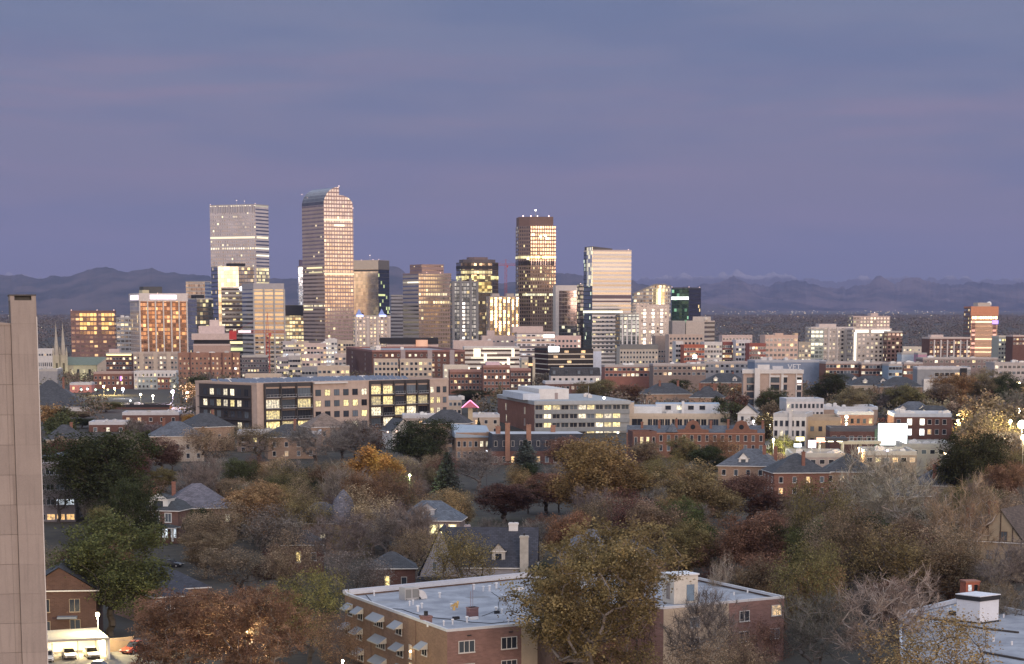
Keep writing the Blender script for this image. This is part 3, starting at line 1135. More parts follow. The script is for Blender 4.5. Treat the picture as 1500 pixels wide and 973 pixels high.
	# -- dark green tower
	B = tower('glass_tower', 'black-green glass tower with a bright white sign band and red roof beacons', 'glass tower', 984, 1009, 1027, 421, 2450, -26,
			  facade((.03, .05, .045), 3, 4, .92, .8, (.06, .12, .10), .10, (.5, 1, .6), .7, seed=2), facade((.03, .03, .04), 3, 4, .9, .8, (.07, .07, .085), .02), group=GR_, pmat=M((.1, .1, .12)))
	MB().box(-B.w * .5, B.w * .5, -B.d / 2 - .6, -B.d / 2 - .1, B.h - 13, B.h - 10).build('lit_sign', emis((.95, 1, .95), 2.2), B.root)
	beacons(B, [(0, .02), (1, .02), (.98, .9)])
	# -- beige blank-walled building
	B = tower('office_block', 'plain beige block with one blank wall and a dark-banded right side', 'office block', 1005, 1032, 1047, 470, 2000, -28,
			  M((.60, .51, .43)), facade((.48, .42, .36), 40, 4, 1, .5, (.22, .2, .19), 0), group=GR_, pmat=M((.6, .52, .45)), partname='wall')
	roofbox(B, 'penthouse', .25, .95, .2, .7, 4.5, M((.62, .54, .46)))
	MB().ball((B.w * .48, -B.d * .3, B.h + 1), 2, 8, 4).build('roof_dome', M((.62, .55, .46)), B.root)
	B = tower('office_block', 'small blank grey block tucked left of the plain beige block', 'office block', 983, 985, 1004, 470, 2150, 8, M((.36, .33, .32)), depth=20, group=GR_, partname='wall')
	# -- right-hand brown tower
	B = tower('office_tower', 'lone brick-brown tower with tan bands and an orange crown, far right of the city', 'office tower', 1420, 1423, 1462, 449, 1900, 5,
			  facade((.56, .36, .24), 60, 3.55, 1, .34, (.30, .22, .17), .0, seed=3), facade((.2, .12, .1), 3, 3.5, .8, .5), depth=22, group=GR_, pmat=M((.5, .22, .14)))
	for f, w_ in ((.10, .13), (.89, .13)):
		panel(B, 'dark_corner', 'f', f - w_ / 2, f + w_ / 2, 12, 45, facade((.22, .11, .09), 40, 3.55, 1, .5, (.12, .08, .08), 0), .2)
	panel(B, 'crown', 'f', -.02, 1.02, 0, 7.5, M((.62, .28, .16)), .5)
	panel(B, 'crown_windows', 'f', .02, .98, 7.6, 10.5, facade((.5, .3, .2), 2.2, 3, .8, .7, (.6, .5, .3), .6, (1, .7, .3), 1.2), .3)
	MB().box(B.w * .3, B.w * .5 + .4, -B.d / 2 - .8, -B.d / 2 - .4, B.h - 14.5, B.h - 11.5).build('violet_sign', emis((.35, .2, 1), 1.6), B.root)
	roofbox(B, 'penthouse', .3, .75, .2, .8, 4, M((.5, .44, .38)))
	MB().ball((B.w * .28, -2, B.h + 2), 2.2, 10, 6).build('radome', M((.75, .73, .7)), B.root)
	for f in (.35, .5, .62, .7):
		mast(B, f, .5, 5, .12, False)


def curved_tower():
	Y = 2250
	a = 30
	cx_, cy_, w, d = frame_box(442, 474, 517, 300, Y, a)
	z0 = gz(Y)
	h0 = PX(474, 300, Y)[1] - z0
	H = PX(497, 274, Y + 10)[1] - z0
	H2 = PX(499, 286, Y + 12)[1] - z0
	h1 = PX(517, 302, Y + 17)[1] - z0
	root = thing('skyscraper', 'towering brown-pink skyscraper with a split curved top like two quarter barrels', 'skyscraper', (cx_, cy_, z0), R(a), 'downtown high-rise towers')
	keep(442, 517, 274, 480, Y)
	FOOT.append((cx_, cy_, w * .6))
	m = .53 * w
	prof = []
	for i in range(9):
		t = math.pi - (math.pi / 2) * i / 8
		prof.append((m + m * math.cos(t), h0 + (H - h0) * math.sin(t)))
	prof2 = []
	for i in range(9):
		t = math.pi / 2 * (1 - i / 8)
		prof2.append((m + (w - m) * math.cos(t), h1 + (H2 - h1) * math.sin(t)))
	full = [(0, 0), (w, 0)] + list(reversed(prof2)) + list(reversed(prof))
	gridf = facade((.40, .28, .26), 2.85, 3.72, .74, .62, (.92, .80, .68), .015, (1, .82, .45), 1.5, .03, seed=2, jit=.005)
	side = facade((.46, .36, .32), 2.85, 3.72, .80, .44, (.42, .34, .31), .012, (1, .82, .45), 1.6, .03, seed=7)  # wall colour lightened to stand in for light on this side
	roofm = facade((.25, .26, .28), 3, 3.7, .96, .88, (.25, .215, .205), 0, jit=.004)
	ox, oy = -w / 2, -d / 2
	mb = MB()
	for yy, sgn in ((oy, 1), (-oy, -1)):
		# n-gon end wall split in vertical strips so that it stays planar and convex
		def strip(pr, lo):
			for (xa, za), (xb, zb) in zip(pr[:-1], pr[1:]):
				q = [(ox + xa, yy, 0), (ox + xb, yy, 0), (ox + xb, yy, zb), (ox + xa, yy, za)]
				uv = [(xa, 0), (xb, 0), (xb, zb), (xa, za)]
				if sgn < 0:
					q.reverse()
					uv.reverse()
				mb.face(q, 0, uv)
		strip(prof, 0)
		strip(prof2, 0)
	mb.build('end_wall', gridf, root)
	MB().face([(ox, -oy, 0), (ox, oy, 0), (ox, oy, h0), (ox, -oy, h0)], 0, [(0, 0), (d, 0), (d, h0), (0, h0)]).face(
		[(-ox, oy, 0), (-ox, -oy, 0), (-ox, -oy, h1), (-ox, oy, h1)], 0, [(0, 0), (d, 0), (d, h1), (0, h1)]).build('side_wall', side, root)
	def barrel(pr):
		b = MB()
		s = 0
		for (xa, za), (xb, zb) in zip(pr[:-1], pr[1:]):
			L = math.hypot(xb - xa, zb - za)
			b.face([(ox + xa, -oy, za), (ox + xa, oy, za), (ox + xb, oy, zb), (ox + xb, -oy, zb)], 0, [(0, s), (d, s), (d, s + L), (0, s + L)])
			s += L
		return b
	barrel(prof).build('curved_roof', roofm, root)
	barrel(prof2).build('curved_roof', roofm, root)
	MB().face([(ox + m, oy, H2), (ox + m, -oy, H2), (ox + m, -oy, H), (ox + m, oy, H)]).build('step_wall', M((.3, .22, .2)), root)
	b = MB()
	b.box(ox - .3, -ox + .3, oy - .35, oy - .05, h0 * .62, h0 * .62 + 1.6)
	b.build('lit_floor', emis((1, .85, .5), .9), root)
	b = MB().box(ox + w * .35, ox + w * .7, oy - .3, oy - .05, h0 * .885, h0 * .885 + 1.7).build('lit_floor', emis((1, .88, .55), 1.5), root)
	b = MB().box(ox + w * .0, ox + w * .97, oy - .3, oy - .05, h0 * .915, h0 * .915 + 1.7).build('lit_floor', emis((1, .85, .5), 1.0), root)
	for k, (f0, f1, zz) in enumerate(((.2, .9, .655), (.3, .9, .63), (.05, .45, .425), (.1, .95, .235))):
		MB().box(ox - .3, ox - .05, -oy - d * f1, -oy - d * f0, h0 * zz, h0 * zz + 1.5).build('lit_floor', emis((1, .84, .42), 1.0 if k != 1 else .6), root)
	for q in ((ox + m, oy, H + .8), (ox + .3, -oy, h0 + 12), (-ox, oy, h1 - 2)):
		MB().ball(q, .4, 6, 4).build('beacon', emis((1, .7, .6), 3), root)


def poly_tower(name, label, cat, cx_, Y, poly, h, mat, z0=None, mis=None, mats=None, cap=True, group='downtown high-rise towers', rz=0.0, partname='curtain_wall', tops=None):
	B = Bld()
	z0 = gz(Y) if z0 is None else z0
	B.root = thing(name, label, cat, (cx_, Y, z0), rz, group)
	xs, ys = [p[0] for p in poly], [p[1] for p in poly]
	B.w, B.d, B.h, B.Y = max(xs) - min(xs), max(ys) - min(ys), h, Y
	B.poly = poly
	MB().walls(poly, 0, tops or h, mis=mis or [0] * len(poly)).build(partname, mats or [mat], B.root)
	t = tops or [h] * len(poly)
	MB().face([(*p, t[i] - .02) for i, p in enumerate(poly)]).build('roof', ROOFG, B.root)
	FOOT.append((cx_, Y, max(B.w, B.d) * .6))
	return B


def octagon_tower():
	Y = 2400
	x0, x1 = PX(671, 382, Y)[0], PX(727, 382, Y)[0]
	w = x1 - x0
	h = PX(700, 385, Y)[1] - gz(Y)
	q, s = w / 2, w * .22
	poly = [(-q + s, -q), (q - s, -q), (q, -q + s), (q, q - s), (q - s, q), (-q + s, q), (-q, q - s), (-q, -q + s)]
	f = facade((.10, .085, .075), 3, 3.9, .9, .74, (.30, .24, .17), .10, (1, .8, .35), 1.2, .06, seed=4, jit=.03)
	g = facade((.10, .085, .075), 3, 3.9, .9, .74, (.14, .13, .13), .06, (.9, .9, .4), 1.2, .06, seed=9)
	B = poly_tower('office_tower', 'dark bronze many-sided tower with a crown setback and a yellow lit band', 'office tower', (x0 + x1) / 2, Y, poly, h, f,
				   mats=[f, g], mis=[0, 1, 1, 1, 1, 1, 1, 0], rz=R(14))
	keep(671, 727, 382, 440, Y)
	p2 = [(a * .86, b * .86) for a, b in poly]
	MB().walls(p2, h, h + 3, cap=0).build('crown', M((.13, .11, .11)), B.root)
	MB().walls([(a * .5, b * .5) for a, b in poly], h + 3, h + 5.5, cap=0).build('penthouse', M((.2, .15, .15)), B.root)
	big = [(a * 1.006, b * 1.006) for a, b in poly]
	MB().walls(big, h - 18, h - 14, cap=0, floor=True).build('lit_band', facade((.2, .16, .1), 3, 4, .9, .9, (.5, .4, .2), .72, (1, .88, .35), 1.5, seed=1), B.root)
	MB().walls([(a * 1.008, b * 1.008) for a, b in poly], h - 7, h - 3.5, cap=0, floor=True).build('dark_band', M((.05, .045, .045)), B.root)
	beacons(B, [(.3, .1), (.45, .1), (.75, .1), (.1, .3)])
	MB().box(-q * .35, q * .5, -q - .5, -q - .1, h - 30, h - 20).build('gold_glazing', facade((.4, .3, .1), 3, 3.4, .95, .9, (.9, .66, .26), .4, (1, .74, .25), 1.3), B.root)


def brown_tower():
	Y = 2440
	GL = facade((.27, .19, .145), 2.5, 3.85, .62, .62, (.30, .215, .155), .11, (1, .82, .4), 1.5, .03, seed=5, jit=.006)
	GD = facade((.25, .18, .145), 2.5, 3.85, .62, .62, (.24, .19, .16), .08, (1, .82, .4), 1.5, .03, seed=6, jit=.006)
	x0, x1 = PX(758, 332, Y)[0], PX(811, 332, Y)[0]
	w = x1 - x0
	h = PX(785, 332, Y)[1] - gz(Y)
	q, s = w / 2, w * .30
	poly = [(-q + s, -q), (q, -q), (q, q), (-q, q), (-q, -q + s)]
	B = poly_tower('skyscraper', 'very tall dark brown gridded tower with a chamfered left corner and one dark belt', 'skyscraper', (x0 + x1) / 2, Y, poly, h, GL,
				   mats=[GL, GD], mis=[0, 1, 1, 1, 1], rz=R(6))
	keep(758, 811, 319, 480, Y)
	p2 = [(a * .92 - w * .025, b * .92) for a, b in poly]
	MB().walls(p2, h, h + 9.5, cap=0).build('crown', M((.20, .13, .11)), B.root)
	b1 = [(a * 1.008, b * 1.008) for a, b in poly]
	MB().walls(b1, h - 41, h - 36.5, cap=0, floor=True).build('dark_belt', facade((.05, .04, .04), 2.5, 30, .4, 1, (.12, .1, .1), 0), B.root)
	MB().walls(b1, h - 34, h - 31, cap=0, floor=True).build('lit_floor', facade((.2, .15, .1), 2.5, 3, .85, .85, (.5, .4, .2), .8, (1, .86, .4), 1.7), B.root)
	MB().walls(b1, h - 73, h - 70.5, cap=0, floor=True).build('lit_floor', facade((.2, .15, .1), 2.5, 3, .85, .85, (.5, .4, .2), .75, (1, .9, .55), 1.7, seed=4), B.root)
	MB().walls(b1, h - 116, h - 112, cap=0, floor=True).build('lit_floor', facade((.2, .15, .1), 2.5, 3, .85, .85, (.5, .4, .2), .5, (.95, .9, .3), 1.3, seed=8), B.root)
	for i, (u, v, n) in enumerate(((.35, 8, 2), (.55, 10, 2), (.72, 12, 3), (.68, 9, 2), (.2, 33, 2))):
		MB().box((u - .5) * w, (u - .5) * w + n * 1.3, -q - .4, -q - .1, h - v - 2.2, h - v).build('lit_window', emis((1, .9, .6), 2.2), B.root)
	o = MB().tube((0, 0, h + 9), (0, 0, h + 17), .4, .2, 5).build('antenna_mast', METAL, B.root)
	MB().ball((0, 0, h + 17), .9, 6, 4).build('beacon', emis((1, .9, .85), 6), o)
	for u in (.06, .3, .5, .85):
		MB().ball(((u - .5) * w * .9, -q * .9, h + 10.2), .6, 6, 4).build('beacon', emis((1, .7, .6), 4), B.root)


def round_towers():
	# curved-roof glass tower
	Y = 2280
	x0, x1 = PX(928, 425, Y)[0], PX(983, 425, Y)[0]
	cx_ = (x0 + x1) / 2
	w = x1 - x0
	zb = gz(Y)
	H = PX(960, 418, Y)[1] - zb
	arc = circle_poly(w * .14, 4, w * .36, -115, 0, 12)
	poly = [(-w * .5, -8)] + arc + [(w * .5, 24), (-w * .5, 24)]
	tops = []
	for (px_, py_) in poly:
		t = (px_ + w * .5) / w
		tops.append(H - 9 * (1 - min(1, t / .62)) ** 1.5 - (1.2 if t > .85 else 0))
	gl = facade((.55, .5, .42), 3.2, 3.5, .78, .66, (.60, .53, .42), .12, (1, .78, .42), 1.3, seed=3, jit=.012)
	gs = facade((.35, .34, .33), 3.0, 3.5, .8, .6, (.35, .34, .34), .16, (1, .85, .5), 1.3, seed=6, jit=.02)
	n = len(poly)
	B = poly_tower('apartment_tower', 'rounded residential tower with a sweeping arched roof edge and a gleaming curved bay', 'apartments', cx_, Y, poly, H, gl,
				   mats=[gl, gs], mis=[1] + [0] * 12 + [0, 1, 1], tops=tops, group='downtown high-rise towers')
	keep(928, 983, 418, 480, Y)
	mb = MB()
	for i in range(n):
		j = (i + 1) % n
		a, b = poly[i], poly[j]
		k = 1.02
		mb.face([(a[0] * k, a[1] * k, tops[i] - .2), (b[0] * k, b[1] * k, tops[j] - .2), (b[0] * k, b[1] * k, tops[j] + 1.3), (a[0] * k, a[1] * k, tops[i] + 1.3)])
		mb.face([(a[0] * k, a[1] * k, tops[i] + 1.3), (b[0] * k, b[1] * k, tops[j] + 1.3), (b[0] * .8, b[1] * .8, tops[j] + 1.3), (a[0] * .8, a[1] * .8, tops[i] + 1.3)])
	mb.build('roof_rim', M((.28, .26, .25)), B.root)
	bay = circle_poly(w * .14, 4, w * .365, -112, -62, 6)
	MB().walls(bay + [(w * .14, 4)], H - 31, H - 3.4, cap=0, floor=True).build('glowing_mirror_bay', facade((.8, .7, .5), 3.2, 3.5, .97, .92, (.95, .85, .6), .35, (1, .86, .5), 1.2, jit=.004), B.root)  # gleam of the curved mirror is partly emission in its panes
	# beige flats in front
	B = tower('apartment_tower', 'cream apartment slab with columns of dark windows, in front of the arched-roof tower', 'apartments', 930, 932, 980, 446, 2050, 6,
			  facade((.66, .55, .46), 3.6, 3.3, .42, .52, (.06, .06, .065), .14, (1, .78, .45), 1.2, seed=2), depth=18, group='downtown high-rise towers', pmat=M((.6, .5, .44)))
	for u in (.26, .52, .78):
		panel(B, 'window_bay', 'f', u - .055, u + .055, 4, 40, facade((.4, .38, .37), 3, 3.3, .85, .7, (.3, .32, .34), .15, (1, .8, .4), 1.1), .3)
	B2 = tower('apartment_tower', 'lower cream wing with lit top floor left of the arched-roof tower', 'apartments', 925, 927, 950, 443, 2180, 6,
			   facade((.6, .5, .42), 3.4, 3.3, .5, .55, (.2, .17, .15), .22, (1, .8, .45), 1.3, seed=7), depth=18, group='downtown high-rise towers')
# ------------------------------------------------------------------ middle distance: city blocks, landmarks, streets
BRK = brick((.24, .12, .09))
BRKD = brick((.16, .085, .07))
BRKO = brick((.32, .18, .13))
BRKT = brick((.36, .25, .18))
TAN = M((.50, .42, .34), fine=.1)
PINKT = M((.56, .45, .41), fine=.1)
CREAM = M((.62, .56, .47), fine=.1)
WHITE = M((.60, .585, .565), var=.25)
GREYB = M((.30, .30, .31))
DGREY = M((.14, .14, .15))
SLATE = shingle((.055, .058, .066))
SLATEB = shingle((.095, .105, .125))
BROWNR = shingle((.10, .075, .06))
WF = M((.6, .58, .55))
CB = 'mid-rise city blocks'


def lamp(name, label, px, py, Y, c, s, r=.5, energy=0, pole=True, cat='street lamp', group='lit street lamps', head='globe', poleh=None):
	X, Z = PX(px, py, Y)
	g = gz(Y) if poleh is None else Z - poleh
	t = thing(name, label, cat, (X, Y, g), 0, group)
	h = Z - g
	if pole:
		MB().tube((0, 0, 0), (0, 0, h - r * .6), .11, .07, 6).build('pole', DGREY, t)
	b = MB()
	if head == 'globe':
		b.ball((0, 0, h), r, 8, 6)
	else:
		b.box(-r, r, -r * .5, r * .5, h - r * .3, h + r * .3)
	b.build('lamp_head', emis(c, 1.1 + s * .13), t)
	if energy:
		ld = bpy.data.lights.new('lamp_light', 'POINT')
		ld.energy = energy
		ld.color = c
		ld.shadow_soft_size = r
		lo = bpy.data.objects.new('lamp_light', ld)
		col.objects.link(lo)
		lo.parent = t
		lo.location = (0, -r - .3, h - .2)
	return t


def cathedral():
	Y = 1700
	px = Y / F
	X = PX(89, 560, Y)[0]
	g = gz(Y)
	zt = PX(89, 472, Y)[1] - g
	zb = PX(89, 520, Y)[1] - g
	st = M((.40, .36, .29))
	t = thing('cathedral', 'pale stone cathedral with two slender spires floodlit yellow-green at its foot', 'church', (X, Y, g), R(12))
	keep(76, 150, 472, 590, Y)
	FOOT.append((X + 10, Y + 10, 26))
	for sx in (-2.5, 2.5):
		b = MB()
		q = [(sx - 2.4, -2.4), (sx + 2.4, -2.4), (sx + 2.4, 2.4), (sx - 2.4, 2.4)]
		b.walls(q, 0, zb, cap=0)
		for cx_, cy_ in q:
			b.walls([(cx_ - .6, cy_ - .6), (cx_ + .6, cy_ - .6), (cx_ + .6, cy_ + .6), (cx_ - .6, cy_ + .6)], 0, zb + 2)
			for k in range(4):
				p = [(cx_ - .6, cy_ - .6), (cx_ + .6, cy_ - .6), (cx_ + .6, cy_ + .6), (cx_ - .6, cy_ + .6)]
				b.face([(*p[k], zb + 2), (*p[(k + 1) % 4], zb + 2), (cx_, cy_, zb + 6)])
		tw = b.build('bell_tower', st, t)
		for zz in (zb - 9, zb - 20):
			MB().box(sx - .8, sx + .8, -2.52, -2.3, zz - 3.5, zz + 3).build('louvred_opening', M((.1, .09, .07)), tw)
		b = MB()
		n = 8
		rr = 2.0
		ring_ = [(sx + rr * math.cos(2 * math.pi * i / n), rr * math.sin(2 * math.pi * i / n), zb) for i in range(n)]
		for i in range(n):
			b.face([ring_[i], ring_[(i + 1) % n], (sx, 0, zt)])
		b.build('spire', M((.42, .38, .32)), t)
	MB().box(-1.8, 1.8, -4, 3, 0, zb * .4).build('porch', st, t)
	b = MB()
	L = 36
	b.walls([(5, 2), (5 + L, 2), (5 + L, 16), (5, 16)], 0, 15, cap=None)
	b.build('nave', M((.38, .35, .28)), t)
	for i in range(8):
		MB().box(8 + i * 4.2, 9.8 + i * 4.2, 1.85, 2.05, 4, 12).build('window', emis((1, .8, .3), .5, var=.5) if i % 2 == 0 else PANES['d'], t)
	b = MB()
	b.face([(4.5, 1.5, 15), (5.5 + L, 1.5, 15), (5.5 + L, 9, 21), (4.5, 9, 21)])
	b.face([(5.5 + L, 16.5, 15), (4.5, 16.5, 15), (4.5, 9, 21), (5.5 + L, 9, 21)])
	b.face([(4.5, 16.5, 15), (4.5, 1.5, 15), (4.5, 9, 21)])
	b.face([(5.5 + L, 1.5, 15), (5.5 + L, 16.5, 15), (5.5 + L, 9, 21)])
	b.build('roof', M((.16, .20, .17)), t)
	# gabled transept at the far right end
	b = MB()
	x0, x1 = L - 9, L + 5
	b.walls([(x0, -3), (x1, -3), (x1, 1.9), (x0, 1.9)], 0, 15)
	b.face([(x0, -3, 15), (x1, -3, 15), ((x0 + x1) / 2, -3, 20)])
	b.face([(x0 - .4, -3.4, 14.8), ((x0 + x1) / 2, -3.4, 20.4), ((x0 + x1) / 2, 3, 20.4), (x0 - .4, 3, 14.8)])
	b.face([((x0 + x1) / 2, -3.4, 20.4), (x1 + .4, -3.4, 14.8), (x1 + .4, 3, 14.8), ((x0 + x1) / 2, 3, 20.4)])
	b.build('transept', M((.42, .36, .31)), t)
	# floodlights
	for dx, dy, e in ((0, -9, 4200), (16, -6, 2200), (26, -6, 1300)):
		ld = bpy.data.lights.new('floodlight_beam', 'SPOT')
		ld.energy = e
		ld.color = (.95, 1, .42)
		ld.spot_size = R(110)
		ld.spot_blend = .6
		ld.shadow_soft_size = .5
		lo = bpy.data.objects.new('floodlight', ld)
		col.objects.link(lo)
		lo.parent = t
		lo.location = (dx, dy, 1)
		lo.rotation_euler = (R(150), 0, 0)
		MB().box(dx - .5, dx + .5, dy - .8, dy - .3, .2, 1).build('floodlight_lamp', emis((.95, 1, .5), 6), t)


def crane(px, ytop, yjib, pj0, pj1, Y, label):
	X, Zj = PX(px, yjib, Y)
	g = gz(Y)
	zj = Zj - g
	zt = PX(px, ytop, Y)[1] - g
	x0 = PX(pj0, yjib, Y)[0] - X
	x1 = PX(pj1, yjib, Y)[0] - X
	red = M((.42, .07, .05), rough=.6)
	t = thing('tower_crane', label, 'crane', (X, Y, g), 0)
	s = 1.2
	b = MB()
	for cx_, cy_ in ((-s, -s), (s, -s), (s, s), (-s, s)):
		b.tube((cx_, cy_, 0), (cx_, cy_, zj), .22, n=4)
	n = int(zj / 3)
	for i in range(n):
		z0, z1 = zj * i / n, zj * (i + 1) / n
		f = 1 if i % 2 else -1
		b.tube((-s * f, -s, z0), (s * f, -s, z1), .13, n=4)
		b.tube((-s * f, s, z0), (s * f, s, z1), .13, n=4)
		b.tube((s, -s * f, z0), (s, s * f, z1), .13, n=4)
		b.tube((-s, -s, z1), (s, -s, z1), .12, n=4)
	b.build('lattice_mast', red, t)

	def truss(xa, xb, name):
		b = MB()
		for yy, zz in ((-.9, zj), (.9, zj), (0, zj + 1.8)):
			b.tube((xa, yy, zz), (xb, yy, zz), .2, n=4)
		m = max(3, int(abs(xb - xa) / 2.2))
		for i in range(m):
			xx, xn = xa + (xb - xa) * i / m, xa + (xb - xa) * (i + 1) / m
			b.tube((xx, -.9, zj), ((xx + xn) / 2, 0, zj + 1.8), .1, n=3)
			b.tube(((xx + xn) / 2, 0, zj + 1.8), (xn, -.9, zj), .1, n=3)
			b.tube((xx, -.9, zj), (xx, .9, zj), .1, n=3)
		return b.build(name, red, t)
	truss(0, x1, 'jib' if abs(x1) > abs(x0) else 'counter_jib')
	truss(0, x0, 'counter_jib' if abs(x1) > abs(x0) else 'jib')
	b = MB()
	b.tube((-.8, 0, zj), (0, 0, zt), .2, n=4)
	b.tube((.8, 0, zj), (0, 0, zt), .2, n=4)
	b.tube((0, 0, zt), (x0 * .8, 0, zj + 1.8), .08, n=3)
	b.tube((0, 0, zt), (x1 * .8, 0, zj + 1.8), .08, n=3)
	b.build('apex_frame', red, t)
	MB().box(.9, 2.6, -1.6, .2, zj - 2.4, zj).build('operator_cab', M((.5, .1, .08)), t)
	xs = x0 if abs(x0) < abs(x1) else x1
	return t, zj, x0, x1


def cityblocks():
	r = random.Random(4)
	T_ = tower
	# ---- left of the brick block
	B = T_('civic_building', 'white stone building with a row of dark windows, left of the cathedral spires', 'public building', 50, 52, 79, 511, 1900, 5, WHITE, depth=20, group=CB, partname='wall', pmat=WHITE)
	win_grid(B, 'f', 7, 1, 4, 1.5, 1.6, .1, top=3, seed=1)
	win_grid(B, 'f', 9, 1, 4, .9, 3.2, 0, top=11, seed=2)
	B = T_('flat_roofed_building', 'low grey flat-roofed building below the white stone building at far left', 'building', 50, 52, 84, 541, 1350, 4, GREYB, depth=26, group=CB, partname='wall')
	units(B, 3, 2)
	hall = hip_house('hip_roofed_hall', 'dark pyramid-roofed brick hall with a pale eave band, beside the concrete tower', 'hall', 73, 557, 990, 32, 30, 12.5, 11, R(8), BRKD, SLATE, chim=[(6, -4, 4)])
	MB().box(-16.8, 16.8, -15.5, -15.0, 10.6, 12.2).build('eave_band', WHITE, hall)
	MB().box(-16.5, 16.5, -15.4, -15.0, 5.8, 7.6).build('balcony_band', WHITE, hall)
	B = T_('apartment_block', 'brown brick flats with a row of yellow lights along the top, right of the cathedral', 'apartments', 152, 155, 193, 517, 1600, 5, BRKD, depth=20, group=CB, partname='wall')
	win_grid(B, 'f', 8, 5, 3.2, 1.6, 1.5, .35, 'yywc', 2.5, seed=3)
	MB().box(-B.w * .48, B.w * .48, -B.d / 2 - .35, -B.d / 2 - .05, B.h - 1.9, B.h - .9).build('lit_cornice', emis((1, .8, .3), 1.7), B.root)
	roofbox(B, 'penthouse', .1, .5, .2, .7, 3.5, PINKT)
	B = T_('apartment_block', 'tan and brown flats with many bright white windows below the orange ribbed hotel', 'apartments', 192, 195, 260, 516, 1560, 5, M((.36, .30, .26)), depth=20, group=CB, partname='wall', pmat=M((.45, .38, .33)))
	win_grid(B, 'f', 12, 6, 3.3, 1.5, 1.5, .42, 'yccw', 2.2, seed=4)
	for f in (.18, .5, .8):
		panel(B, 'tan_bay', 'f', f - .05, f + .05, 0, 24, TAN, .5)
	B = T_('brick_apartment_block', 'low red-brick flats with a purple wall light, in front of the lit cornice flats', 'apartments', 134, 137, 194, 545, 1330, 4, BRK, depth=20, group=CB, partname='wall', pmat=M((.4, .3, .26)))
	win_grid(B, 'f', 9, 4, 3.1, 1.1, 1.5, .2, top=1.8, frame=WF, seed=5, sill=True)
	MB().box(B.w * .18, B.w * .18 + .8, -B.d / 2 - .5, -B.d / 2 - .1, B.h - 5, B.h - 2.6).build('purple_light', emis((.5, .15, 1), 2), B.root)
	B = T_('apartment_block', 'white and teal-grey flats with a red-brick corner piece, below the bright-windowed flats', 'apartments', 193, 196, 258, 544, 1310, 4, M((.38, .44, .45)), depth=18, group=CB, partname='wall', pmat=WHITE)
	panel(B, 'white_band', 'f', 0, 1, 0, 3.4, WHITE, .5)
	panel(B, 'brick_bay', 'f', .56, .86, 3.6, 13, BRK, .8)
	panel(B, 'white_bay', 'f', .0, .09, 3.5, 13, WHITE, .5)
	win_grid(B, 'f', 11, 1, 3, .9, 1.4, .15, top=.6, seed=6, off=.5)
	win_grid(B, 'f', 11, 3, 3.1, 1.1, 1.4, .25, top=4, seed=7, off=.82, skip=lambda i, j: False)
	# ---- brick slab with ribs
	B = T_('brick_apartment_block', 'plain ribbed brown-brick slab of flats with a white lamp at its right end', 'apartments', 257, 261, 351, 517, 1400, 6, BRKO, depth=18, group=CB, partname='wall', pmat=BRKO)
	win_grid(B, 'f', 15, 6, 3.0, .95, 1.25, .33, 'wwmy', 2.0, frame=M((.45, .33, .27)), seed=8)
	for f in (.19, .52, .71, .88):
		panel(B, 'brick_rib', 'f', f - .012, f + .012, 0, 25, BRKD, .5)
	units(B, 3, 8, s=1.4)
	B = T_('government_building', 'stepped pale pink-tan public building with a black slot storey above the ribbed brick slab', 'public building', 280, 283, 337, 504, 1800, 6, M((.42, .30, .25)), depth=30, group=CB, partname='wall', pmat=PINKT)
	roofbox(B, 'slot_storey', .02, .98, .02, .98, 4, DARK)
	roofbox(B, 'terrace', -.04, 1.08, -.04, .9, 5, PINKT, B.h + 3.2)
	roofbox(B, 'terrace', .15, .85, .1, .8, 6, M((.62, .5, .47)), B.h + 8)
	roofbox(B, 'penthouse', .45, .7, .2, .7, 5, M((.66, .54, .5)), B.h + 13.8)
	B = T_('brick_apartment_block', 'dark grey-brick flats left of the red crane mast', 'apartments', 351, 354, 392, 521, 1500, 5, brick((.15, .13, .14)), depth=18, group=CB, partname='wall')
	win_grid(B, 'f', 9, 5, 3.1, 1.2, 1.4, .18, top=2, seed=9)
	B = T_('small_building', 'low tan building with dark square windows at the foot of the crane', 'building', 357, 359, 412, 548, 1260, 4, TAN, depth=14, group=CB, partname='wall', pmat=TAN)
	win_grid(B, 'f', 7, 2, 3, 1.3, 1.3, .1, top=1.5, seed=10)
	t, zj, x0, x1 = crane(392, 458, 488, 337, 418, 1620, 'red lattice tower crane standing in front of the golden banded tower')
	MB().box(x0 - .5, x0 + 4.5, -1.4, 1.4, zj - 4.5, zj + 1.4).build('counterweight', M((.5, .06, .06)), t)
	MB().box(x0 + 6, x0 + 15, -1.3, -1.05, zj + .2, zj + 1.9).build('banner', emis((1, .85, .9), .9), t)
	crane(741, 380, 389, 726, 757, 2700, 'thin distant red crane jib between the bronze tower and tall brown tower')
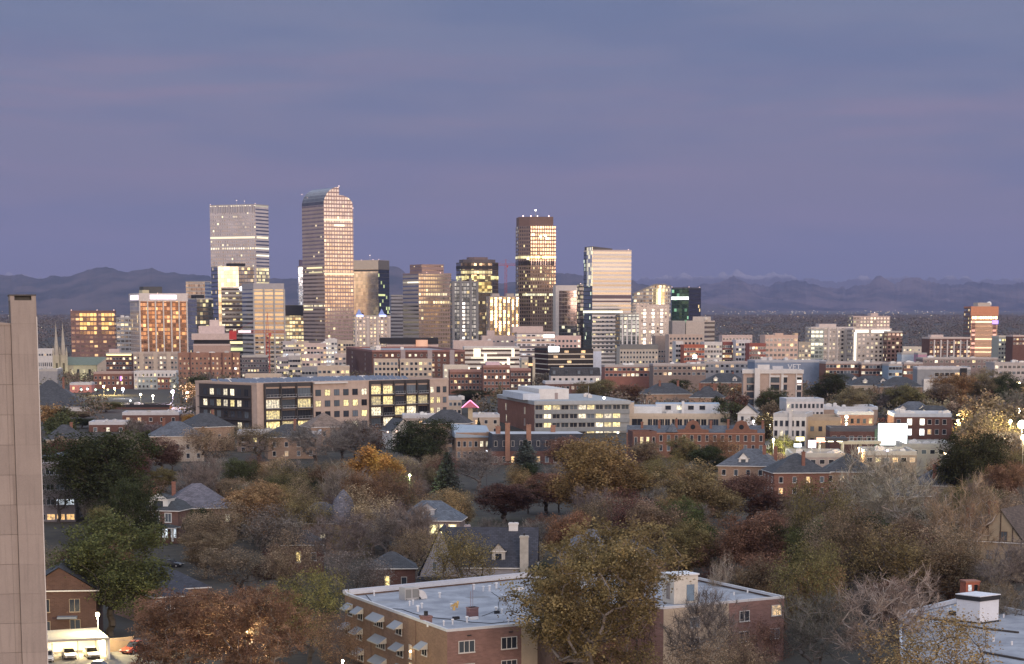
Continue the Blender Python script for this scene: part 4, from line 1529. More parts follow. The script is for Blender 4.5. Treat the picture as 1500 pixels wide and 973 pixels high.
	# ---- jumble below the curved tower
	L = [
		('grey flats with violet-lit entrance bays, right of the crane', 412, 430, 500, 1700, M((.45, .42, .42)), 4, 9, .5, 'ybc'),
		('tan brick flats with glowing windows below the black-topped office block', 428, 452, 500, 1780, TAN, 6, 7, .45, 'ywy'),
		('pinkish brick block directly below the curved-top tower', 443, 478, 503, 1650, PINKT, 7, 6, .35, 'wyc'),
		('white-striped glass block with bright floors below the curved-top tower', 474, 494, 497, 1720, WHITE, 4, 8, .6, 'ccb'),
		('slim tan block beside the white-striped glass block', 493, 518, 499, 1740, TAN, 6, 7, .4, 'ywc'),
		('pale grey block with dark roof unit, behind the long glassy apartments', 418, 440, 521, 1480, M((.42, .40, .39)), 5, 6, .1, 'yw'),
		('small tan stepped building among the blocks below the curved-top tower', 440, 470, 519, 1500, PINKT, 5, 3, .4, 'yc'),
		('pale block with one blank wall left of the long dark red brick flats', 488, 507, 518, 1520, M((.55, .47, .43)), 3, 2, .1, 'yw'),
		('tan flat-roofed building with square windows left of the long red brick flats', 463, 512, 536, 1280, TAN, 7, 3, .25, 'wy'),
		('mauve-grey flats with bright doorway behind the long glassy apartments', 404, 422, 523, 1450, M((.33, .30, .31)), 5, 5, .35, 'cyc'),
		('dark grey low block right behind the long glassy apartments roof', 440, 466, 538, 1330, GREYB, 5, 2, .2, 'wy'),
	]
	for i, (lab, p0, p1, yt, Y, m, c_, rw, lt, kd) in enumerate(L):
		B = T_('city_block', lab, 'building', p0, p0 + 2, p1, yt, Y, 5, m, depth=16, group=CB, partname='wall', pmat=m)
		win_grid(B, 'f', c_, rw, 3.3, 1.7, 1.5, lt, kd, 1.8, seed=20 + i)
		if i % 3 != 1:
			units(B, 2, i, s=1.3)
	# ---- black canopy building and terrace
	B = T_('civic_building', 'wide building under a jet-black flat canopy roof with an orange-lit drum', 'public building', 563, 566, 642, 505, 1700, 4, M((.5, .38, .33)), depth=30, group=CB, partname='wall', pmat=PINKT)
	MB().box(-B.w * .62, B.w * .5, -B.d * .5, B.d * .4, B.h + .5, B.h + 5).build('canopy_roof', DARK, B.root)
	MB().tube((B.w * .18, -B.d * .5 - 2, B.h - 4), (B.w * .18, -B.d * .5 - 2, B.h + 3.5), 4.5, n=20).build('lit_drum', emis((1, .42, .18), .55), B.root)
	panel(B, 'dark_slot', 'f', .2, 1, 4.5, 6.5, DARK)
	# ---- long dark red brick flats
	B = T_('brick_apartment_block', 'very long dark red-brick apartment slab behind the glassy apartments, two beige blocks before it', 'apartments', 507, 545, 681, 513, 1440, 10, BRKD, depth=None, group=CB, partname='wall', pmat=M((.28, .15, .13)))
	win_grid(B, 'f', 16, 6, 3.1, 1.35, 1.5, .38, 'wcyc', 1.8, frame=WF, seed=31)
	win_grid(B, 'l', 2, 5, 3.1, 1.0, 1.4, .3, 'wc', 1.8, seed=32)
	for f in (.33, .62, .86):
		panel(B, 'grey_bay', 'f', f - .025, f + .025, 0, 22, M((.35, .30, .30)), .6)
	units(B, 4, 31, s=1.5)
	for lab, p0, p1, sd in (('beige block of flats with square dark windows, left one before the long red slab', 546, 583, 1), ('beige block of flats with one lit stair, right one before the long red slab', 584, 633, 2)):
		B = T_('apartment_block', lab, 'apartments', p0, p0 + 2, p1, 526, 1370, 5, TAN, depth=14, group=CB, partname='wall', pmat=TAN)
		win_grid(B, 'f', 5 + sd, 5, 3.2, 1.6, 1.6, .22, 'yw', 1.2, seed=40 + sd)
	B = T_('small_building', 'low cream building with flat roof at the right end of the glassy apartments', 'building', 648, 650, 686, 535, 1330, 4, CREAM, depth=14, group=CB, partname='wall', pmat=CREAM)
	win_grid(B, 'f', 6, 2, 3.2, 1.2, 1.3, .15, top=1.4, seed=43)
	for i, (lab, p0, p1, yt, Y, a_, cl, rw, lt) in enumerate((
			('two-storey red-brick terrace with a few lit windows right of the glassy apartments', 657, 708, 542, 1210, 5, 9, 5, .22),
			('taller red-brick flats with lit white penthouse right of the two-storey terrace', 706, 747, 535, 1180, 5, 7, 5, .30),
			('dark red-brick building with warm windows left of the black-banded office', 746, 778, 540, 1230, 5, 6, 4, .4))):
		B = T_('brick_apartment_block', lab, 'apartments', p0, p0 + 2, p1, yt, Y, a_, BRK if i < 2 else BRKD, depth=14, group=CB, partname='wall', pmat=M((.34, .2, .17)))
		win_grid(B, 'f', cl, rw, 3.1, 1.2, 1.5, lt, 'wcy', 1.6, frame=WF, seed=46 + i, sill=True)
		if i == 1:
			roofbox(B, 'penthouse', .12, .62, .1, .6, 2.5, M((.65, .5, .55)))
			units(B, 2, 3)
	# ---- lit white hotel and pale blocks
	B = T_('hotel', 'broad white hotel brightly striped with lit floors and stair shafts', 'hotel', 678, 680, 761, 508, 1600, 4, facade((.75, .70, .62), 60, 3.2, 1, .45, (.30, .24, .22), 0), depth=22, group=CB, pmat=WHITE)
	for i in range(9):
		f0 = r.random() * .9 + .03
		k = r.randrange(0, 6)
		MB().box((f0 - .5) * B.w, (f0 - .5) * B.w + 2, -B.d / 2 - .3, -B.d / 2 - .05, B.h - 4 - k * 3.2 - 3, B.h - 1.5 - k * 3.2).build('lit_stair', emis((1, .86, .6), 1.5), B.root)
	for k in range(6):
		zz = B.h - 2.0 - k * 3.2
		f0, f1 = r.random() * .4, .5 + r.random() * .48
		MB().box((f0 - .5) * B.w, (f1 - .5) * B.w, -B.d / 2 - .22, -B.d / 2 - .04, zz, zz + 1.0).build('lit_floor', emis((1, .86, .62), .85), B.root)
	B = T_('hospital_building', 'pink-tan blank block left above the bright white hotel', 'building', 661, 664, 722, 499, 1750, 4, PINKT, depth=18, group=CB, partname='wall', pmat=PINKT)
	units(B, 3, 50, s=1.6)
	B = T_('hospital_building', 'tan wing with a row of yellow windows above the bright white hotel', 'building', 704, 706, 760, 492, 1820, 4, PINKT, depth=18, group=CB, partname='wall', pmat=PINKT)
	win_grid(B, 'f', 6, 1, 4, 4.5, 2.2, .75, 'yyc', 7.5, seed=51)
	win_grid(B, 'f', 8, 1, 3, 2, 1.2, .4, 'cdc', 3.0, seed=52)
	roofbox(B, 'penthouse', .15, .35, .2, .8, 5, PINKT)
	B = T_('hospital_building', 'white-banded wide block with glaring lit top-right windows', 'building', 755, 757, 813, 486, 1760, 4, facade((.66, .62, .62), 60, 3.6, 1, .42, (.32, .31, .36), 0, rowlit=.0), depth=22, group=CB, pmat=PINKT)
	roofbox(B, 'penthouse', -.1, .7, .2, .7, 5, PINKT)
	win_grid(B, 'f', 8, 6, 3.6, 2.4, 1.2, .32, 'cybc', 1.2, seed=53)
	MB().box(B.w * .2, B.w * .48, -B.d / 2 - .3, -B.d / 2 - .05, B.h - 4.6, B.h - 2.4).build('lit_floor', emis((1, .95, .88), 2.2), B.root)
	B = T_('office_block', 'salmon-pink block with a grid of dark windows above the black-banded office', 'office block', 808, 811, 851, 492, 1820, 6, M((.64, .46, .41)), depth=18, group=CB, partname='wall', pmat=M((.64, .48, .43)))
	win_grid(B, 'f', 7, 4, 4, 1.8, 1.8, .12, 'cy', 2.2, seed=54)
	# black-banded office
	B = T_('office_block', 'black glass office with thin cream floor bands stepping down to the left', 'office block', 783, 803, 869, 511, 1390, 14, M((.018, .018, .02), rough=.12, spec=.6), depth=None, group=CB, partname='curtain_wall', pmat=DARK)
	for k in range(8):
		zz = B.h - 3.6 - k * 3.1
		MB().ring([(q[0] * 1.006, q[1] * 1.006) for q in B.poly], zz, zz + .65, .5).build('floor_band', M((.55, .50, .42)), B.root)
	for f, k in ((.36, 0), (.73, 0), (.72, 1), (.12, 1), (.42, 2), (.25, 3)):
		MB().box((f - .5) * B.w, (f - .5) * B.w + 2.6, -B.d / 2 - .2, -B.d / 2 - .05, B.h - 2.6 - k * 3.1, B.h - 1.1 - k * 3.1).build('lit_window', PANES['w'], B.root)
	MB().box(-B.w * .5, -B.w * .26, -B.d / 2 - .5, -B.d / 2 - .1, B.h - 2, B.h + 1.4).build('lit_sign', emis((.95, .97, 1), 2.4), B.root)
	B = T_('stair_tower', 'black stair tower with an orange light, between cream piers left of black-banded office', 'tower', 762, 764, 784, 525, 1370, 5, M((.50, .46, .36)), depth=10, group=CB, partname='wall')
	panel(B, 'dark_shaft', 'f', .5, .80, -1, 30, DARK)
	MB().box(0, B.w * .3, -B.d / 2 - .6, -B.d / 2 - .2, B.h - 4.5, B.h - 3).build('orange_light', emis((1, .45, .15), 1.5), B.root)
	win_grid(B, 'f', 2, 5, 3.2, .9, 1.2, .2, top=1.5, u1=.45, seed=55)
	B = T_('shed', 'plain blue-white end wall between the black-banded office and golden slab foot', 'building', 868, 869, 881, 512, 1420, 3, M((.55, .60, .70)), depth=12, group=CB, partname='wall')
	# mansard
	mansard('mansard_building', 'dark slate-roofed long building with a white row of windows in front of black-banded office', 806, 879, 539, 1190, 14, M((.55, .52, .5)), 60)
	B = T_('flat_roofed_building', 'long low rust-red brick building right of the bright lamp cluster, before the dark mansard', 'building', 797, 799, 872, 559, 1060, 4, BRKD, depth=16, group=CB, partname='wall', pmat=M((.5, .5, .52)))
	win_grid(B, 'f', 10, 1, 3, 1.1, 1.4, .1, top=1.4, seed=57)
	# right of the golden slab
	B = T_('office_block', 'long beige block with a regular grid of small dark windows, right of the golden slab', 'office block', 905, 908, 964, 505, 1650, 5, M((.50, .45, .38)), depth=18, group=CB, partname='wall', pmat=DGREY)
	win_grid(B, 'f', 12, 6, 3.4, 1.25, 1.5, .10, 'yw', 4, seed=60)
	panel(B, 'grey_attic', 'f', 0, 1, .1, 3.2, M((.2, .2, .19)), .3)
	B = T_('office_block', 'brown stepped block with a few yellow windows beside the beige grid block', 'office block', 957, 960, 985, 492, 1720, 5, M((.34, .27, .23)), depth=18, group=CB, partname='wall', pmat=M((.34, .27, .23)))
	win_grid(B, 'f', 6, 4, 3.6, 1.4, 1.3, .2, 'yy', 10, seed=61)
	B = T_('office_block', 'tan office with deep dark square windows left of the white and red flats', 'office block', 977, 980, 1030, 490, 1680, 5, M((.48, .38, .32)), depth=18, group=CB, partname='wall', pmat=M((.48, .38, .32)))
	win_grid(B, 'f', 9, 7, 3.4, 1.7, 1.6, .06, 'yw', 1.4, seed=62)
	L = [
		('narrow white flats slab at the left end of the white and red row', 988, 1001, 500, 1500, WHITE, 3, 7, .15),
		('rust-red brick flats with one glaring window in the white and red row', 1000, 1032, 505, 1480, M((.40, .13, .08)), 7, 6, .25),
		('bright white flats with dark recessed balconies in the white and red row', 1030, 1058, 501, 1490, WHITE, 6, 6, .22),
		('maroon brick flats with amber windows in the white and red row', 1057, 1079, 501, 1500, M((.24, .09, .08)), 6, 7, .3),
		('pale grey-white flats at the right end of the white and red row', 1076, 1099, 498, 1490, M((.58, .56, .57)), 5, 7, .2),
		('tan flats with rose brick base seen above the white and red row', 1056, 1102, 491, 1700, PINKT, 9, 3, .2),
		('dark red brick flats at the left of the tan balcony apartments', 1096, 1122, 503, 1460, M((.28, .10, .08)), 6, 6, .3),
		('small greenish lit block between the tan balcony apartments and white condominium', 1168, 1188, 501, 1600, M((.38, .34, .28)), 4, 5, .5),
	]
	for i, (lab, p0, p1, yt, Y, m, c_, rw, lt) in enumerate(L):
		B = T_('apartment_block', lab, 'apartments', p0, p0 + 2, p1, yt, Y, 5, m, depth=14, group=CB, partname='wall', pmat=m)
		win_grid(B, 'f', c_, rw, 3.2, 1.5, 1.55, lt, 'wcyc', 1.4, seed=70 + i)
		if i in (1, 3, 6):
			for j in range(4):
				MB().box(-B.w * .4, B.w * .1, -B.d / 2 - 1.0, -B.d / 2, B.h - 5.2 - j * 3.2, B.h - 4.6 - j * 3.2).build('balcony', M((.35, .3, .28)), B.root)
		if i == 1:
			MB().box(-1, 1.8, -B.d / 2 - .3, -B.d / 2 - .05, B.h - 9, B.h - 6.6).build('lit_window', emis((1, .95, .85), 3), B.root)
	B = T_('apartment_block', 'tan apartment house with arched dark balconies and a stepped roofline', 'apartments', 1118, 1121, 1169, 491, 1500, 5, M((.60, .44, .36)), depth=18, group=CB, partname='wall', pmat=M((.6, .44, .36)))
	win_grid(B, 'f', 8, 8, 3.3, 1.9, 1.7, .12, 'wy', 1.5, seed=80)
	roofbox(B, 'stepped_gable', .3, .55, .0, .4, 2.2, M((.62, .46, .38)))
	roofbox(B, 'stepped_gable', .9, 1.0, .0, .4, 2.2, M((.62, .46, .3)))
	# condominium towers
	GC = facade((.46, .42, .385), 3.3, 3.1, .52, .5, (.07, .07, .075), .13, (1, .82, .5), 1.3, seed=3)
	B = T_('apartment_tower', 'grey-white condominium slab with a low roof penthouse and green-tinted left glass', 'apartments', 1185, 1188, 1251, 479, 1750, 5, GC, depth=20, group=CB, pmat=M((.6, .55, .52)))
	panel(B, 'glass_bay', 'f', .0, .30, 2, 30, facade((.34, .38, .36), 3.2, 3.1, .8, .6, (.14, .17, .165), .16, (1, .85, .5), 1.3), .4)
	roofbox(B, 'penthouse', .2, .6, .1, .7, 3.2, M((.6, .52, .48)))
	for f in (.42, .62, .82):
		panel(B, 'pier', 'f', f - .02, f + .02, 0, 30, M((.58, .53, .5)), .5)
	B = T_('apartment_tower', 'tan condominium tower edged with two white vertical light strips and lit cornice', 'apartments', 1247, 1250, 1306, 481, 1730, 5, GC, depth=20, group=CB, pmat=M((.6, .52, .48)))
	for f in (.03, .86):
		MB().box((f - .5) * B.w, (f - .5) * B.w + 1.5, -B.d / 2 - .5, -B.d / 2 - .1, B.h - 26, B.h - 3).build('light_strip', emis((1, .93, .72), 1.7), B.root)
	MB().box(-B.w * .45, -B.w * .1, -B.d / 2 - .5, -B.d / 2 - .1, B.h - 3.3, B.h - 1.2).build('lit_cornice', emis((1, .9, .66), 1.3), B.root)
	MB().box(-B.w * .02, B.w * .46, -B.d / 2 - .5, -B.d / 2 - .1, B.h - 3.3, B.h - 1.4).build('lit_cornice', emis((1, .93, .78), 2.2), B.root)
	B = T_('apartment_tower', 'dark brick condominium wing with stacked lit bays right of the light strips', 'apartments', 1298, 1300, 1322, 485, 1720, 5, facade((.20, .12, .10), 3.2, 3.1, .6, .55, (.14, .12, .115), .25, (1, .8, .5), 1.2, seed=6), depth=20, group=CB)
	B = T_('apartment_tower', 'hazy tan apartment tower behind the condominium with light strips', 'apartments', 1247, 1250, 1304, 463, 2150, 5, facade((.46, .38, .34), 3.2, 3.2, .6, .55, (.1, .095, .095), .2, (1, .9, .5), 1.2, seed=9), depth=20, group=CB, pmat=PINKT)
	roofbox(B, 'penthouse', .5, .7, .2, .8, 3.5, PINKT)
	mast(B, .62, .3, 3, .2)
	B = T_('brick_apartment_block', 'brown-brick flats with white bay columns left of the lone brown tower', 'apartments', 1353, 1362, 1422, 494, 1650, 8, BRKD, depth=18, group=CB, partname='wall', pmat=M((.55, .47, .43)))
	win_grid(B, 'f', 12, 7, 3.2, 1.6, 1.6, .26, 'wcy', 2.4, seed=82)
	for i in range(6):
		panel(B, 'white_bay', 'f', .1 + i * .16, .13 + i * .16, 2, 26, M((.6, .55, .53)), .5)
	roofbox(B, 'penthouse', .05, .35, .1, .5, 2.6, M((.6, .5, .46)))
	B = T_('apartment_block', 'green-grey glazed flats just right of the lone brown tower', 'apartments', 1461, 1463, 1484, 492, 1750, 5, M((.42, .42, .36)), depth=18, group=CB, partname='wall', pmat=CREAM)
	win_grid(B, 'f', 5, 7, 3.3, 1.6, 1.6, .4, 'cyb', 1.6, seed=83)
	B = T_('apartment_block', 'brown-brick flats with pale top storey at the far right edge', 'apartments', 1482, 1484, 1502, 491, 1720, 5, BRKD, depth=18, group=CB, partname='wall', pmat=PINKT)
	win_grid(B, 'f', 4, 2, 3.3, 1.4, 1.4, .2, top=1.4, seed=84)
	B = T_('flat_roofed_building', 'low cream building in the gap right of the condominium towers', 'building', 1321, 1323, 1353, 508, 1900, 4, CREAM, depth=16, group=CB, partname='wall', pmat=CREAM)
	win_grid(B, 'f', 7, 2, 3, 1.3, 1.3, .2, top=1.2, seed=85)
	B = T_('flat_roofed_building', 'low pale blue building beneath the low cream building', 'building', 1319, 1321, 1346, 517, 1600, 4, M((.45, .52, .58)), depth=14, group=CB, partname='wall')
	B = T_('flat_roofed_building', 'small rose-purple building beside the low pale blue building', 'building', 1343, 1345, 1358, 517, 1580, 4, M((.45, .26, .34)), depth=12, group=CB, partname='wall')
	# row of low shops
	B = T_('shop_building', 'long blue-grey wall painted with white letters reading VET', 'shop', 1104, 1106, 1210, 528, 1280, 4, M((.20, .25, .34)), depth=24, group=CB, partname='wall', pmat=M((.4, .42, .46)))
	text('VET', B.root, (-B.w * .04, -B.d / 2 - .06, B.h - 5.2), 4.4, M((.7, .72, .75)), 'wall_lettering')
	units(B, 4, 9, WHITE, s=1.5)
	L = [
		('red-brick shop row with dark upper windows below the condominium towers', 1208, 1262, 530, 1260, BRK, 10),
		('red-brick shop row with a white band, right of the other shop row', 1260, 1306, 531, 1255, BRKD, 8),
		('low building with pale blue flat roof right of the brick shop rows', 1300, 1322, 533, 1240, M((.25, .33, .42)), 4),
		('low rose-brick building with flat roof left of the grey modern building', 1322, 1352, 531, 1270, BRK, 6),
		('long dark-roofed low building under the lone brown tower', 1350, 1462, 524, 1420, M((.22, .17, .16)), 14),
		('row of low pale shops at the far right below the brown-brick flats', 1455, 1502, 531, 1250, M((.45, .40, .38)), 7),
		('long low rust-coloured building right of the golden slab foot', 884, 962, 535, 1330, M((.28, .13, .10)), 12),
		('low grey-roofed building left of the blue lettered wall', 1030, 1106, 530, 1330, M((.26, .27, .30)), 10),
		('low brown building with pale roof right of the rust-coloured building', 955, 1034, 533, 1300, M((.22, .17, .15)), 11),
	]
	for i, (lab, p0, p1, yt, Y, m, c_) in enumerate(L):
		B = T_('shop_building', lab, 'shop', p0, p0 + 2, p1, yt, Y, 4, m, depth=18, group=CB, partname='wall', roof=r.choice([ROOFG, ROOFD, ROOFW, M((.30, .36, .42))]), pmat=M((.42, .38, .36)))
		win_grid(B, 'f', c_, 2, 3.2, 1.8, 1.5, .22, 'cwy', .9, seed=90 + i)
		units(B, 4, 90 + i, s=1.2)


def text(s, parent, loc, size, mat, name, rz=0.0, thick=.05):
	cu = bpy.data.curves.new(name, 'FONT')
	cu.body = s
	cu.size = size
	cu.extrude = thick
	cu.materials.append(mat)
	tmp = bpy.data.objects.new('tmp', cu)
	col.objects.link(tmp)
	dg = bpy.context.evaluated_depsgraph_get()
	me = bpy.data.meshes.new_from_object(tmp.evaluated_get(dg))
	bpy.data.objects.remove(tmp)
	me.materials.clear()
	me.materials.append(mat)
	o = obj(name, me, parent, loc)
	o.rotation_euler = (math.pi / 2, 0, rz)
	return o


# ------------------------------------------------------------------ houses
def gable_roof(x0, x1, y0, y1, z, h, axis='x', ov=.5, t=.18, hip=0.0):
	"""a roof with eaves overhang; hip = share of half span the ridge is pulled in"""
	b = MB()
	x0, x1, y0, y1 = x0 - ov, x1 + ov, y0 - ov, y1 + ov
	if axis == 'x':
		ym = (y0 + y1) / 2
		k = hip * (y1 - y0) / 2
		A, B_, C, D_ = (x0, y0, z), (x1, y0, z), (x1, y1, z), (x0, y1, z)
		E, G = (x0 + k, ym, z + h), (x1 - k, ym, z + h)
		b.face([A, B_, G, E]).face([C, D_, E, G])
		if hip:
			b.face([B_, C, G]).face([D_, A, E])
	else:
		xm = (x0 + x1) / 2
		k = hip * (x1 - x0) / 2
		A, B_, C, D_ = (x0, y0, z), (x1, y0, z), (x1, y1, z), (x0, y1, z)
		E, G = (xm, y0 + k, z + h), (xm, y1 - k, z + h)
		b.face([B_, C, G, E]).face([D_, A, E, G])
		if hip:
			b.face([A, B_, E]).face([C, D_, G])
	# fascia and soffit
	lo = [(x0, y0), (x1, y0), (x1, y1), (x0, y1)]
	b.walls(lo, z - t, z, mi=1)
	b.face([(*p, z - t) for p in reversed(lo)], 1)
	return b


def chimney(parent, x, y, z0, z1, w=.9, d=.7, mat=None):
	b = MB().box(x - w / 2, x + w / 2, y - d / 2, y + d / 2, z0, z1)
	b.box(x - w / 2 - .1, x + w / 2 + .1, y - d / 2 - .1, y + d / 2 + .1, z1 - .35, z1 - .12)
	b.tube((x, y, z1), (x, y, z1 + .35), .15, n=8, mi=1)
	return b.build('chimney', [mat or BRK, DARK], parent)


def hip_house(name, label, cat, px, yr, Y, w, d, wh, rh, rz, wall, roof, chim=(), hip=1.0, axis='x', wins=True, group=None, lit=.12, gable_mat=None, deep=False, seed=0):
	"""house whose ridge shows at picture (px, yr); wall height wh and roof height rh in metres. Y None: take it from the height"""
	if Y is None:
		Y = 400.0
		for _ in range(8):
			Y = (CAMZ - gz(Y) - wh - rh) / -slope(px, yr)[1]
	X, Z = PX(px, yr, Y)
	z0 = Z - wh - rh
	t = thing(name, label, cat, (X, Y, z0), rz, group)
	b = MB().walls([(-w / 2, -d / 2), (w / 2, -d / 2), (w / 2, d / 2), (-w / 2, d / 2)], -2, wh)
	if hip < .9:
		if axis == 'x':
			for sx in (-1, 1):
				q = [(sx * w / 2, -d / 2 * sx, wh), (sx * w / 2, d / 2 * sx, wh), (sx * w / 2, 0, wh + rh * .96)]
				b.face(q)
		else:
			for sy in (-1, 1):
				q = [(w / 2 * sy, sy * d / 2, wh), (-w / 2 * sy, sy * d / 2, wh), (0, sy * d / 2, wh + rh * .96)]
				b.face(q)
	b.build('wall', wall, t)
	rf = gable_roof(-w / 2, w / 2, -d / 2, d / 2, wh, rh, axis, hip=hip if hip >= .9 else 0).build('roof', [roof, TRIM], t)
	for cx_, cy_, up in chim:
		chimney(rf, cx_, cy_, wh + .3, wh + rh + up * .35)
	if wins:
		rr = random.Random(seed + int(px))
		rows = max(1, int(wh // 3))
		for j in range(rows):
			zz = 1.6 + j * 3.0
			n = max(2, int(w // 3.2))
			for i in range(n):
				window(t, -w / 2 + w * (i + .5) / n, -d / 2, zz, 0, 1.0, 1.5, pick(rr, lit), TRIM, 0, deep=deep, sill=True)
			n = max(2, int(d // 4))
			for i in range(n):
				sgn = -1 if X > 0 else 1
				window(t, sgn * w / 2, -d / 2 + d * (i + .5) / n, zz, sgn * math.pi / 2, 1.0, 1.5, pick(rr, lit), TRIM, 0, deep=deep, sill=True)
	pw = w / Y * F * .5
	keep(px - pw * .7, px + pw * .7, yr, yr + rh * .8 / Y * F, Y)
	FOOT.append((X, Y, max(w, d) * .6))
	return t


def dormer(parent, x, y, z, rz, w, h, rh, depth, wall, roof, lit='d', hip=False):
	"""dormer facing local -y, its sill line at z"""
	t = obj('dormer', MB().walls([(-w / 2, 0), (w / 2, 0), (w / 2, depth), (-w / 2, depth)], 0, h).face([(-w / 2, 0, h), (w / 2, 0, h), (0, 0, h + rh)]).mesh('dormer', wall), parent, (x, y, z), rz)
	gable_roof(-w / 2, w / 2, 0, depth, h, rh, 'y', ov=.25, t=.12, hip=1.0 if hip else 0).build('dormer_roof', [roof, TRIM], t)
	obj('window', win_mesh(w * .5, h * .62, lit, TRIM), t, (0, 0, h * .5))
	return t


def mansard(name, label, p0, p1, yt, Y, d, wall, seed):
	x0, x1 = PX(p0, yt, Y)[0], PX(p1, yt, Y)[0]
	w = x1 - x0
	g = gz(Y)
	H = PX(p0, yt, Y)[1] - g
	t = thing(name, label, 'building', ((x0 + x1) / 2, Y + d / 2, g), R(3), CB)
	mh = min(4.2, H * .4)
	poly = [(-w / 2, -d / 2), (w / 2, -d / 2), (w / 2, d / 2), (-w / 2, d / 2)]
	MB().walls(poly, 0, H - mh).build('wall', wall, t)
	b = MB()
	q = [(a * .97, c * .86) for a, c in poly]
	for i in range(4):
		j = (i + 1) % 4
		b.face([(*poly[i], H - mh), (*poly[j], H - mh), (*q[j], H), (*q[i], H)])
	b.face([(*p, H) for p in q], 1)
	b.build('mansard_roof', [SLATE, ROOFD], t)
	r = random.Random(seed)
	n = int(w // 3)
	for i in range(n):
		window(t, -w / 2 + w * (i + .5) / n, -d / 2, H - mh - 2, 0, 1.3, 1.7, pick(r, .12, 'cw'), WHITE)
		if i % 2 == 0:
			obj('dormer', MB().box(-.8, .8, -.3, 1.5, 0, 2.2).face([(-.6, -.32, .3), (.6, -.32, .3), (.6, -.32, 1.8), (-.6, -.32, 1.8)], 1).mesh('dormer', [SLATEB, PANES['g']]), t,
				(-w / 2 + w * (i + .5) / n, -d / 2 + .2, H - mh + .8))
	keep(p0, p1, yt, yt + H * .8 / Y * F, Y)
	FOOT.append(((x0 + x1) / 2, Y + d / 2, w * .55))
	return t


def poly_footprint(px_list, z):
	return [GR(px, py, z) for px, py in px_list]
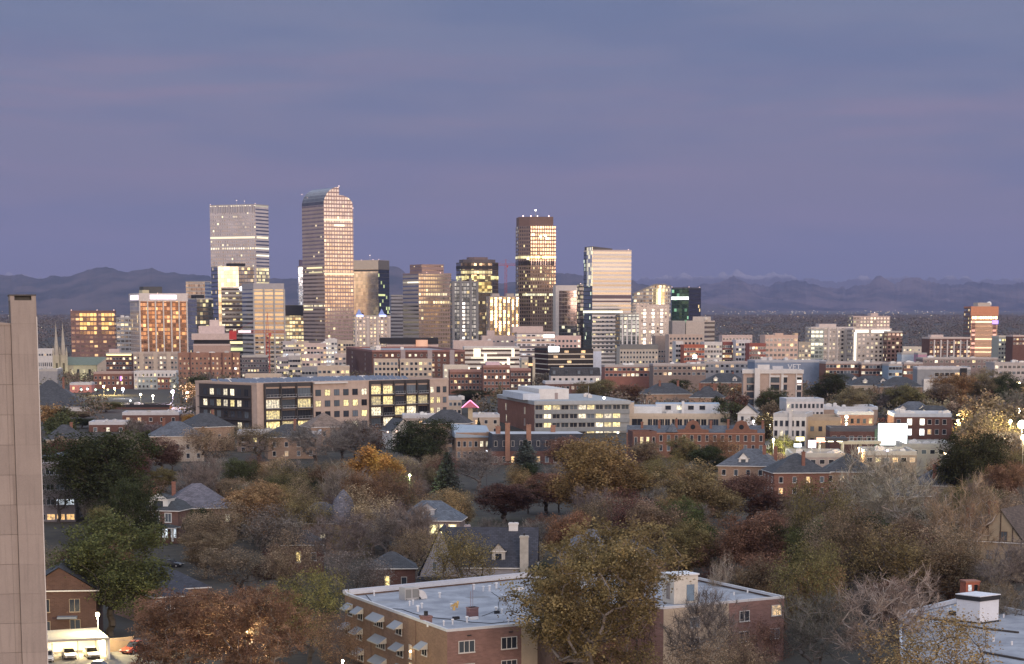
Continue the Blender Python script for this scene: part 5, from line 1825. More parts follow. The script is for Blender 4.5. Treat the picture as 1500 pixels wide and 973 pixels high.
# ------------------------------------------------------------------ nearer landmarks (600 - 1000 m)
def glassy_apartments():
	Y = 850
	a = 42
	cx_, cy_, w, d = frame_box(286, 376, 657, 561, Y, a)
	g = gz(Y) - 1
	h = PX(376, 561, Y)[1] - g
	t = thing('apartment_building', 'long five-storey apartment building with glowing yellow glass balconies and dark metal frames', 'apartments', (cx_, cy_, g), R(a))
	keep(286, 657, 553, 612, Y)
	keep(376, 657, 553, 606, 965)
	for fx in (-.3, 0, .3):
		FOOT.append((cx_ + math.cos(R(a)) * w * fx, cy_ + math.sin(R(a)) * w * fx, d * .75))
	tan = M((.46, .36, .30), fine=.08)
	dk = M((.055, .05, .05), rough=.5)
	poly = [(-w / 2, -d / 2), (w / 2, -d / 2), (w / 2, d / 2), (-w / 2, d / 2)]
	MB().walls(poly, 0, h - .8).build('wall', tan, t)
	MB().face([(*p, h - .8) for p in poly]).build('roof', M((.36, .37, .39)), t)
	MB().ring([(p[0] * 1.003, p[1] * 1.003) for p in poly], h - .79, h, .5).build('parapet', tan, t)
	fh = 4.15
	yf = -d / 2
	r = random.Random(12)

	def fx(f):
		return (f - .5) * w

	def bay(x0, x1, dark, n, lit, litset=None):
		# recessed dark frame with balconies
		if dark:
			b = MB()
			b.box(x0, x1, yf - .5, yf - .02, h - 1.6, h - .2)
			for i in range(n + 1):
				xx = x0 + (x1 - x0) * i / n
				b.box(xx - .28, xx + .28, yf - .9, yf - .02, 0, h - .3)
			b.build('metal_frame', dk, t)
		for j in range(5):
			zz = h - 1.6 - (j + 1) * fh
			if zz < 0:
				continue
			if dark:
				MB().box(x0, x1, yf - 1.2, yf - .02, zz - .3, zz).build('floor_slab', dk, t)
			for i in range(n):
				xa = x0 + (x1 - x0) * i / n + .45
				xb = x0 + (x1 - x0) * (i + 1) / n - .45
				on = (i, j) in litset if litset is not None else r.random() < lit
				k = r.choice('yyc') if on else r.choice('ddg')
				ww, hh = xb - xa, fh - (1.0 if dark else 1.9)
				if not dark:
					ww *= .7
				bars = max(1, int(ww / 1.3))
				o = window(t, (xa + xb) / 2, yf - .03, zz + hh / 2 + .25, 0, ww, hh, k, dk, bars)
				if dark:
					rb = MB().box(-ww / 2, ww / 2, -1.15, -1.08, -hh / 2 - .1, -hh / 2 + .12).box(-ww / 2, ww / 2, -1.15, -1.1, -hh / 2 + .85, -hh / 2 + .95)
					for q in range(5):
						xx = -ww / 2 + ww * q / 4
						rb.box(xx - .04, xx + .04, -1.14, -1.09, -hh / 2, -hh / 2 + .9)
					rb.build('railing', METAL, o)
	# measured from the photograph: share of the front width
	bay(fx(.035), fx(.27), True, 3, 0, {(0, 1), (0, 2), (0, 3), (1, 3), (2, 1), (2, 3)})
	bay(fx(.28), fx(.565), False, 6, 0, {(3, 1), (4, 1), (5, 0), (4, 3), (0, 1), (5, 2), (1, 0)})
	bay(fx(.57), fx(.885), True, 5, 0, {(0, 0), (1, 0), (0, 1), (1, 1), (0, 2), (2, 2), (3, 1), (4, 1), (3, 2), (1, 3)})
	bay(fx(.89), fx(.995), False, 3, 0, {(0, 1), (1, 1), (0, 2), (1, 2), (0, 0)})
	# canopy over the middle
	MB().box(fx(.28), fx(.45), yf - 1.0, yf - .05, h - .9, h - .3).build('eave_canopy', WHITE, t)
	# dark left side
	xl = -w / 2
	b = MB()
	b.box(xl - .35, xl - .02, -d / 2 + 3.4, d / 2 - 3, 0, h - 1.0)
	b.build('metal_frame', dk, t)
	for i in range(7):
		for j in range(5):
			yy = -d / 2 + 5.5 + i * (d - 9) / 7 + .8
			zz = h - 1.6 - (j + 1) * fh + 1.9
			on = r.random() < .34
			window(t, xl - .36, yy, zz, -math.pi / 2, 2.6, 2.4, r.choice('ycy') if on else r.choice('dg'), dk, 1)
	for j in range(5):
		zz = h - 1.6 - (j + 1) * fh
		MB().box(xl - 1.4, xl - .3, -d / 2 + 3.6, d / 2 - 3.2, zz - .15, zz + .1).build('balcony', dk, t)
	# solar rows and roof gear
	for k in range(3):
		b = MB()
		n = 26
		for i in range(n):
			xa = fx(.03 + .9 * i / n)
			yy = -d * .1 + k * d * .2
			b.face([(xa, yy, h - .4), (xa + w * .9 / n * .8, yy, h - .4), (xa + w * .9 / n * .8, yy + 2.2, h + .75), (xa, yy + 2.2, h + .75)])
		b.build('solar_panel_row', M((.10, .12, .17), rough=.3, var=.4), t)
	for i in range(6):
		MB().box(fx(.1 + i * .14), fx(.1 + i * .14) + 2, d * .3, d * .3 + 1.6, h - .8, h + .8).build('rooftop_unit', TRIM, t)


def grey_office():
	Y = 850
	B = tower('office_building', 'four-storey grey office with long lit ribbon windows, a brick end wall and white penthouse', 'office building', 729, 783, 922, 588, Y, 11, M((.30, .31, .31)), BRK,
			  depth=None, partname='wall', pmat=M((.34, .35, .35)), roof=ROOFG, yb=640)
	fh = 3.3
	r = random.Random(6)
	for j in range(4):
		z1 = B.h - 1.6 - j * fh
		b = MB().box(-B.w / 2, B.w / 2, -B.d / 2 - .55, -B.d / 2, z1 - 3.2, z1 - 1.62)
		b.build('spandrel', M((.24, .255, .26)), B.root)
		n = 11
		for i in range(n):
			if i == n - 1 and j > 0:
				continue
			p_ = .72 if j in (1, 3) else .5
			k = r.choice('cyyc') if r.random() < p_ else r.choice('ddg')
			window(B.root, -B.w / 2 + B.w * (i + .5) / n, -B.d / 2, z1 - .75, 0, B.w / n * .82, 1.6, k, M((.5, .45, .38)), 1)
	MB().box(-B.w / 2 - .3, B.w / 2 + .3, -B.d / 2 - 1.0, B.d / 2 + .2, B.h - 1.3, B.h + .12).build('fascia', M((.34, .36, .37)), B.root)
	for j in range(3):
		for i in range(4):
			window(B.root, -B.w / 2, -B.d / 2 + B.d * (.25 + .5 * (i // 2)) + (i % 2) * 1.6 - .8, B.h - 4.2 - j * 4.4, -math.pi / 2, .55, 2.6, 'c' if (i + j) % 3 == 0 else 'd', WF)
	roofbox(B, 'penthouse', .13, .45, .2, .75, 4.0, WHITE, B.h + .1, WHITE)
	roofbox(B, 'penthouse', -.06, .12, .15, .7, 2.4, M((.5, .55, .62)), B.h + .1, ROOFW)
	MB().box(-B.w * .2, -B.w * .2 + 1.2, -B.d * .3 - .1, -B.d * .3 + .05, B.h + .2, B.h + 2.6).build('penthouse_door', M((.3, .25, .24)), B.root)
	units(B, 7, 77, WHITE, z=B.h + .1)
	for f in (.03, .55, .8):
		MB().tube(((f - .5) * B.w, 0, B.h), ((f - .5) * B.w, 0, B.h + 4.5), .07, n=5).build('antenna_mast', METAL, B.root)
	MB().ball((B.w * .28, -B.d * .4, B.h + .8), .5, 8, 5).build('roof_lamp', emis((1, .97, .92), 6), B.root)
	# tan building to its right
	B = tower('office_building', 'low tan building with big dark grid windows and set-back white roof storeys', 'office building', 915, 919, 1071, 606, 870, -3, M((.52, .44, .34), fine=.08), None,
			  depth=30, partname='wall', pmat=M((.54, .46, .36)), roof=ROOFW)
	for i in range(6):
		window(B.root, -B.w * .5 + B.w * (.27 + i * .115), -B.d / 2, B.h - 4.4, 0, B.w * .095, 4.4, 'd', M((.4, .36, .3)), 3)
	window(B.root, -B.w * .5 + B.w * .12, -B.d / 2, B.h - 3.4, 0, 4, 2.6, 'd', M((.4, .36, .3)), 1)
	window(B.root, -B.w * .5 + B.w * .955, -B.d / 2, B.h - 2.6, 0, 3.4, 1.5, 'd', M((.4, .36, .3)), 1)
	for i in range(10):
		if i % 2:
			MB().box(-B.w * .5 + B.w * (.21 + .057 * i) - .2, -B.w * .5 + B.w * (.21 + .057 * i) + .2, -B.d / 2 - .25, -B.d / 2, B.h - 6.8, B.h - 1.6).build('pilaster', M((.52, .44, .34)), B.root)
	roofbox(B, 'roof_storey', -.02, .36, .3, .95, 3.2, M((.62, .63, .62)), None, ROOFW)
	roofbox(B, 'roof_storey', .30, .92, .5, 1.0, 4.0, M((.55, .56, .57)), None, M((.34, .42, .5)))
	roofbox(B, 'stair_head', .0, .09, .1, .5, 5, TAN, None)
	roofbox(B, 'flue', .55, .575, .4, .5, 5.2, WHITE, None)
	units(B, 7, 12, WHITE)
	for i in range(4):
		window(B.root, -B.w * .5 + B.w * (.42 + i * .11), 0 - .1, B.h + 1.6, 0, 2.2, 1.6, 'c' if i == 1 else 'd', WF)


def brick_terrace():
	Y = 745
	x0 = PX(918, 630, Y)[0]
	x1 = PX(1120, 630, Y)[0]
	g = gz(Y)
	h = PX(1000, 634, Y)[1] - g
	w = x1 - x0
	t = thing('brick_terrace', 'long red-brick Victorian terrace with rounded gables and round attic windows', 'terrace', ((x0 + x1) / 2, Y, g), R(-4))
	keep(918, 1120, 616, 641, Y)
	for f in (-.35, 0, .35):
		FOOT.append(((x0 + x1) / 2 + f * w, Y + 6, 9))
	d = 12
	bo = brick((.22, .112, .082))
	MB().walls([(-w / 2, 0), (w / 2, 0), (w / 2, d), (-w / 2, d)], 0, h).build('wall', bo, t)
	b = MB()
	b.face([(-w / 2, -.4, h), (w / 2, -.4, h), (w / 2, 5, h + 2.2), (-w / 2, 5, h + 2.2)])
	b.face([(-w / 2, 5, h + 2.2), (w / 2, 5, h + 2.2), (w / 2, d, h + 1), (-w / 2, d, h + 1)])
	rf = b.build('roof', SLATEB, t)
	r = random.Random(2)
	gx = [-.28, .06, .30, .46]
	for k, f in enumerate((.16 - .5 + .5 * 0, -.04, .30)):
		pass
	for f in (-.02 - .0, .33):
		xx = f * w
		gw = 5.2
		b = MB()
		q = [(xx - gw, h), (xx - gw, h + 1.0), (xx - gw * .55, h + 1.2), (xx - gw * .3, h + 3.6), (xx, h + 4.2), (xx + gw * .3, h + 3.6), (xx + gw * .55, h + 1.2), (xx + gw, h + 1.0), (xx + gw, h)]
		b.face([(p[0], -.3, p[1]) for p in q[::-1]][::-1])
		b.face([(p[0], .3, p[1]) for p in q][::-1])
		for i in range(len(q) - 1):
			b.face([(q[i][0], -.3, q[i][1]), (q[i][0], .3, q[i][1]), (q[i + 1][0], .3, q[i + 1][1]), (q[i + 1][0], -.3, q[i + 1][1])])
		gb = b.build('shaped_gable', bo, t)
		MB().tube((xx, -.42, h + 1.9), (xx, -.32, h + 1.9), .8, n=14).build('round_window', PANES['d'], gb)
	for i in range(8):
		xx = -w / 2 + w * (i + .5) / 8
		chimney(rf, xx + 2.2, 3, h + .8, h + 3.4 + (i % 3) * .5, .8, .8)
	for i in range(18):
		for j in range(3):
			xx = -w / 2 + w * (i + .5) / 18
			zz = h - 1.8 - j * 3.2
			if zz < 1:
				continue
			window(t, xx, 0, zz, 0, .95, 1.9, pick(r, .13, 'wy'), WF, sill=True)
	MB().box(-w / 2, w / 2, -.25, 0, h - .45, h - .05).build('cornice', M((.4, .22, .16)), t)
	# little turret roof
	b = MB()
	for i in range(8):
		a0, a1 = i * math.pi / 4, (i + 1) * math.pi / 4
		b.face([(-w * .17 + 2.6 * math.cos(a0), 1 + 2.6 * math.sin(a0), h + .2), (-w * .17 + 2.6 * math.cos(a1), 1 + 2.6 * math.sin(a1), h + .2), (-w * .17, 1, h + 3.2)])
	b.build('turret_roof', SLATEB, t)
	# darker brick house at the left end with two lit windows
	B = tower('brick_house', 'dark red-brick house with two lit windows at the left end of the terrace', 'house', 924, 927, 962, 632, 700, 6, BRKD, depth=10, partname='wall', pmat=BRKD)
	for i in range(4):
		window(B.root, -B.w / 2 + B.w * (i + .5) / 4, -B.d / 2, B.h - 3, 0, .8, 2.4, 'y' if i in (1, 2) else 'd', WF)
		window(B.root, -B.w / 2 + B.w * (i + .5) / 4, -B.d / 2, B.h - 7, 0, .8, 2, 'd', WF)


def left_mansard():
	Y = 720
	x0, x1 = PX(716, 640, Y)[0], PX(854, 640, Y)[0]
	g = gz(Y)
	H = PX(780, 636, Y)[1] - g
	w = x1 - x0
	d = 18
	t = thing('mansard_building', 'blue-black slate mansard block with tall brick chimneys and white flat roof, below the grey office', 'building', ((x0 + x1) / 2, Y + d / 2, g), R(5))
	keep(666, 854, 622, 657, Y)
	FOOT.append(((x0 + x1) / 2, Y + 8, 18))
	poly = [(-w / 2, -d / 2), (w / 2, -d / 2), (w / 2, d / 2), (-w / 2, d / 2)]
	MB().walls(poly, 0, H - 5.4).build('wall', BRKD, t)
	q = [(a * .965, c * .9) for a, c in poly]
	b = MB()
	for i in range(4):
		j = (i + 1) % 4
		b.face([(*poly[i], H - 5.4), (*poly[j], H - 5.4), (*q[j], H), (*q[i], H)])
	b.face([(*p, H - .02) for p in q], 1)
	rf = b.build('mansard_roof', [shingle((.04, .045, .06)), ROOFW], t)
	for xx, yy, up in ((-w * .33, -d * .52, 3.6), (-w * .10, -d * .44, 3.0), (-w * .42, -d * .3, 2.4), (w * .2, d * .2, 2.2)):
		chimney(rf, xx, yy, H - 8.5, H + up, 1.5, 1.1, BRKO)
	r = random.Random(9)
	for i in range(11):
		xx = -w / 2 + w * (i + .5) / 11
		obj('window', win_mesh(.9, 1.7, 'c' if i == 8 else 'd', WF), t, (xx, -d / 2 + .2, H - 3))
		window(t, xx, -d / 2, H - 8, 0, 1.0, 1.8, pick(r, .1, 'cw'), WF, sill=True)
	# grey sloping-roofed wing at left
	B = tower('brick_wing', 'brick building with a pale blue-grey sloping metal roof, left of the slate mansard block', 'building', 664, 668, 718, 634, 735, 7, BRKT, depth=14, partname='wall', pmat=BRKT)
	b = MB()
	ww, dd = B.w / 2 + .4, B.d / 2 + .4
	b.face([(-ww, -dd, B.h - .3), (ww, -dd, B.h - 1.3), (ww, dd, B.h + 1.6), (-ww, dd, B.h + 2.2)])
	b.walls([(-ww, -dd), (ww, -dd), (ww, dd), (-ww, dd)], B.h - 1.6, [B.h - .3, B.h - 1.3, B.h + 1.6, B.h + 2.2])
	b.build('sloping_roof', M((.30, .36, .42), rough=.5), B.root)
	win_grid(B, 'f', 6, 2, 3.4, .9, 1.7, .1, 'c', 2, frame=WF, seed=3, sill=True)


def right_cluster():
	"""the lit block round the white screen, right of centre"""
	# office with white stair tower
	B = tower('office_building', 'tan and brown office block with a tall white stair tower and flat white roof edge', 'office building', 1089, 1092, 1178, 542, 1000, -4, M((.42, .33, .28)), depth=20, partname='wall', pmat=WHITE)
	x = lambda f: (f - .5) * B.w
	yf = -B.d / 2
	MB().box(x(.19), x(.28), yf - 2.6, yf - .02, 0, B.h + .8).build('stair_tower', WHITE, B.root)
	MB().box(x(0) - .5, x(1) + .4, yf - .7, yf, B.h - 1.6, B.h + .1).build('fascia', WHITE, B.root)
	for f0, f1 in ((.06, .18), (.46, .61), (.68, .74), (.90, .98)):
		for j in range(5):
			zz = B.h - 3.4 - j * 3.2
			MB().box(x(f0), x(f1), yf - .12, yf - .02, zz - 2.5, zz + .1).build('window', PANES['d' if (j + int(f0 * 10)) % 4 else 'g'], B.root)
			if f0 > .4:
				MB().box(x(f0) - .2, x(f1) + .2, yf - .5, yf - .05, zz + .2, zz + 1.0).build('spandrel', WHITE if j == 0 else M((.4, .33, .3)), B.root)
	MB().box(x(.91), x(.98), yf - .3, yf - .13, B.h - 6.6, B.h - 4.4).build('lit_window', emis((1, .9, .8), 1.6), B.root)
	for f in (.44, .64, .66, .885):
		MB().box(x(f), x(f) + .5, yf - .45, yf - .02, 0, B.h - 1.6).build('pier', WHITE, B.root)
	roofbox(B, 'rooftop_unit', .25, .45, .3, .7, 3, WHITE)
	roofbox(B, 'rooftop_unit', .5, .68, .3, .7, 2.4, M((.5, .5, .52)))
	# white gabled cottage
	hip_house('gabled_cottage', 'small white gabled cottage left of the white-painted flats', 'house', 1096, 592, 840, 7, 9, 6.5, 3.2, R(-10), WHITE, SLATEB, hip=0, axis='y', lit=.1)
	# white painted flats with dark roof
	B = tower('apartment_building', 'white-painted three-storey flats with dark roof, beside the orange-lit brick wall', 'apartments', 1133, 1181, 1183, 606, 760, -14, M((.66, .65, .62), fine=.12), M((.5, .42, .34)), depth=20, partname='wall', pmat=M((.5, .5, .5)), roof=ROOFD)
	win_grid(B, 'f', 6, 3, 3.3, 1.0, 1.8, .08, 'c', 1.7, frame=M((.3, .3, .32)), seed=4, sill=True)
	MB().box(-B.w * .02, B.w * .08, -B.d / 2 - .8, -B.d / 2, 0, B.h + 1.2).build('chimney', WHITE, B.root)
	B = tower('apartment_building', 'pale two-storey flats with a flat grey-blue roof behind the white-painted flats', 'apartments', 1150, 1152, 1207, 584, 890, 3, M((.58, .56, .56)), depth=16, partname='wall', pmat=M((.5, .52, .55)), roof=M((.3, .36, .42)))
	win_grid(B, 'f', 9, 2, 3.2, .9, 1.6, .08, 'c', 1.3, seed=5, frame=M((.35, .35, .36)))
	B = tower('brick_building', 'ochre brick building washed in orange lamplight with a dark tarred roof', 'building', 1184, 1187, 1234, 611, 765, -5, M((.44, .34, .22)), depth=22, partname='wall', pmat=M((.4, .33, .25)), roof=ROOFD)
	win_grid(B, 'f', 4, 2, 4, 1.2, 1.6, .35, 'wy', 2, seed=6, frame=M((.3, .22, .15)))
	B = tower('brick_building', 'brown brick building with a glaring wall lamp and orange doorways', 'building', 1226, 1229, 1282, 603, 800, -5, BRKO, depth=18, partname='wall', pmat=M((.5, .52, .54)), roof=ROOFW)
	win_grid(B, 'f', 6, 3, 3.5, 1.1, 1.7, .3, 'wy', 1.6, seed=7, frame=M((.3, .22, .15)))
	B = tower('flat_roofed_building', 'long low building with a white-blue flat roof behind the ochre brick building', 'building', 1184, 1186, 1288, 596, 900, -3, M((.35, .27, .22)), depth=26, partname='wall', pmat=M((.55, .58, .62)), roof=ROOFW)
	units(B, 5, 14, WHITE)
	# brick flats with lit stair windows
	B = tower('brick_apartment_building', 'brown brick flats with four glaring lit stair windows, right of the white billboard', 'apartments', 1310, 1313, 1396, 606, 760, -4, BRKD, depth=24, partname='wall', pmat=M((.5, .54, .58)), roof=ROOFW)
	for f in (.27, .49):
		for j in range(2):
			window(B.root, (f - .5) * B.w, -B.d / 2, B.h - 2.8 - j * 3.4, 0, 1.5, 2.2, 'b' if j else 'c', WF)
			MB().box((f - .5) * B.w - .7, (f - .5) * B.w + .7, -B.d / 2 - .25, -B.d / 2 - .1, B.h - 3.6 - j * 3.4, B.h - 2.0 - j * 3.4).build('lit_pane', emis((1, .95, .88), 2.6), B.root)
	for f in (.08, .62, .75, .88):
		for j in range(3):
			window(B.root, (f - .5) * B.w, -B.d / 2, B.h - 2.8 - j * 3.3, 0, 1.2, 1.6, 'w' if (f, j) == (.62, 1) else 'd', WF, sill=True)
	units(B, 6, 15, WHITE)
	# white screen billboard
	Y = 700
	X0, Zt = PX(1287, 621, Y)
	X1, Zb = PX(1328, 652, Y)
	g = gz(Y)
	t = thing('billboard', 'large blank glowing white billboard screen on a steel frame', 'billboard', ((X0 + X1) / 2, Y, g), R(-4))
	w, h0, h1 = (X1 - X0), Zb - g, Zt - g
	MB().box(-w / 2, w / 2, -.12, 0, h0, h1).build('lit_screen', emis((1, 1, 1), 3.2, True), t)
	MB().box(-w / 2 - .3, w / 2 + .3, .02, .5, h0 - .3, h1 + .3).build('frame', M((.1, .14, .13)), t)
	for f in (-.4, .4):
		MB().tube((f * w, .4, 0), (f * w, .4, h0), .22, n=8).build('post', METAL, t)
	# dark shop behind with green corner strip
	B = tower('shop_building', 'dark brown low shop with a green corner strip behind the white billboard', 'shop', 1216, 1218, 1332, 627, 735, -3, BRKD, depth=16, partname='wall', pmat=M((.12, .12, .13)), roof=ROOFG)
	win_grid(B, 'f', 9, 1, 3.2, 1.4, 1.4, .15, 'wy', 1.8, seed=8)
	panel(B, 'green_strip', 'f', .575, .605, .3, 7, M((.16, .26, .17)), .3)
	# raised deck
	Y = 690
	X0, Zd = PX(1231, 646, Y)
	X1, _ = PX(1290, 646, Y)
	g = gz(Y)
	t = thing('raised_deck', 'raised walkway deck with a handrail lit cream from below, left of the billboard', 'walkway', ((X0 + X1) / 2, Y, g), R(6))
	w, h = X1 - X0, Zd - g
	MB().box(-w / 2, w / 2, -2, 2, h - .9, h).build('deck', M((.55, .5, .38)), t)
	b = MB()
	b.tube((-w / 2, -2, h + 1.1), (w / 2, -2, h + 1.1), .07, n=5)
	for i in range(12):
		xx = -w / 2 + w * i / 11
		b.tube((xx, -2, h), (xx, -2, h + 1.1), .05, n=4)
	b.build('handrail', METAL, t)
	for f in (-.46, 0, .46):
		MB().box(f * w - .35, f * w + .35, -.4, .4, 0, h - .9).build('post', M((.5, .46, .36)), t)
	# filling-station canopy and signs
	Y = 680
	X0, Z = PX(1196, 641, Y)
	X1, _ = PX(1240, 641, Y)
	g = gz(Y)
	t = thing('station_canopy', 'dark flat forecourt canopy with bright underside lights beside the pink lit sign', 'canopy', ((X0 + X1) / 2, Y, g), R(-4))
	w, h = X1 - X0, Z - g
	MB().box(-w / 2, w / 2, -4, 4, h - .9, h).build('canopy_roof', M((.06, .06, .07)), t)
	for f in (-.4, .4):
		MB().tube((f * w, 0, 0), (f * w, 0, h - .9), .2, n=8).build('post', WHITE, t)
	for f in (-.3, -.05, .25):
		MB().box(f * w - .8, f * w + .8, -3.9, -2.6, h - 1.06, h - .92).build('canopy_light', emis((1, .9, .6), 8, True), t)
	for nm, lab, p0, p1, y0, y1, c, s in (('lit_sign', 'pinkish white glowing shop sign near the lit yellow tree', 1184, 1195, 645, 656, (1, .82, 1), 2.6),
										  ('lit_sign', 'red-orange glowing shop sign above the forecourt', 1196, 1208, 641, 648, (1, .35, .2), 2.2),
										  ('lit_sign', 'small yellow-lit shop sign right of the lit yellow tree', 1166, 1178, 640, 646, (1, .85, .3), 2.0),
										  ('lit_sign', 'small blue-white glowing sign below the lit yellow tree', 1163, 1174, 650, 655, (.75, .85, 1), 2.4)):
		Ys = 668
		X0, Z1 = PX(p0, y0, Ys)
		X1, Z0 = PX(p1, y1, Ys)
		g = gz(Ys)
		t = thing(nm, lab, 'sign', ((X0 + X1) / 2, Ys, g))
		w = X1 - X0
		MB().box(-w / 2, w / 2, -.2, -.05, Z0 - g, Z1 - g).build('sign_face', emis(c, s, True), t)
		MB().box(-w / 2 - .08, w / 2 + .08, -.04, .2, Z0 - g - .08, Z1 - g + .08).build('frame', DARK, t)
		MB().tube((0, .1, 0), (0, .1, Z0 - g), .12, n=6).build('post', METAL, t)
	# pale flat roofs in front
	for i, (lab, p0, p1, yt, Y, wl, rf) in enumerate((
			('low building with a pale lit flat roof under the billboard', 1268, 1345, 661, 640, M((.3, .25, .2)), ROOFW),
			('white-roofed low shop with rooftop box right of the billboard', 1322, 1400, 650, 680, M((.4, .38, .34)), ROOFW),
			('low pale shed roof crowded with units left of the dark pyramid roof', 1158, 1240, 664, 650, M((.34, .3, .28)), ROOFW))):
		B = tower('flat_roofed_building', lab, 'building', p0, p0 + 2, p1, yt, Y, -3, wl, depth=22, partname='wall', pmat=M((.42, .41, .38)), roof=rf)
		units(B, 7, 60 + i, WHITE, s=.8)
		win_grid(B, 'f', 6, 1, 3, 1.4, 1.2, .3, 'yw', 1.0, seed=60 + i)
	# white gable and houses behind centre
	hip_house('gabled_house', 'house with a bright white triangular gable below the glassy apartments', 'house', 583, 613, None, 8, 10, 6, 4.2, R(24), WHITE, SLATE, hip=0, axis='y', lit=.3)
	hip_house('hip_roofed_house', 'tan pyramid-roofed house right before the middle of the glassy apartments', 'house', 474, 604, None, 13, 13, 7, 4.8, R(20), BRKT, shingle((.20, .15, .12)), chim=[], lit=.1)
	hip_house('hip_roofed_house', 'slate hip-roofed house with a tall tan chimney left of the pyramid-roofed house', 'house', 425, 621, None, 16, 12, 7, 4, R(12), BRKT, SLATE, chim=[(1.2, -3, 5)], lit=.1)
	for i, (lab, px, yr, w, d, rz, rf, ch) in enumerate((
			('blue-grey slate hip house left below the glassy apartments', 258, 617, 17, 14, 10, SLATEB, [(-4, 0, 3)]),
			('dark slate house with three small vents at the left foot of glassy apartments', 300, 605, 16, 12, 38, SLATE, [(3, 0, 3)]),
			('low dark shingled house with chimney stack right of the glassy apartments end', 655, 600, 16, 12, -8, SLATE, []),
			('dark hip-roofed house with chimneys behind the tan grid-window building', 975, 561, 20, 14, 8, SLATE, [(-3, -2, 3), (5, -2, 3)]),
			('small dark hip roof behind the tan grid-window building with brick chimneys', 1036, 566, 14, 12, -6, SLATE, [(-3, -2, 4), (3, -2, 4)]),
			('wide slate-roofed house with lit cream eaves left of the white stair tower', 1062, 547, 24, 16, -4, SLATE, [(4, 0, 2)]),
			('slate house with pale round-arched dormer right of the stair-tower office', 1238, 547, 22, 16, -5, SLATE, [(-5, 0, 2)]),
			('slate hip-roofed house with yellow walls beside the arched-dormer house', 1276, 550, 22, 14, 6, SLATE, [(3, 0, 2)]),
			('dark-roofed tan block with lit windows right of the yellow-walled house', 1318, 552, 20, 14, -3, SLATE, []),
			('blue-grey metal roofs with twin white gablets left of the autumn street trees', 1338, 588, 18, 14, -12, SLATEB, []),
			('long dark slate roof with two white dormers, right of the metal roofs', 1368, 594, 18, 12, -8, SLATE, []),
			('small grey shingled house by the concrete tower at left', 95, 622, 12, 10, 12, SLATE, [(2, 0, 2)]))):
		hp = hip_house('hip_roofed_house', lab, 'house', px, yr, None, w, d, 8, 4.5, R(rz), random.Random(i).choice([BRKT, TAN, BRK]), rf, chim=ch, lit=.25, seed=i)
		if 'dormer' in lab or 'gablets' in lab or 'cream eaves' in lab:
			for sx in (-w * .2, w * .2):
				dormer(hp, sx, -d / 2 + 1.2, 8.6, 0, 2.2, 1.6, 1.1, 3, WHITE, SLATE, 'c' if sx < 0 else 'g')
	B = tower('modern_building', 'grey modern building with a white projecting box among the right-hand street trees', 'building', 1344, 1348, 1424, 538, 1150, -4, M((.24, .25, .27)), depth=22, partname='wall', pmat=M((.5, .5, .52)))
	panel(B, 'white_box', 'f', .12, .30, 6, 13, WHITE, 1.5)
	panel(B, 'dark_bay', 'f', .8, .93, .5, 14, DARK, .5)
	win_grid(B, 'f', 5, 2, 3.4, 2, 1.8, .2, 'wy', 2, seed=31, u0=.32, u1=.8)
	# left-hand low roofs
	for i, (lab, p0, p1, yt, Y, wl, rf) in enumerate((
			('long low brick building with a thin white roof edge left of the glassy apartments', 177, 262, 604, 900, BRKD, ROOFG),
			('low brick building with pale metal roof near the concrete tower', 128, 186, 618, 860, BRKD, ROOFW),
			('flat black-roofed shop row lit from behind, under the violet lamp', 162, 248, 593, 1000, BRKD, ROOFD),
			('brick building with pink front beside the cathedral foot', 100, 134, 561, 1240, M((.5, .22, .2)), ROOFG),
			('long white-edged flat roof under the bare trees, centre left', 345, 470, 632, 770, M((.22, .17, .15)), ROOFW),
			('low building with white-blue flat roof right of the white triangular gable', 588, 660, 608, 830, M((.36, .3, .26)), ROOFW),
			('low white-roofed building left of the grey office brick end', 690, 732, 607, 860, M((.4, .33, .27)), ROOFW),
			('small tan block with one yellow window at the right end of glassy apartments', 655, 676, 582, 960, TAN, ROOFG))):
		B = tower('flat_roofed_building', lab, 'building', p0, p0 + 2, p1, yt, Y, 4, wl, depth=16, partname='wall', pmat=M((.5, .5, .52)) if i not in (2,) else DARK, roof=rf)
		win_grid(B, 'f', max(3, int(B.w / 4)), 2, 3.2, 1.2, 1.4, .2, 'wcy', 1.3, seed=70 + i, sill=True)
		units(B, 4, 70 + i, s=.9)
	# pink neon gable on a pillar
	Y = 800
	X, Z = PX(689, 597, Y)
	g = gz(Y)
	t = thing('neon_gable_sign', 'pink neon-edged gable roof on a tan pillar', 'sign', (X, Y, g))
	h = Z - g
	MB().box(-.8, .8, -.8, .8, 0, h - .1).box(-1.3, 1.3, -1.3, 1.3, 0, 4.2).build('pillar', M((.46, .38, .26)), t)
	W_ = 2.8
	b = MB()
	b.face([(-W_, -2, h), (0, -2, h + 2.5), (0, 2, h + 2.5), (-W_, 2, h)]).face([(0, -2, h + 2.5), (W_, -2, h), (W_, 2, h), (0, 2, h + 2.5)]).face([(-W_, -1.9, h), (W_, -1.9, h), (0, -1.9, h + 2.4)])
	b.build('gable_roof', M((.45, .16, .22)), t)
	b = MB()
	b.tube((-W_ - .2, -2.1, h), (0, -2.1, h + 2.6), .18, n=6).tube((W_ + .2, -2.1, h), (0, -2.1, h + 2.6), .18, n=6)
	b.build('neon_tube', emis((1, .25, .5), 2.0), t)


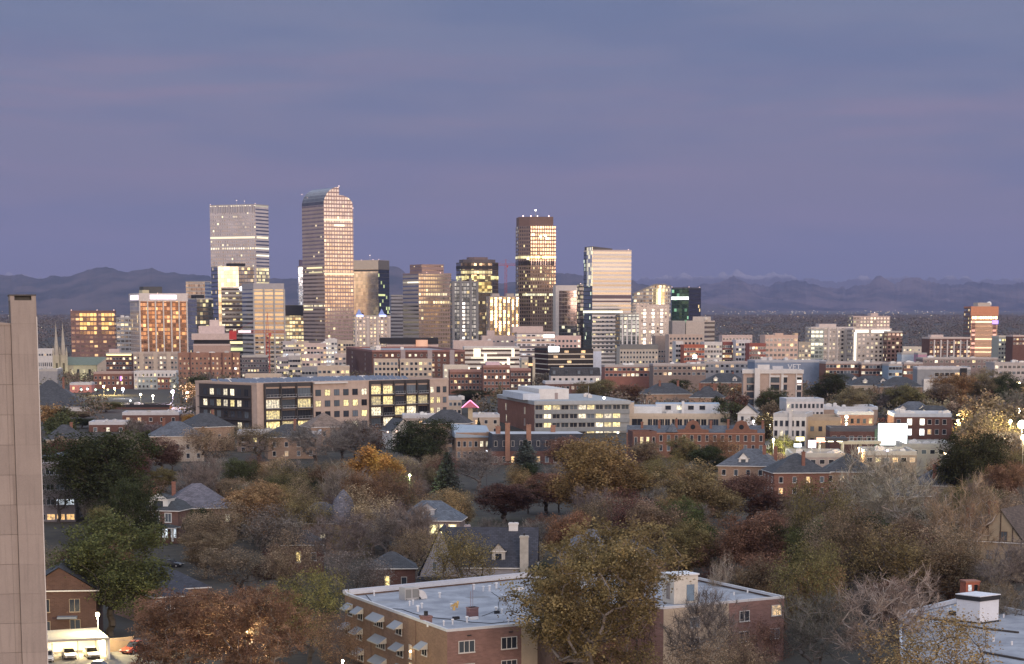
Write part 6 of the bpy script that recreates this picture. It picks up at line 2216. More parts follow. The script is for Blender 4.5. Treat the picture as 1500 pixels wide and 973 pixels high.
def lamps():
	L = [
		(119, 571, 1180, (.75, 1, .85), 9, .7, 'green-white lamp at the left of the bright lamp string below the cathedral'),
		(128, 570, 1180, (1, 1, .9), 10, .8, 'white lamp second from left in the bright string below the cathedral'),
		(140, 571, 1190, (.6, 1, .75), 8, .7, 'green lamp third from left in the bright string below the cathedral'),
		(152, 566, 1200, (1, .75, .3), 9, .8, 'amber lamp before the red-brick flats with the purple light'),
		(158, 571, 1190, (1, .8, .35), 9, .7, 'second amber lamp before the red-brick flats with the purple light'),
		(168, 569, 1200, (1, .72, .25), 8, .7, 'third amber lamp before the red-brick flats with the purple light'),
		(180, 570, 1150, (.88, .9, 1), 12, 1.2, 'big blue-white lamp in the street left of the teal-grey flats'),
		(191, 587, 1060, (.85, .92, 1), 9, .7, 'blue-white lamp above the black-roofed shop row'),
		(206, 578, 1080, (1, .85, .5), 9, .9, 'large amber lamp above the black-roofed shop row'),
		(224, 580, 1060, (1, .95, .7), 9, .9, 'cream lamp above the right half of the black-roofed shop row'),
		(178, 592, 1000, (1, .95, .6), 8, .6, 'yellow-white lamp at the left end of the black-roofed shop row'),
		(253, 574, 1020, (.92, .75, 1), 16, 1.5, 'brilliant violet-white lamp left of the glassy apartments'),
		(274, 575, 1010, (1, .62, .3), 7, .8, 'orange lamp between the violet lamp and the glassy apartments'),
		(272, 584, 980, (.85, .92, 1), 8, .6, 'small white lamp below the orange lamp, left of glassy apartments'),
		(345, 540, 1380, (1, 1, 1), 9, .8, 'white lamp at the right end of the ribbed brick slab'),
		(671, 620, 800, (.95, .95, 1), 10, .8, 'white oval lamp left of the neon gable pillar'),
		(713, 661, 640, (.9, .92, 1), 9, .5, 'white lamp in the bare trees below the slate mansard block'),
		(905, 634, 740, (1, 1, .95), 8, .6, 'white lamp at the lower right corner of the grey office'),
		(568, 633, 730, (1, .62, .45), 7, .5, 'left of two pink-orange lamps below the white triangular gable'),
		(581, 632, 730, (1, .62, .45), 8, .5, 'right of two pink-orange lamps below the white triangular gable'),
		(1104, 617, 800, (.95, .97, 1), 11, .8, 'white floodlight left of the white-painted flats'),
		(1128, 618, 790, (.95, .97, 1), 14, 1.0, 'brightest white floodlight left of the white-painted flats'),
		(1240, 611, 780, (1, .78, .38), 16, 1.2, 'glaring amber wall lamp on the brown brick building'),
		(1240, 621, 775, (1, .82, .5), 10, .8, 'smaller amber lamp under the glaring amber wall lamp'),
		(1133, 644, 684, (1, .93, .62), 9, .6, 'pale lamp left of the lit yellow tree'),
		(1258, 657, 650, (1, .6, .25), 8, .5, 'orange lamp under the raised deck'),
		(1300, 660, 640, (.7, .7, 1), 10, .7, 'violet-blue lamp on the low roof under the billboard'),
		(1384, 664, 620, (1, .68, .28), 10, .7, 'amber street lamp left of the big lamplit dark tree'),
		(1403, 616, 780, (1, .85, .4), 9, .8, 'yellow lamp right of the brown brick flats'),
		(1480, 617, 640, (1, .9, .3), 12, 1.2, 'yellow lamp in the trees left of the glaring street at right edge'),
		(1497, 622, 620, (1, .9, .72), 22, 1.9, 'glaring white lamp at the right edge of the picture'),
		(1493, 602, 760, (1, .8, .45), 14, 1.3, 'amber lamp above the glaring white lamp at the right edge'),
		(1496, 584, 900, (1, .78, .4), 12, 1.2, 'distant amber lamp up the street at the right edge'),
		(1492, 562, 1100, (1, .75, .35), 11, 1.0, 'farthest amber lamp up the street at the right edge'),
		(1499, 641, 540, (1, .75, .35), 12, 1.2, 'nearest amber lamp at the right edge below the glaring white lamp'),
		(1443, 560, 1050, (1, .95, .85), 7, .5, 'small white lamp among the right-hand street trees'),
		(600, 696, 560, (.85, 1, .45), 8, .7, 'yellow-green lamp shining through the dark green tree'),
		(296, 758, 490, (1, .55, .25), 6, .4, 'orange porch lamp below the violet-grey hip roof'),
		(312, 804, 430, (1, .8, .45), 7, .4, 'amber lamp among the brown trees left of centre'),
		(362, 922, 292, (1, .88, .55), 14, .4, 'yellow-white floodlight glaring through the dark red tree at bottom'),
		(502, 968, 268, (1, .85, .6), 14, .35, 'bright lamp at the bottom left foot of the brick flats'),
	]
	en = {253: 60000, 1128: 30000, 1240: 40000, 1497: 80000, 1480: 36000, 1493: 60000, 1496: 60000, 1492: 50000, 1384: 16000, 1133: 26000, 152: 26000, 168: 20000, 1403: 20000, 274: 20000, 1258: 12000, 224: 16000, 362: 16000, 600: 9000, 502: 12000, 180: 12000, 206: 9000, 1499: 16000, 1104: 9000, 671: 4000}
	for px, py, Y, c, s, rr, lab in L:
		lamp('street_lamp', lab, px, py, Y, c, s, rr * (.95 if px > 1490 else .52) * Y / 1000 + .12, en.get(px, 0) * .45)


# ------------------------------------------------------------------ near buildings
def weathered_concrete():
	m, T, p, o = new_mat('weathered_concrete')
	co = T.node('ShaderNodeTexCoord').outputs['Object']
	x_, y_, z_ = T.sep(co)
	st = T.noise(T.comb(T.math('MULTIPLY', x_, 2.6), T.math('MULTIPLY', y_, 2.6), T.math('MULTIPLY', z_, .16)), 1.0, 5, .65)
	bl = T.noise(co, .22, 5, .6)
	fine = T.noise(co, 9.0, 2, .6)
	# every cast panel came out of the mould a slightly different tone
	wn = T.node('ShaderNodeTexWhiteNoise', noise_dimensions='2D')
	T.put(wn.inputs['Vector'], T.comb(T.math('FLOOR', T.math('DIVIDE', z_, 3.07)), T.math('FLOOR', T.math('DIVIDE', x_, 2.9))))
	c = T.mix(T.smooth(st, .45, .75, 0, .6), (.345, .285, .248), (.225, .185, .165))
	c = T.mix(T.smooth(bl, .40, .72, 0, .5), c, (.27, .22, .195))
	v = T.node('ShaderNodeVectorMath', operation='SCALE')
	T.put(v.inputs[0], c)
	T.put(v.inputs['Scale'], T.math('ADD', .80, T.math('ADD', T.math('MULTIPLY', wn.outputs[0], .14), T.math('MULTIPLY', fine, .22))))
	T.put(p.inputs['Base Color'], v.outputs[0])
	p.inputs['Roughness'].default_value = .9
	return m


def concrete_tower():
	Y = 232
	t0 = weathered_concrete()
	jt = M((.17, .145, .13))
	yaw = R(13.5)
	X1, Zt = PX(52, 432, Y)
	k0 = slope(14.5, 432)[0]
	w = (X1 - k0 * Y) / (math.cos(yaw) - k0 * math.sin(yaw))
	Zs = PX(16, 476, Y)[1]
	t = thing('concrete_tower', 'tall beige concrete apartment tower with panel joints, cropped by the left edge', 'tower block', (X1, Y, 0), yaw)
	x1, x0, xs = 0.0, -w, -w - 9
	FOOT.append((X1 - 3, Y + 5, 11))
	keep(-50, 72, 430, 973, Y)
	b = MB()
	b.walls([(x0, 0), (x1, 0), (x1, 9), (x0, 9)], -1, Zt - .55)
	b.face([(x0, 0, Zt - 2), (x1, 0, Zt - 2), (x1, 9, Zt - 2), (x0, 9, Zt - 2)])
	b.build('stair_shaft', jt, t)
	MB().box(x0 - .03, x0 + .42, -.05, 9, Zt - .56, Zt - .1).box(x1 - .42, x1 + .03, -.05, 9, Zt - .56, Zt - .1).build('shaft_pier', t0, t)
	MB().box(x0 - .1, x1 + .06, -.1, 9.1, Zt - .1, Zt + .03).build('coping', M((.10, .09, .085)), t)
	MB().box(x0 + .45, x1 - .45, .6, .7, Zt - .56, Zt - .1).build('louvre', M((.10, .10, .095)), t)
	pz = 3.07
	k = PX(16, 519, Y)[1]
	zs = [Zt - .56, k + pz]
	z = k
	while z > 0:
		zs.append(z)
		z -= pz
	zs.append(0)
	b = MB()
	for za, zb in zip(zs[:-1], zs[1:]):
		b.box(x0 + .02, x1, -.05, .02, zb + .007, za - (0 if za == zs[0] else .007))
		b.box(x1 - .02, x1 + .05, .03, 9, zb + .007, za - .007)
	b.build('panel_cladding', t0, t)
	b = MB()
	b.walls([(xs, .35), (x0, .35), (x0, 9.5), (xs, 9.5)], -1, [Zs + .9, Zs, Zs, Zs + .9], cap=0)
	b.build('main_wall', jt, t)
	b = MB()
	zs2 = [Zs] + [q for q in zs if q < Zs - .3]
	for i, (za, zb) in enumerate(zip(zs2[:-1], zs2[1:])):
		xx = x0 - .03
		for wd in (.62, 2.9, 2.9, 2.9):
			b.box(xx - wd + .012, xx - .012, .27, .36, zb + .02, za - .02)
			xx -= wd
	b.build('panel_cladding', t0, t)
	b = MB()
	b.walls([(xs, .2), (x0 - .02, .2), (x0 - .02, 9.6), (xs, 9.6)], Zs - .02, [Zs + 1.0, Zs + .16, Zs + .16, Zs + 1.0], cap=0)
	b.build('coping', t0, t)
	MB().box(x1 + .0, x1 + .09, -.10, -.04, 0, Zt - 2.2).build('corner_trim', M((.62, .57, .53)), t)


# ------------------------------------------------------------------ near buildings
def brick_flats():
	z = 9.5
	L = [GR(505, 868, z), GR(655, 922, z), GR(787, 911, z)]
	far = [GR(772, 842, z), GR(935, 829, z)]
	tan = M((.44, .36, .27), fine=.08)
	ox, oy = L[1]
	t = thing('apartment_building', 'three-storey brick flats with a wide pale flat roof, metal awnings and rooftop stair hut', 'apartments', (ox, oy, 0), 0)
	rel = lambda p: (p[0] - ox, p[1] - oy)
	A, Bc, C = [rel(p) for p in L]
	D_ = rel(GR(505, 868, z))
	P = lambda px, py, zz=z: rel(GR(px, py, zz))
	# outline (ccw from the near corner): front of left wing, court, right wing, back
	Cc = C
	E = P(800, 880)
	Rf0 = P(972, 889)
	Rf1 = P(1149, 873)
	Bk1 = P(1026, 846)
	Bk0 = P(772, 842)
	poly_l = [Bc, Cc, P(860, 853), Bk0, A]
	poly_r = [P(840, 880), Rf0, Rf1, Bk1, P(845, 838)]
	for k, (poly, lab) in enumerate(((poly_l, 'left'), (poly_r, 'right'))):
		b = MB()
		zz = z - .35
		b.walls(poly, -.5, zz, mis=[1, 0, 0, 0, 0] if k == 0 else [1, 1, 0, 0, 0])
		b.build('wall', [brick((.27, .17, .115)), brick((.25, .15, .13))], t)
		zr = z - .6 - k * .03
		MB().face([(*p, zr) for p in poly]).build('roof', roof_membrane(), t)
		MB().ring(poly, z - .36, z, .35).build('parapet_coping', M((.56, .56, .57), var=.15), t)
	# raised white back edge
	d = (Vector((*Bk0, 0)) - Vector((*A, 0)))
	n = Vector((-d.y, d.x, 0)).normalized()
	q = [Vector((*A, 0)), Vector((*Bk0, 0))]
	b = MB()
	b.walls([(q[0].x - n.x * .1, q[0].y - n.y * .1), (q[1].x - n.x * .1, q[1].y - n.y * .1), (q[1].x + n.x * .5, q[1].y + n.y * .5), (q[0].x + n.x * .5, q[0].y + n.y * .5)], z - .3, z + .35, cap=0)
	b.build('back_parapet', M((.5, .51, .55), var=.12), t)
	# tan strips on the fronts
	def strip(p, q_, f0, f1, name='render_strip'):
		p, q_ = Vector((*p, 0)), Vector((*q_, 0))
		dv = q_ - p
		nn = Vector((dv.y, -dv.x, 0)).normalized()
		a, c = p + dv * f0, p + dv * f1
		MB().walls([(a.x + nn.x * .06, a.y + nn.y * .06), (c.x + nn.x * .06, c.y + nn.y * .06), (c.x - nn.x * .05, c.y - nn.y * .05), (a.x - nn.x * .05, a.y - nn.y * .05)], 0, z - .38, cap=0).build(name, tan, t)
		return p, dv, nn
	p, dv, nn = strip(Bc, Cc, .82, 1.0)
	strip(Rf0, Rf1, 0.0, .53)
	rz_f = math.atan2(dv.y, dv.x)
	fr = M((.60, .58, .55))
	for f, lit in ((.21, 'g'), (.68, 'd')):
		for zz, pn in ((z - 2.5, lit), (z - 5.6, 'd')):
			c = p + dv * f
			o = window(t, c.x + nn.x * .02, c.y + nn.y * .02, zz, rz_f, 2.3, 1.45, pn, fr, 2, deep=True, sill=True, t=.09)
	for f in (.24, .7):
		c = p + dv * f
		o = obj('wall_vent', MB().box(-.3, .3, -.06, 0, -.08, .08).mesh('wall_vent', DARK), t, (c.x + nn.x * .02, c.y + nn.y * .02, z - 1.05), rz_f)
	pr, dr, nr = Vector((*Rf0, 0)), Vector((*Rf1, 0)) - Vector((*Rf0, 0)), None
	nr = Vector((dr.y, -dr.x, 0)).normalized()
	rz_r = math.atan2(dr.y, dr.x)
	for f, pn, zz in ((.66, 'd', z - 2.4), (.93, 'm', z - 2.0), (.25, 'g', z - 2.6), (.92, 'g', z - 5.4), (.66, 'd', z - 5.4), (.25, 'd', z - 5.6)):
		c = pr + dr * f
		window(t, c.x + nr.x * .08, c.y + nr.y * .08, zz, rz_r, 1.7, 1.4, pn, fr, 1, deep=True, sill=True, t=.09)
	# awnings along the left wall
	a, c = Vector((*A, 0)), Vector((*Bc, 0))
	dv2 = c - a
	n2 = Vector((dv2.y, -dv2.x, 0)).normalized()
	rz2 = math.atan2(dv2.y, dv2.x)
	Lw = dv2.length
	aw = M((.25, .27, .30), rough=.5, var=.12)
	aws = M((.46, .44, .38), rough=.6)
	spots = [(.06, 0, 2.2), (.17, 0, 2.4), (.36, 0, 4.2), (.56, 0, 2.8), (.80, 1, 2.2), (.03, 2, 2.2), (.16, 2, 2.6), (.38, 2, 4.2), (.57, 2, 2.8), (.17, 4, 2.6), (.38, 4, 4.2), (.57, 4, 2.8)]
	for f, row, wd in spots:
		c = a + dv2 * f
		zz = z - 1.55 - row * 1.5
		bb = MB()
		ow = 1.25
		wd *= 1.2
		bb.face([(-wd / 2, -ow, -.85), (wd / 2, -ow, -.85), (wd / 2, -.02, 0), (-wd / 2, -.02, 0)], 0)
		bb.face([(-wd / 2, -.02, -.85), (-wd / 2, -ow, -.85), (-wd / 2, -.02, 0)], 1)
		bb.face([(wd / 2, -ow, -.85), (wd / 2, -.02, -.85), (wd / 2, -.02, 0)], 1)
		bb.box(-wd / 2, wd / 2, -ow - .02, -ow + .02, -1.0, -.85, 1)
		o = obj('window', win_mesh(wd * .72, 1.3, 'd', fr, 1 if wd < 4 else 3, .08, True, False)[0], t, (c.x + n2.x * .02, c.y + n2.y * .02, zz - .9), rz2)
		obj('pane', win_mesh(wd * .72, 1.3, 'd', fr, 1 if wd < 4 else 3, .08, True, False)[1], o)
		obj('awning', bb.mesh('awning', [aw, aws]), t, (c.x + n2.x * .03, c.y + n2.y * .03, zz + .25), rz2)
	for f, zz in ((.67, z - 4.9), (.67, z - 7.4)):
		c = a + dv2 * f
		window(t, c.x + n2.x * .02, c.y + n2.y * .02, zz, rz2, .9, 1.8, 'w', fr, 0, deep=True, sill=True)
		o = MB().ball((c.x + n2.x * .4 + dv2.normalized().x, c.y + n2.y * .4 + dv2.normalized().y, zz + .2), .18, 8, 5).build('wall_lamp', emis((1, .72, .35), 8, True), t)
	for f in (.28, .72):
		c = a + dv2 * f
		MB().tube((c.x + n2.x * .1, c.y + n2.y * .1, 0), (c.x + n2.x * .1, c.y + n2.y * .1, z - .4), .06, n=6).build('downpipe', M((.2, .13, .1)), t)
	zr = z - .6
	# --- roof furniture: parts of the building
	def rb(name, px, py, w, d, h, mat, rz=None, extra=None, up=0.0):
		X, Yy = P(px, py, zr)
		b = MB().box(-w / 2, w / 2, -d / 2, d / 2, 0, h)
		if extra:
			extra(b, w, d, h)
		return obj(name, b.mesh(name, mat), t, (X, Yy, zr + up), rz_f if rz is None else rz)
	# air handler with grilles and curved duct
	def ahu(b, w, d, h):
		for i in range(2):
			x0_ = -w / 2 + .12 + i * w / 2
			b.box(x0_, x0_ + w / 2 - .22, -d / 2 - .03, -d / 2, .3, h - .2, 1)
		b.box(-w / 2 + .1, w / 2 - .1, -d / 2 + .1, d / 2 - .1, h, h + .05, 0)
		for sx in (-1, 1):
			b.box(sx * w * .4 - .1, sx * w * .4 + .1, -d / 2 - .06, d / 2 + .06, -.02, .16, 1)
	u = rb('air_handler', 599, 878, 2.3, 1.8, 1.75, [M((.42, .41, .40), var=.15), M((.22, .22, .21))], extra=ahu, up=.02)
	X, Yy = P(622, 877, zr)
	b = MB()
	n = 8
	for i in range(n):
		t0, t1 = math.pi / 2 * i / n, math.pi / 2 * (i + 1) / n
		ro, ri = 1.35, .35
		for yy0, yy1, in ((-.55, .55),):
			o0, o1 = (-1.2 + ro * math.sin(t0), ro * math.cos(t0)), (-1.2 + ro * math.sin(t1), ro * math.cos(t1))
			i0, i1 = (-1.2 + ri * math.sin(t0), ri * math.cos(t0)), (-1.2 + ri * math.sin(t1), ri * math.cos(t1))
			b.face([(o0[0], yy0, o0[1]), (o1[0], yy0, o1[1]), (o1[0], yy1, o1[1]), (o0[0], yy1, o0[1])])
			b.face([(i0[0], yy0, i0[1]), (i1[0], yy0, i1[1]), (o1[0], yy0, o1[1]), (o0[0], yy0, o0[1])])
			b.face([(o0[0], yy1, o0[1]), (o1[0], yy1, o1[1]), (i1[0], yy1, i1[1]), (i0[0], yy1, i0[1])])
	obj('curved_duct', b.mesh('curved_duct', M((.66, .64, .62))), t, (X, Yy, zr + .06), rz_f)
	# chimneys
	def cap(b, w, d, h):
		b.box(-w / 2 - .08, w / 2 + .08, -d / 2 - .08, d / 2 + .08, h - .22, h - .06, 0)
		b.tube((0, 0, h), (0, 0, h + .4), .28, n=10, mi=1)
		b.ball((0, 0, h + .5), .34, 8, 4, mi=1, sz=.4)
	rb('chimney', 624, 914, 1.3, 1.1, 1.15, [brick((.24, .14, .13)), DARK], extra=cap)
	def flue(b, w, d, h):
		b.box(-w / 2 - .06, w / 2 + .06, -d / 2 - .06, d / 2 + .06, h - .16, h, 1)
		b.tube((-w * .2, 0, h), (-w * .2, 0, h + 2.2), .035, n=6, mi=1)
		b.tube((w * .1, .1, h), (w * .1, .1, h + 3.3), .03, n=6, mi=1)
	rb('chimney', 692, 903, 1.3, 1.1, 1.3, [brick((.23, .13, .13)), M((.26, .17, .17))], extra=flue)
	rb('white_curb', 694, 907.5, 1.3, .4, .35, M((.72, .72, .72)))
	rb('white_curb', 631, 918, 1.0, .45, .3, M((.72, .72, .72)))
	rb('roof_hatch', 758, 864, 1.7, 1.2, .4, [M((.7, .7, .7)), M((.16, .17, .18))], extra=lambda b, w, d, h: b.box(-w / 2 + .15, w / 2 - .15, -d / 2 + .15, d / 2 - .15, h, h + .08, 1))
	def cowl(b, w, d, h):
		b.tube((0, 0, h), (0, 0, h + .45), .12, n=8)
		b.ball((0, 0, h + .55), .24, 8, 5, sz=.6)
	for px, py in ((694, 864), (727, 862), (644, 876), (600, 888), (618, 891), (661, 892), (537, 870), (573, 867), (650, 917), (663, 915), (684, 912), (745, 915), (612, 896), (548, 873), (708, 866), (717, 866), (735, 899), (727, 898), (605, 886)):
		s_ = .12 + .1 * ((px * 7) % 5) / 5
		X, Yy = P(px, py, zr)
		b = MB().tube((0, 0, 0), (0, 0, .35 + s_ * 2), s_ * .8, n=8)
		b.tube((0, 0, .35 + s_ * 2), (0, 0, .5 + s_ * 2), s_ * 1.5, s_ * 1.1, n=8)
		obj('pipe_vent', b.mesh('pipe_vent', M((.70, .70, .70))), t, (X, Yy, zr))
	# vent cowl, orange light put into its colour
	X, Yy = P(665, 894, zr)
	b = MB().tube((0, 0, 0), (0, 0, .5), .2, n=8).face([(-.6, 0, .5), (.5, -.2, .6), (.25, .3, 1.1)]).face([(.5, -.2, .6), (-.6, 0, .5), (.25, .3, 1.1)])
	b.tube((.4, .3, .3), (.55, .35, 1.25), .16, n=8)
	obj('vent_cowl', b.mesh('vent_cowl', M((.72, .48, .18), rough=.5)), t, (X, Yy, zr))
	rb('junction_box', 668, 907, .9, .5, .35, DARK)
	rb('junction_box', 728, 899, .7, .4, .4, DARK)
	# cables lying on the roof
	def cable(pts, rr=.045):
		b = MB()
		W_ = [P(px, py, zr) for px, py in pts]
		for (xa, ya), (xb, yb) in zip(W_[:-1], W_[1:]):
			b.tube((xa, ya, zr + rr + .01), (xb, yb, zr + rr + .01), rr, n=5)
		b.build('roof_cable', DARK, t)
	cable([(508, 869), (523, 870), (540, 868), (560, 866), (577, 865), (590, 862)], .06)
	cable([(536, 872), (541, 878), (546, 883), (549, 889), (565, 892), (588, 893), (605, 899), (622, 904), (640, 906), (662, 908), (690, 912), (720, 914), (750, 911), (762, 913)], .05)
	cable([(720, 868), (733, 877), (730, 885), (731, 893), (715, 900), (706, 903)], .035)
	cable([(590, 862), (620, 858), (645, 858)], .05)
	# patched sheets
	for px, py, w_, d_, c in ((560, 882, 2.6, 1.6, .30), (700, 875, 3.4, 1.8, .24), (620, 900, 2.0, 1.2, .42), (742, 893, 3.0, 2.2, .27), (672, 882, 1.6, 3.4, .38), (1085, 868, 3.0, 1.6, .26), (1110, 866, 1.6, 1.6, .4)):
		X, Yy = P(px, py, zr)
		obj('roof_patch', MB().box(-w_ / 2, w_ / 2, -d_ / 2, d_ / 2, -.01, .012).mesh('roof_patch', M((c, c * 1.02, c * 1.07), var=.3, scale=1.2)), t, (X, Yy, zr), rz_f)
	# low white ridge across
	X0, X1 = P(733, 873, zr), P(772, 886, zr)
	b = MB()
	v = Vector((X1[0] - X0[0], X1[1] - X0[1], 0)).normalized()
	nv = Vector((-v.y, v.x, 0)) * .12
	b.walls([(X0[0] - nv.x, X0[1] - nv.y), (X1[0] - nv.x, X1[1] - nv.y), (X1[0] + nv.x, X1[1] + nv.y), (X0[0] + nv.x, X0[1] + nv.y)][::1], zr, zr + .3, cap=0)
	b.build('roof_divider', M((.6, .62, .66)), t)
	# stair hut
	X, Yy = P(997, 884, zr)
	w, d, h = 3.9, 3.6, 4.1
	hut = obj('stair_hut', MB().walls([(-w / 2, -d / 2), (w / 2, -d / 2), (w / 2, d / 2), (-w / 2, d / 2)], 0, h).mesh('stair_hut', M((.56, .52, .45), fine=.16)), t, (X, Yy + 1.4, zr), R(24))
	MB().box(-w / 2 - .15, w / 2 + .15, -d / 2 - .15, d / 2 + .15, h, h + .2).build('hut_roof', M((.66, .68, .70)), hut)
	MB().box(.1, 1.35, -d / 2 - .06, -d / 2 + .02, .35, 2.75).build('door', M((.16, .22, .28)), hut)
	MB().box(-w / 2 - .05, -w / 2, -.6, .5, .6, 2.9).build('door', M((.25, .22, .2)), hut)
	rb('junction_box', 1009, 890, .9, .4, .3, DARK, rz=R(24))
	for px, py in ((1075, 872), (1095, 869), (1048, 878)):
		X, Yy = P(px, py, zr)
		obj('pipe_vent', MB().tube((0, 0, 0), (0, 0, .5), .12, n=8).mesh('pipe_vent', M((.7, .7, .7))), t, (X, Yy, zr))
	keep(500, 770, 838, 973, 300)
	keep(935, 1150, 826, 900, 320)
	for f in (.1, .4, .7):
		FOOT.append((ox + A[0] * f + 6, oy + A[1] * f + 4, 11))
	FOOT.append((ox + Rf1[0] - 8, oy + Rf1[1] + 6, 12))


def roof_membrane():
	key = 'membrane'
	if key in _mats:
		return _mats[key]
	m, T, p, o = new_mat('roof_membrane')
	uv = T.node('ShaderNodeTexCoord').outputs['Object']
	n = T.noise(uv, .22, 6, .65)
	n2 = T.noise(uv, 1.6, 4, .6)
	c = T.mix(T.smooth(n, .35, .66), (.36, .375, .41), (.22, .23, .26))
	c = T.mix(T.smooth(n2, .58, .75, 0, .5), c, (.19, .19, .20))
	# welded seams of the sheet
	x_, y_, _ = T.sep(uv)
	s = T.math('LESS_THAN', T.math('ABSOLUTE', T.math('SUBTRACT', T.math('FRACT', T.math('DIVIDE', T.math('ADD', T.math('MULTIPLY', x_, .82), T.math('MULTIPLY', y_, -.57)), 3.0)), .5)), .012)
	c = T.mix(T.math('MULTIPLY', s, .5), c, (.20, .21, .23))
	T.put(p.inputs['Base Color'], c)
	p.inputs['Roughness'].default_value = .75
	_mats[key] = m
	return m


def white_roof_block():
	z = 9.0
	P = lambda px, py: GR(px, py, z)
	pts = [P(1322, 1010), P(1560, 1010), P(1560, 905), P(1403, 876), P(1316, 897)]
	ox, oy = pts[4]
	t = thing('apartment_building', 'flat white-roofed building with a white black-trimmed penthouse at bottom right', 'apartments', (ox, oy, 0), 0)
	rel = lambda p: (p[0] - ox, p[1] - oy)
	poly = [rel(p) for p in pts]
	MB().walls(poly, -.5, z - .6).build('wall', brick((.24, .13, .10)), t)
	MB().face([(*p, z - .7) for p in poly]).build('roof', roof_membrane(), t)
	MB().ring(poly, z - .62, z, .3).build('parapet', M((.5, .52, .56), var=.12), t)
	keep(1316, 1500, 868, 945, 280)
	for px in (1380, 1440, 1500):
		x_, y_ = GR(px, 960, z)
		FOOT.append((x_, y_, 10))
	zr = z - .7
	Q = lambda px, py: rel(GR(px, py, zr))
	X, Yy = Q(1434, 912)
	w, d, h = 4.1, 4.0, 3.1
	hut = obj('penthouse', MB().walls([(-w / 2, -d / 2), (w / 2, -d / 2), (w / 2, d / 2), (-w / 2, d / 2)], 0, h).mesh('penthouse', M((.62, .64, .68), var=.12)), t, (X, Yy + 1.2, zr), R(40))
	b = MB().box(-w / 2 - .12, w / 2 + .12, -d / 2 - .12, d / 2 + .12, h, h + .62)
	b.build('black_fascia', DARK, hut)
	MB().box(-w / 2 - .16, w / 2 + .16, -d / 2 - .16, d / 2 + .16, h + .62, h + .72).build('hut_roof', M((.68, .69, .72)), hut)
	MB().box(-w / 2 - .1, w / 2 + .1, -d / 2 - .1, d / 2 + .1, 0, .22).build('base_flashing', DARK, hut)
	# dark roof curbs
	for pts_ in ([(1398, 916), (1440, 922), (1492, 928)], [(1440, 957), (1500, 968)], [(1330, 905), (1400, 912)]):
		W_ = [Q(*q) for q in pts_]
		b = MB()
		for (xa, ya), (xb, yb) in zip(W_[:-1], W_[1:]):
			b.tube((xa, ya, zr + .12), (xb, yb, zr + .12), .16, n=5)
		b.build('roof_curb', M((.06, .05, .045)), t)
	for px, py, s_ in ((1346, 905, .25), (1376, 897, .2), (1388, 895, .3), (1395, 901, .45), (1470, 905, .2), (1392, 893, .2), (1342, 907, .4), (1455, 940, .3), (1482, 945, .25)):
		X, Yy = Q(px, py)
		obj('rooftop_unit' if s_ > .35 else 'pipe_vent', (MB().box(-s_, s_, -s_, s_, 0, s_ * 1.2) if s_ > .35 else MB().tube((0, 0, 0), (0, 0, .5), s_ * .6, n=8)).mesh('roof_fitting', DARK if s_ > .35 else M((.65, .65, .66))), t, (X, Yy, zr))
	# small brick chimney house standing at the back
	Y = 352
	X, Z = PX(1421, 850, Y)
	b = thing('brick_dormer_tower', 'small red-brick stair turret with two openings behind the white-roofed building', 'turret', (X, Y, 0), R(12))
	zt = Z
	w = 2.3
	MB().walls([(-w / 2, -w / 2), (w / 2, -w / 2), (w / 2, w / 2), (-w / 2, w / 2)], -.5, zt - .25).build('wall', brick((.42, .14, .09)), b)
	MB().box(-w / 2 - .1, w / 2 + .1, -w / 2 - .1, w / 2 + .1, zt - .25, zt).build('coping', M((.3, .14, .1)), b)
	for sx, k in ((-.5, 'b'), (.5, 'd')):
		window(b, sx, -w / 2, zt - 1.1, 0, .6, 1.0, k, M((.4, .15, .1)), deep=True)
	# lower roof at the bottom
	pts2 = [GR(1222, 990, 5), GR(1330, 990, 5), GR(1330, 975, 5), GR(1228, 964, 5)]


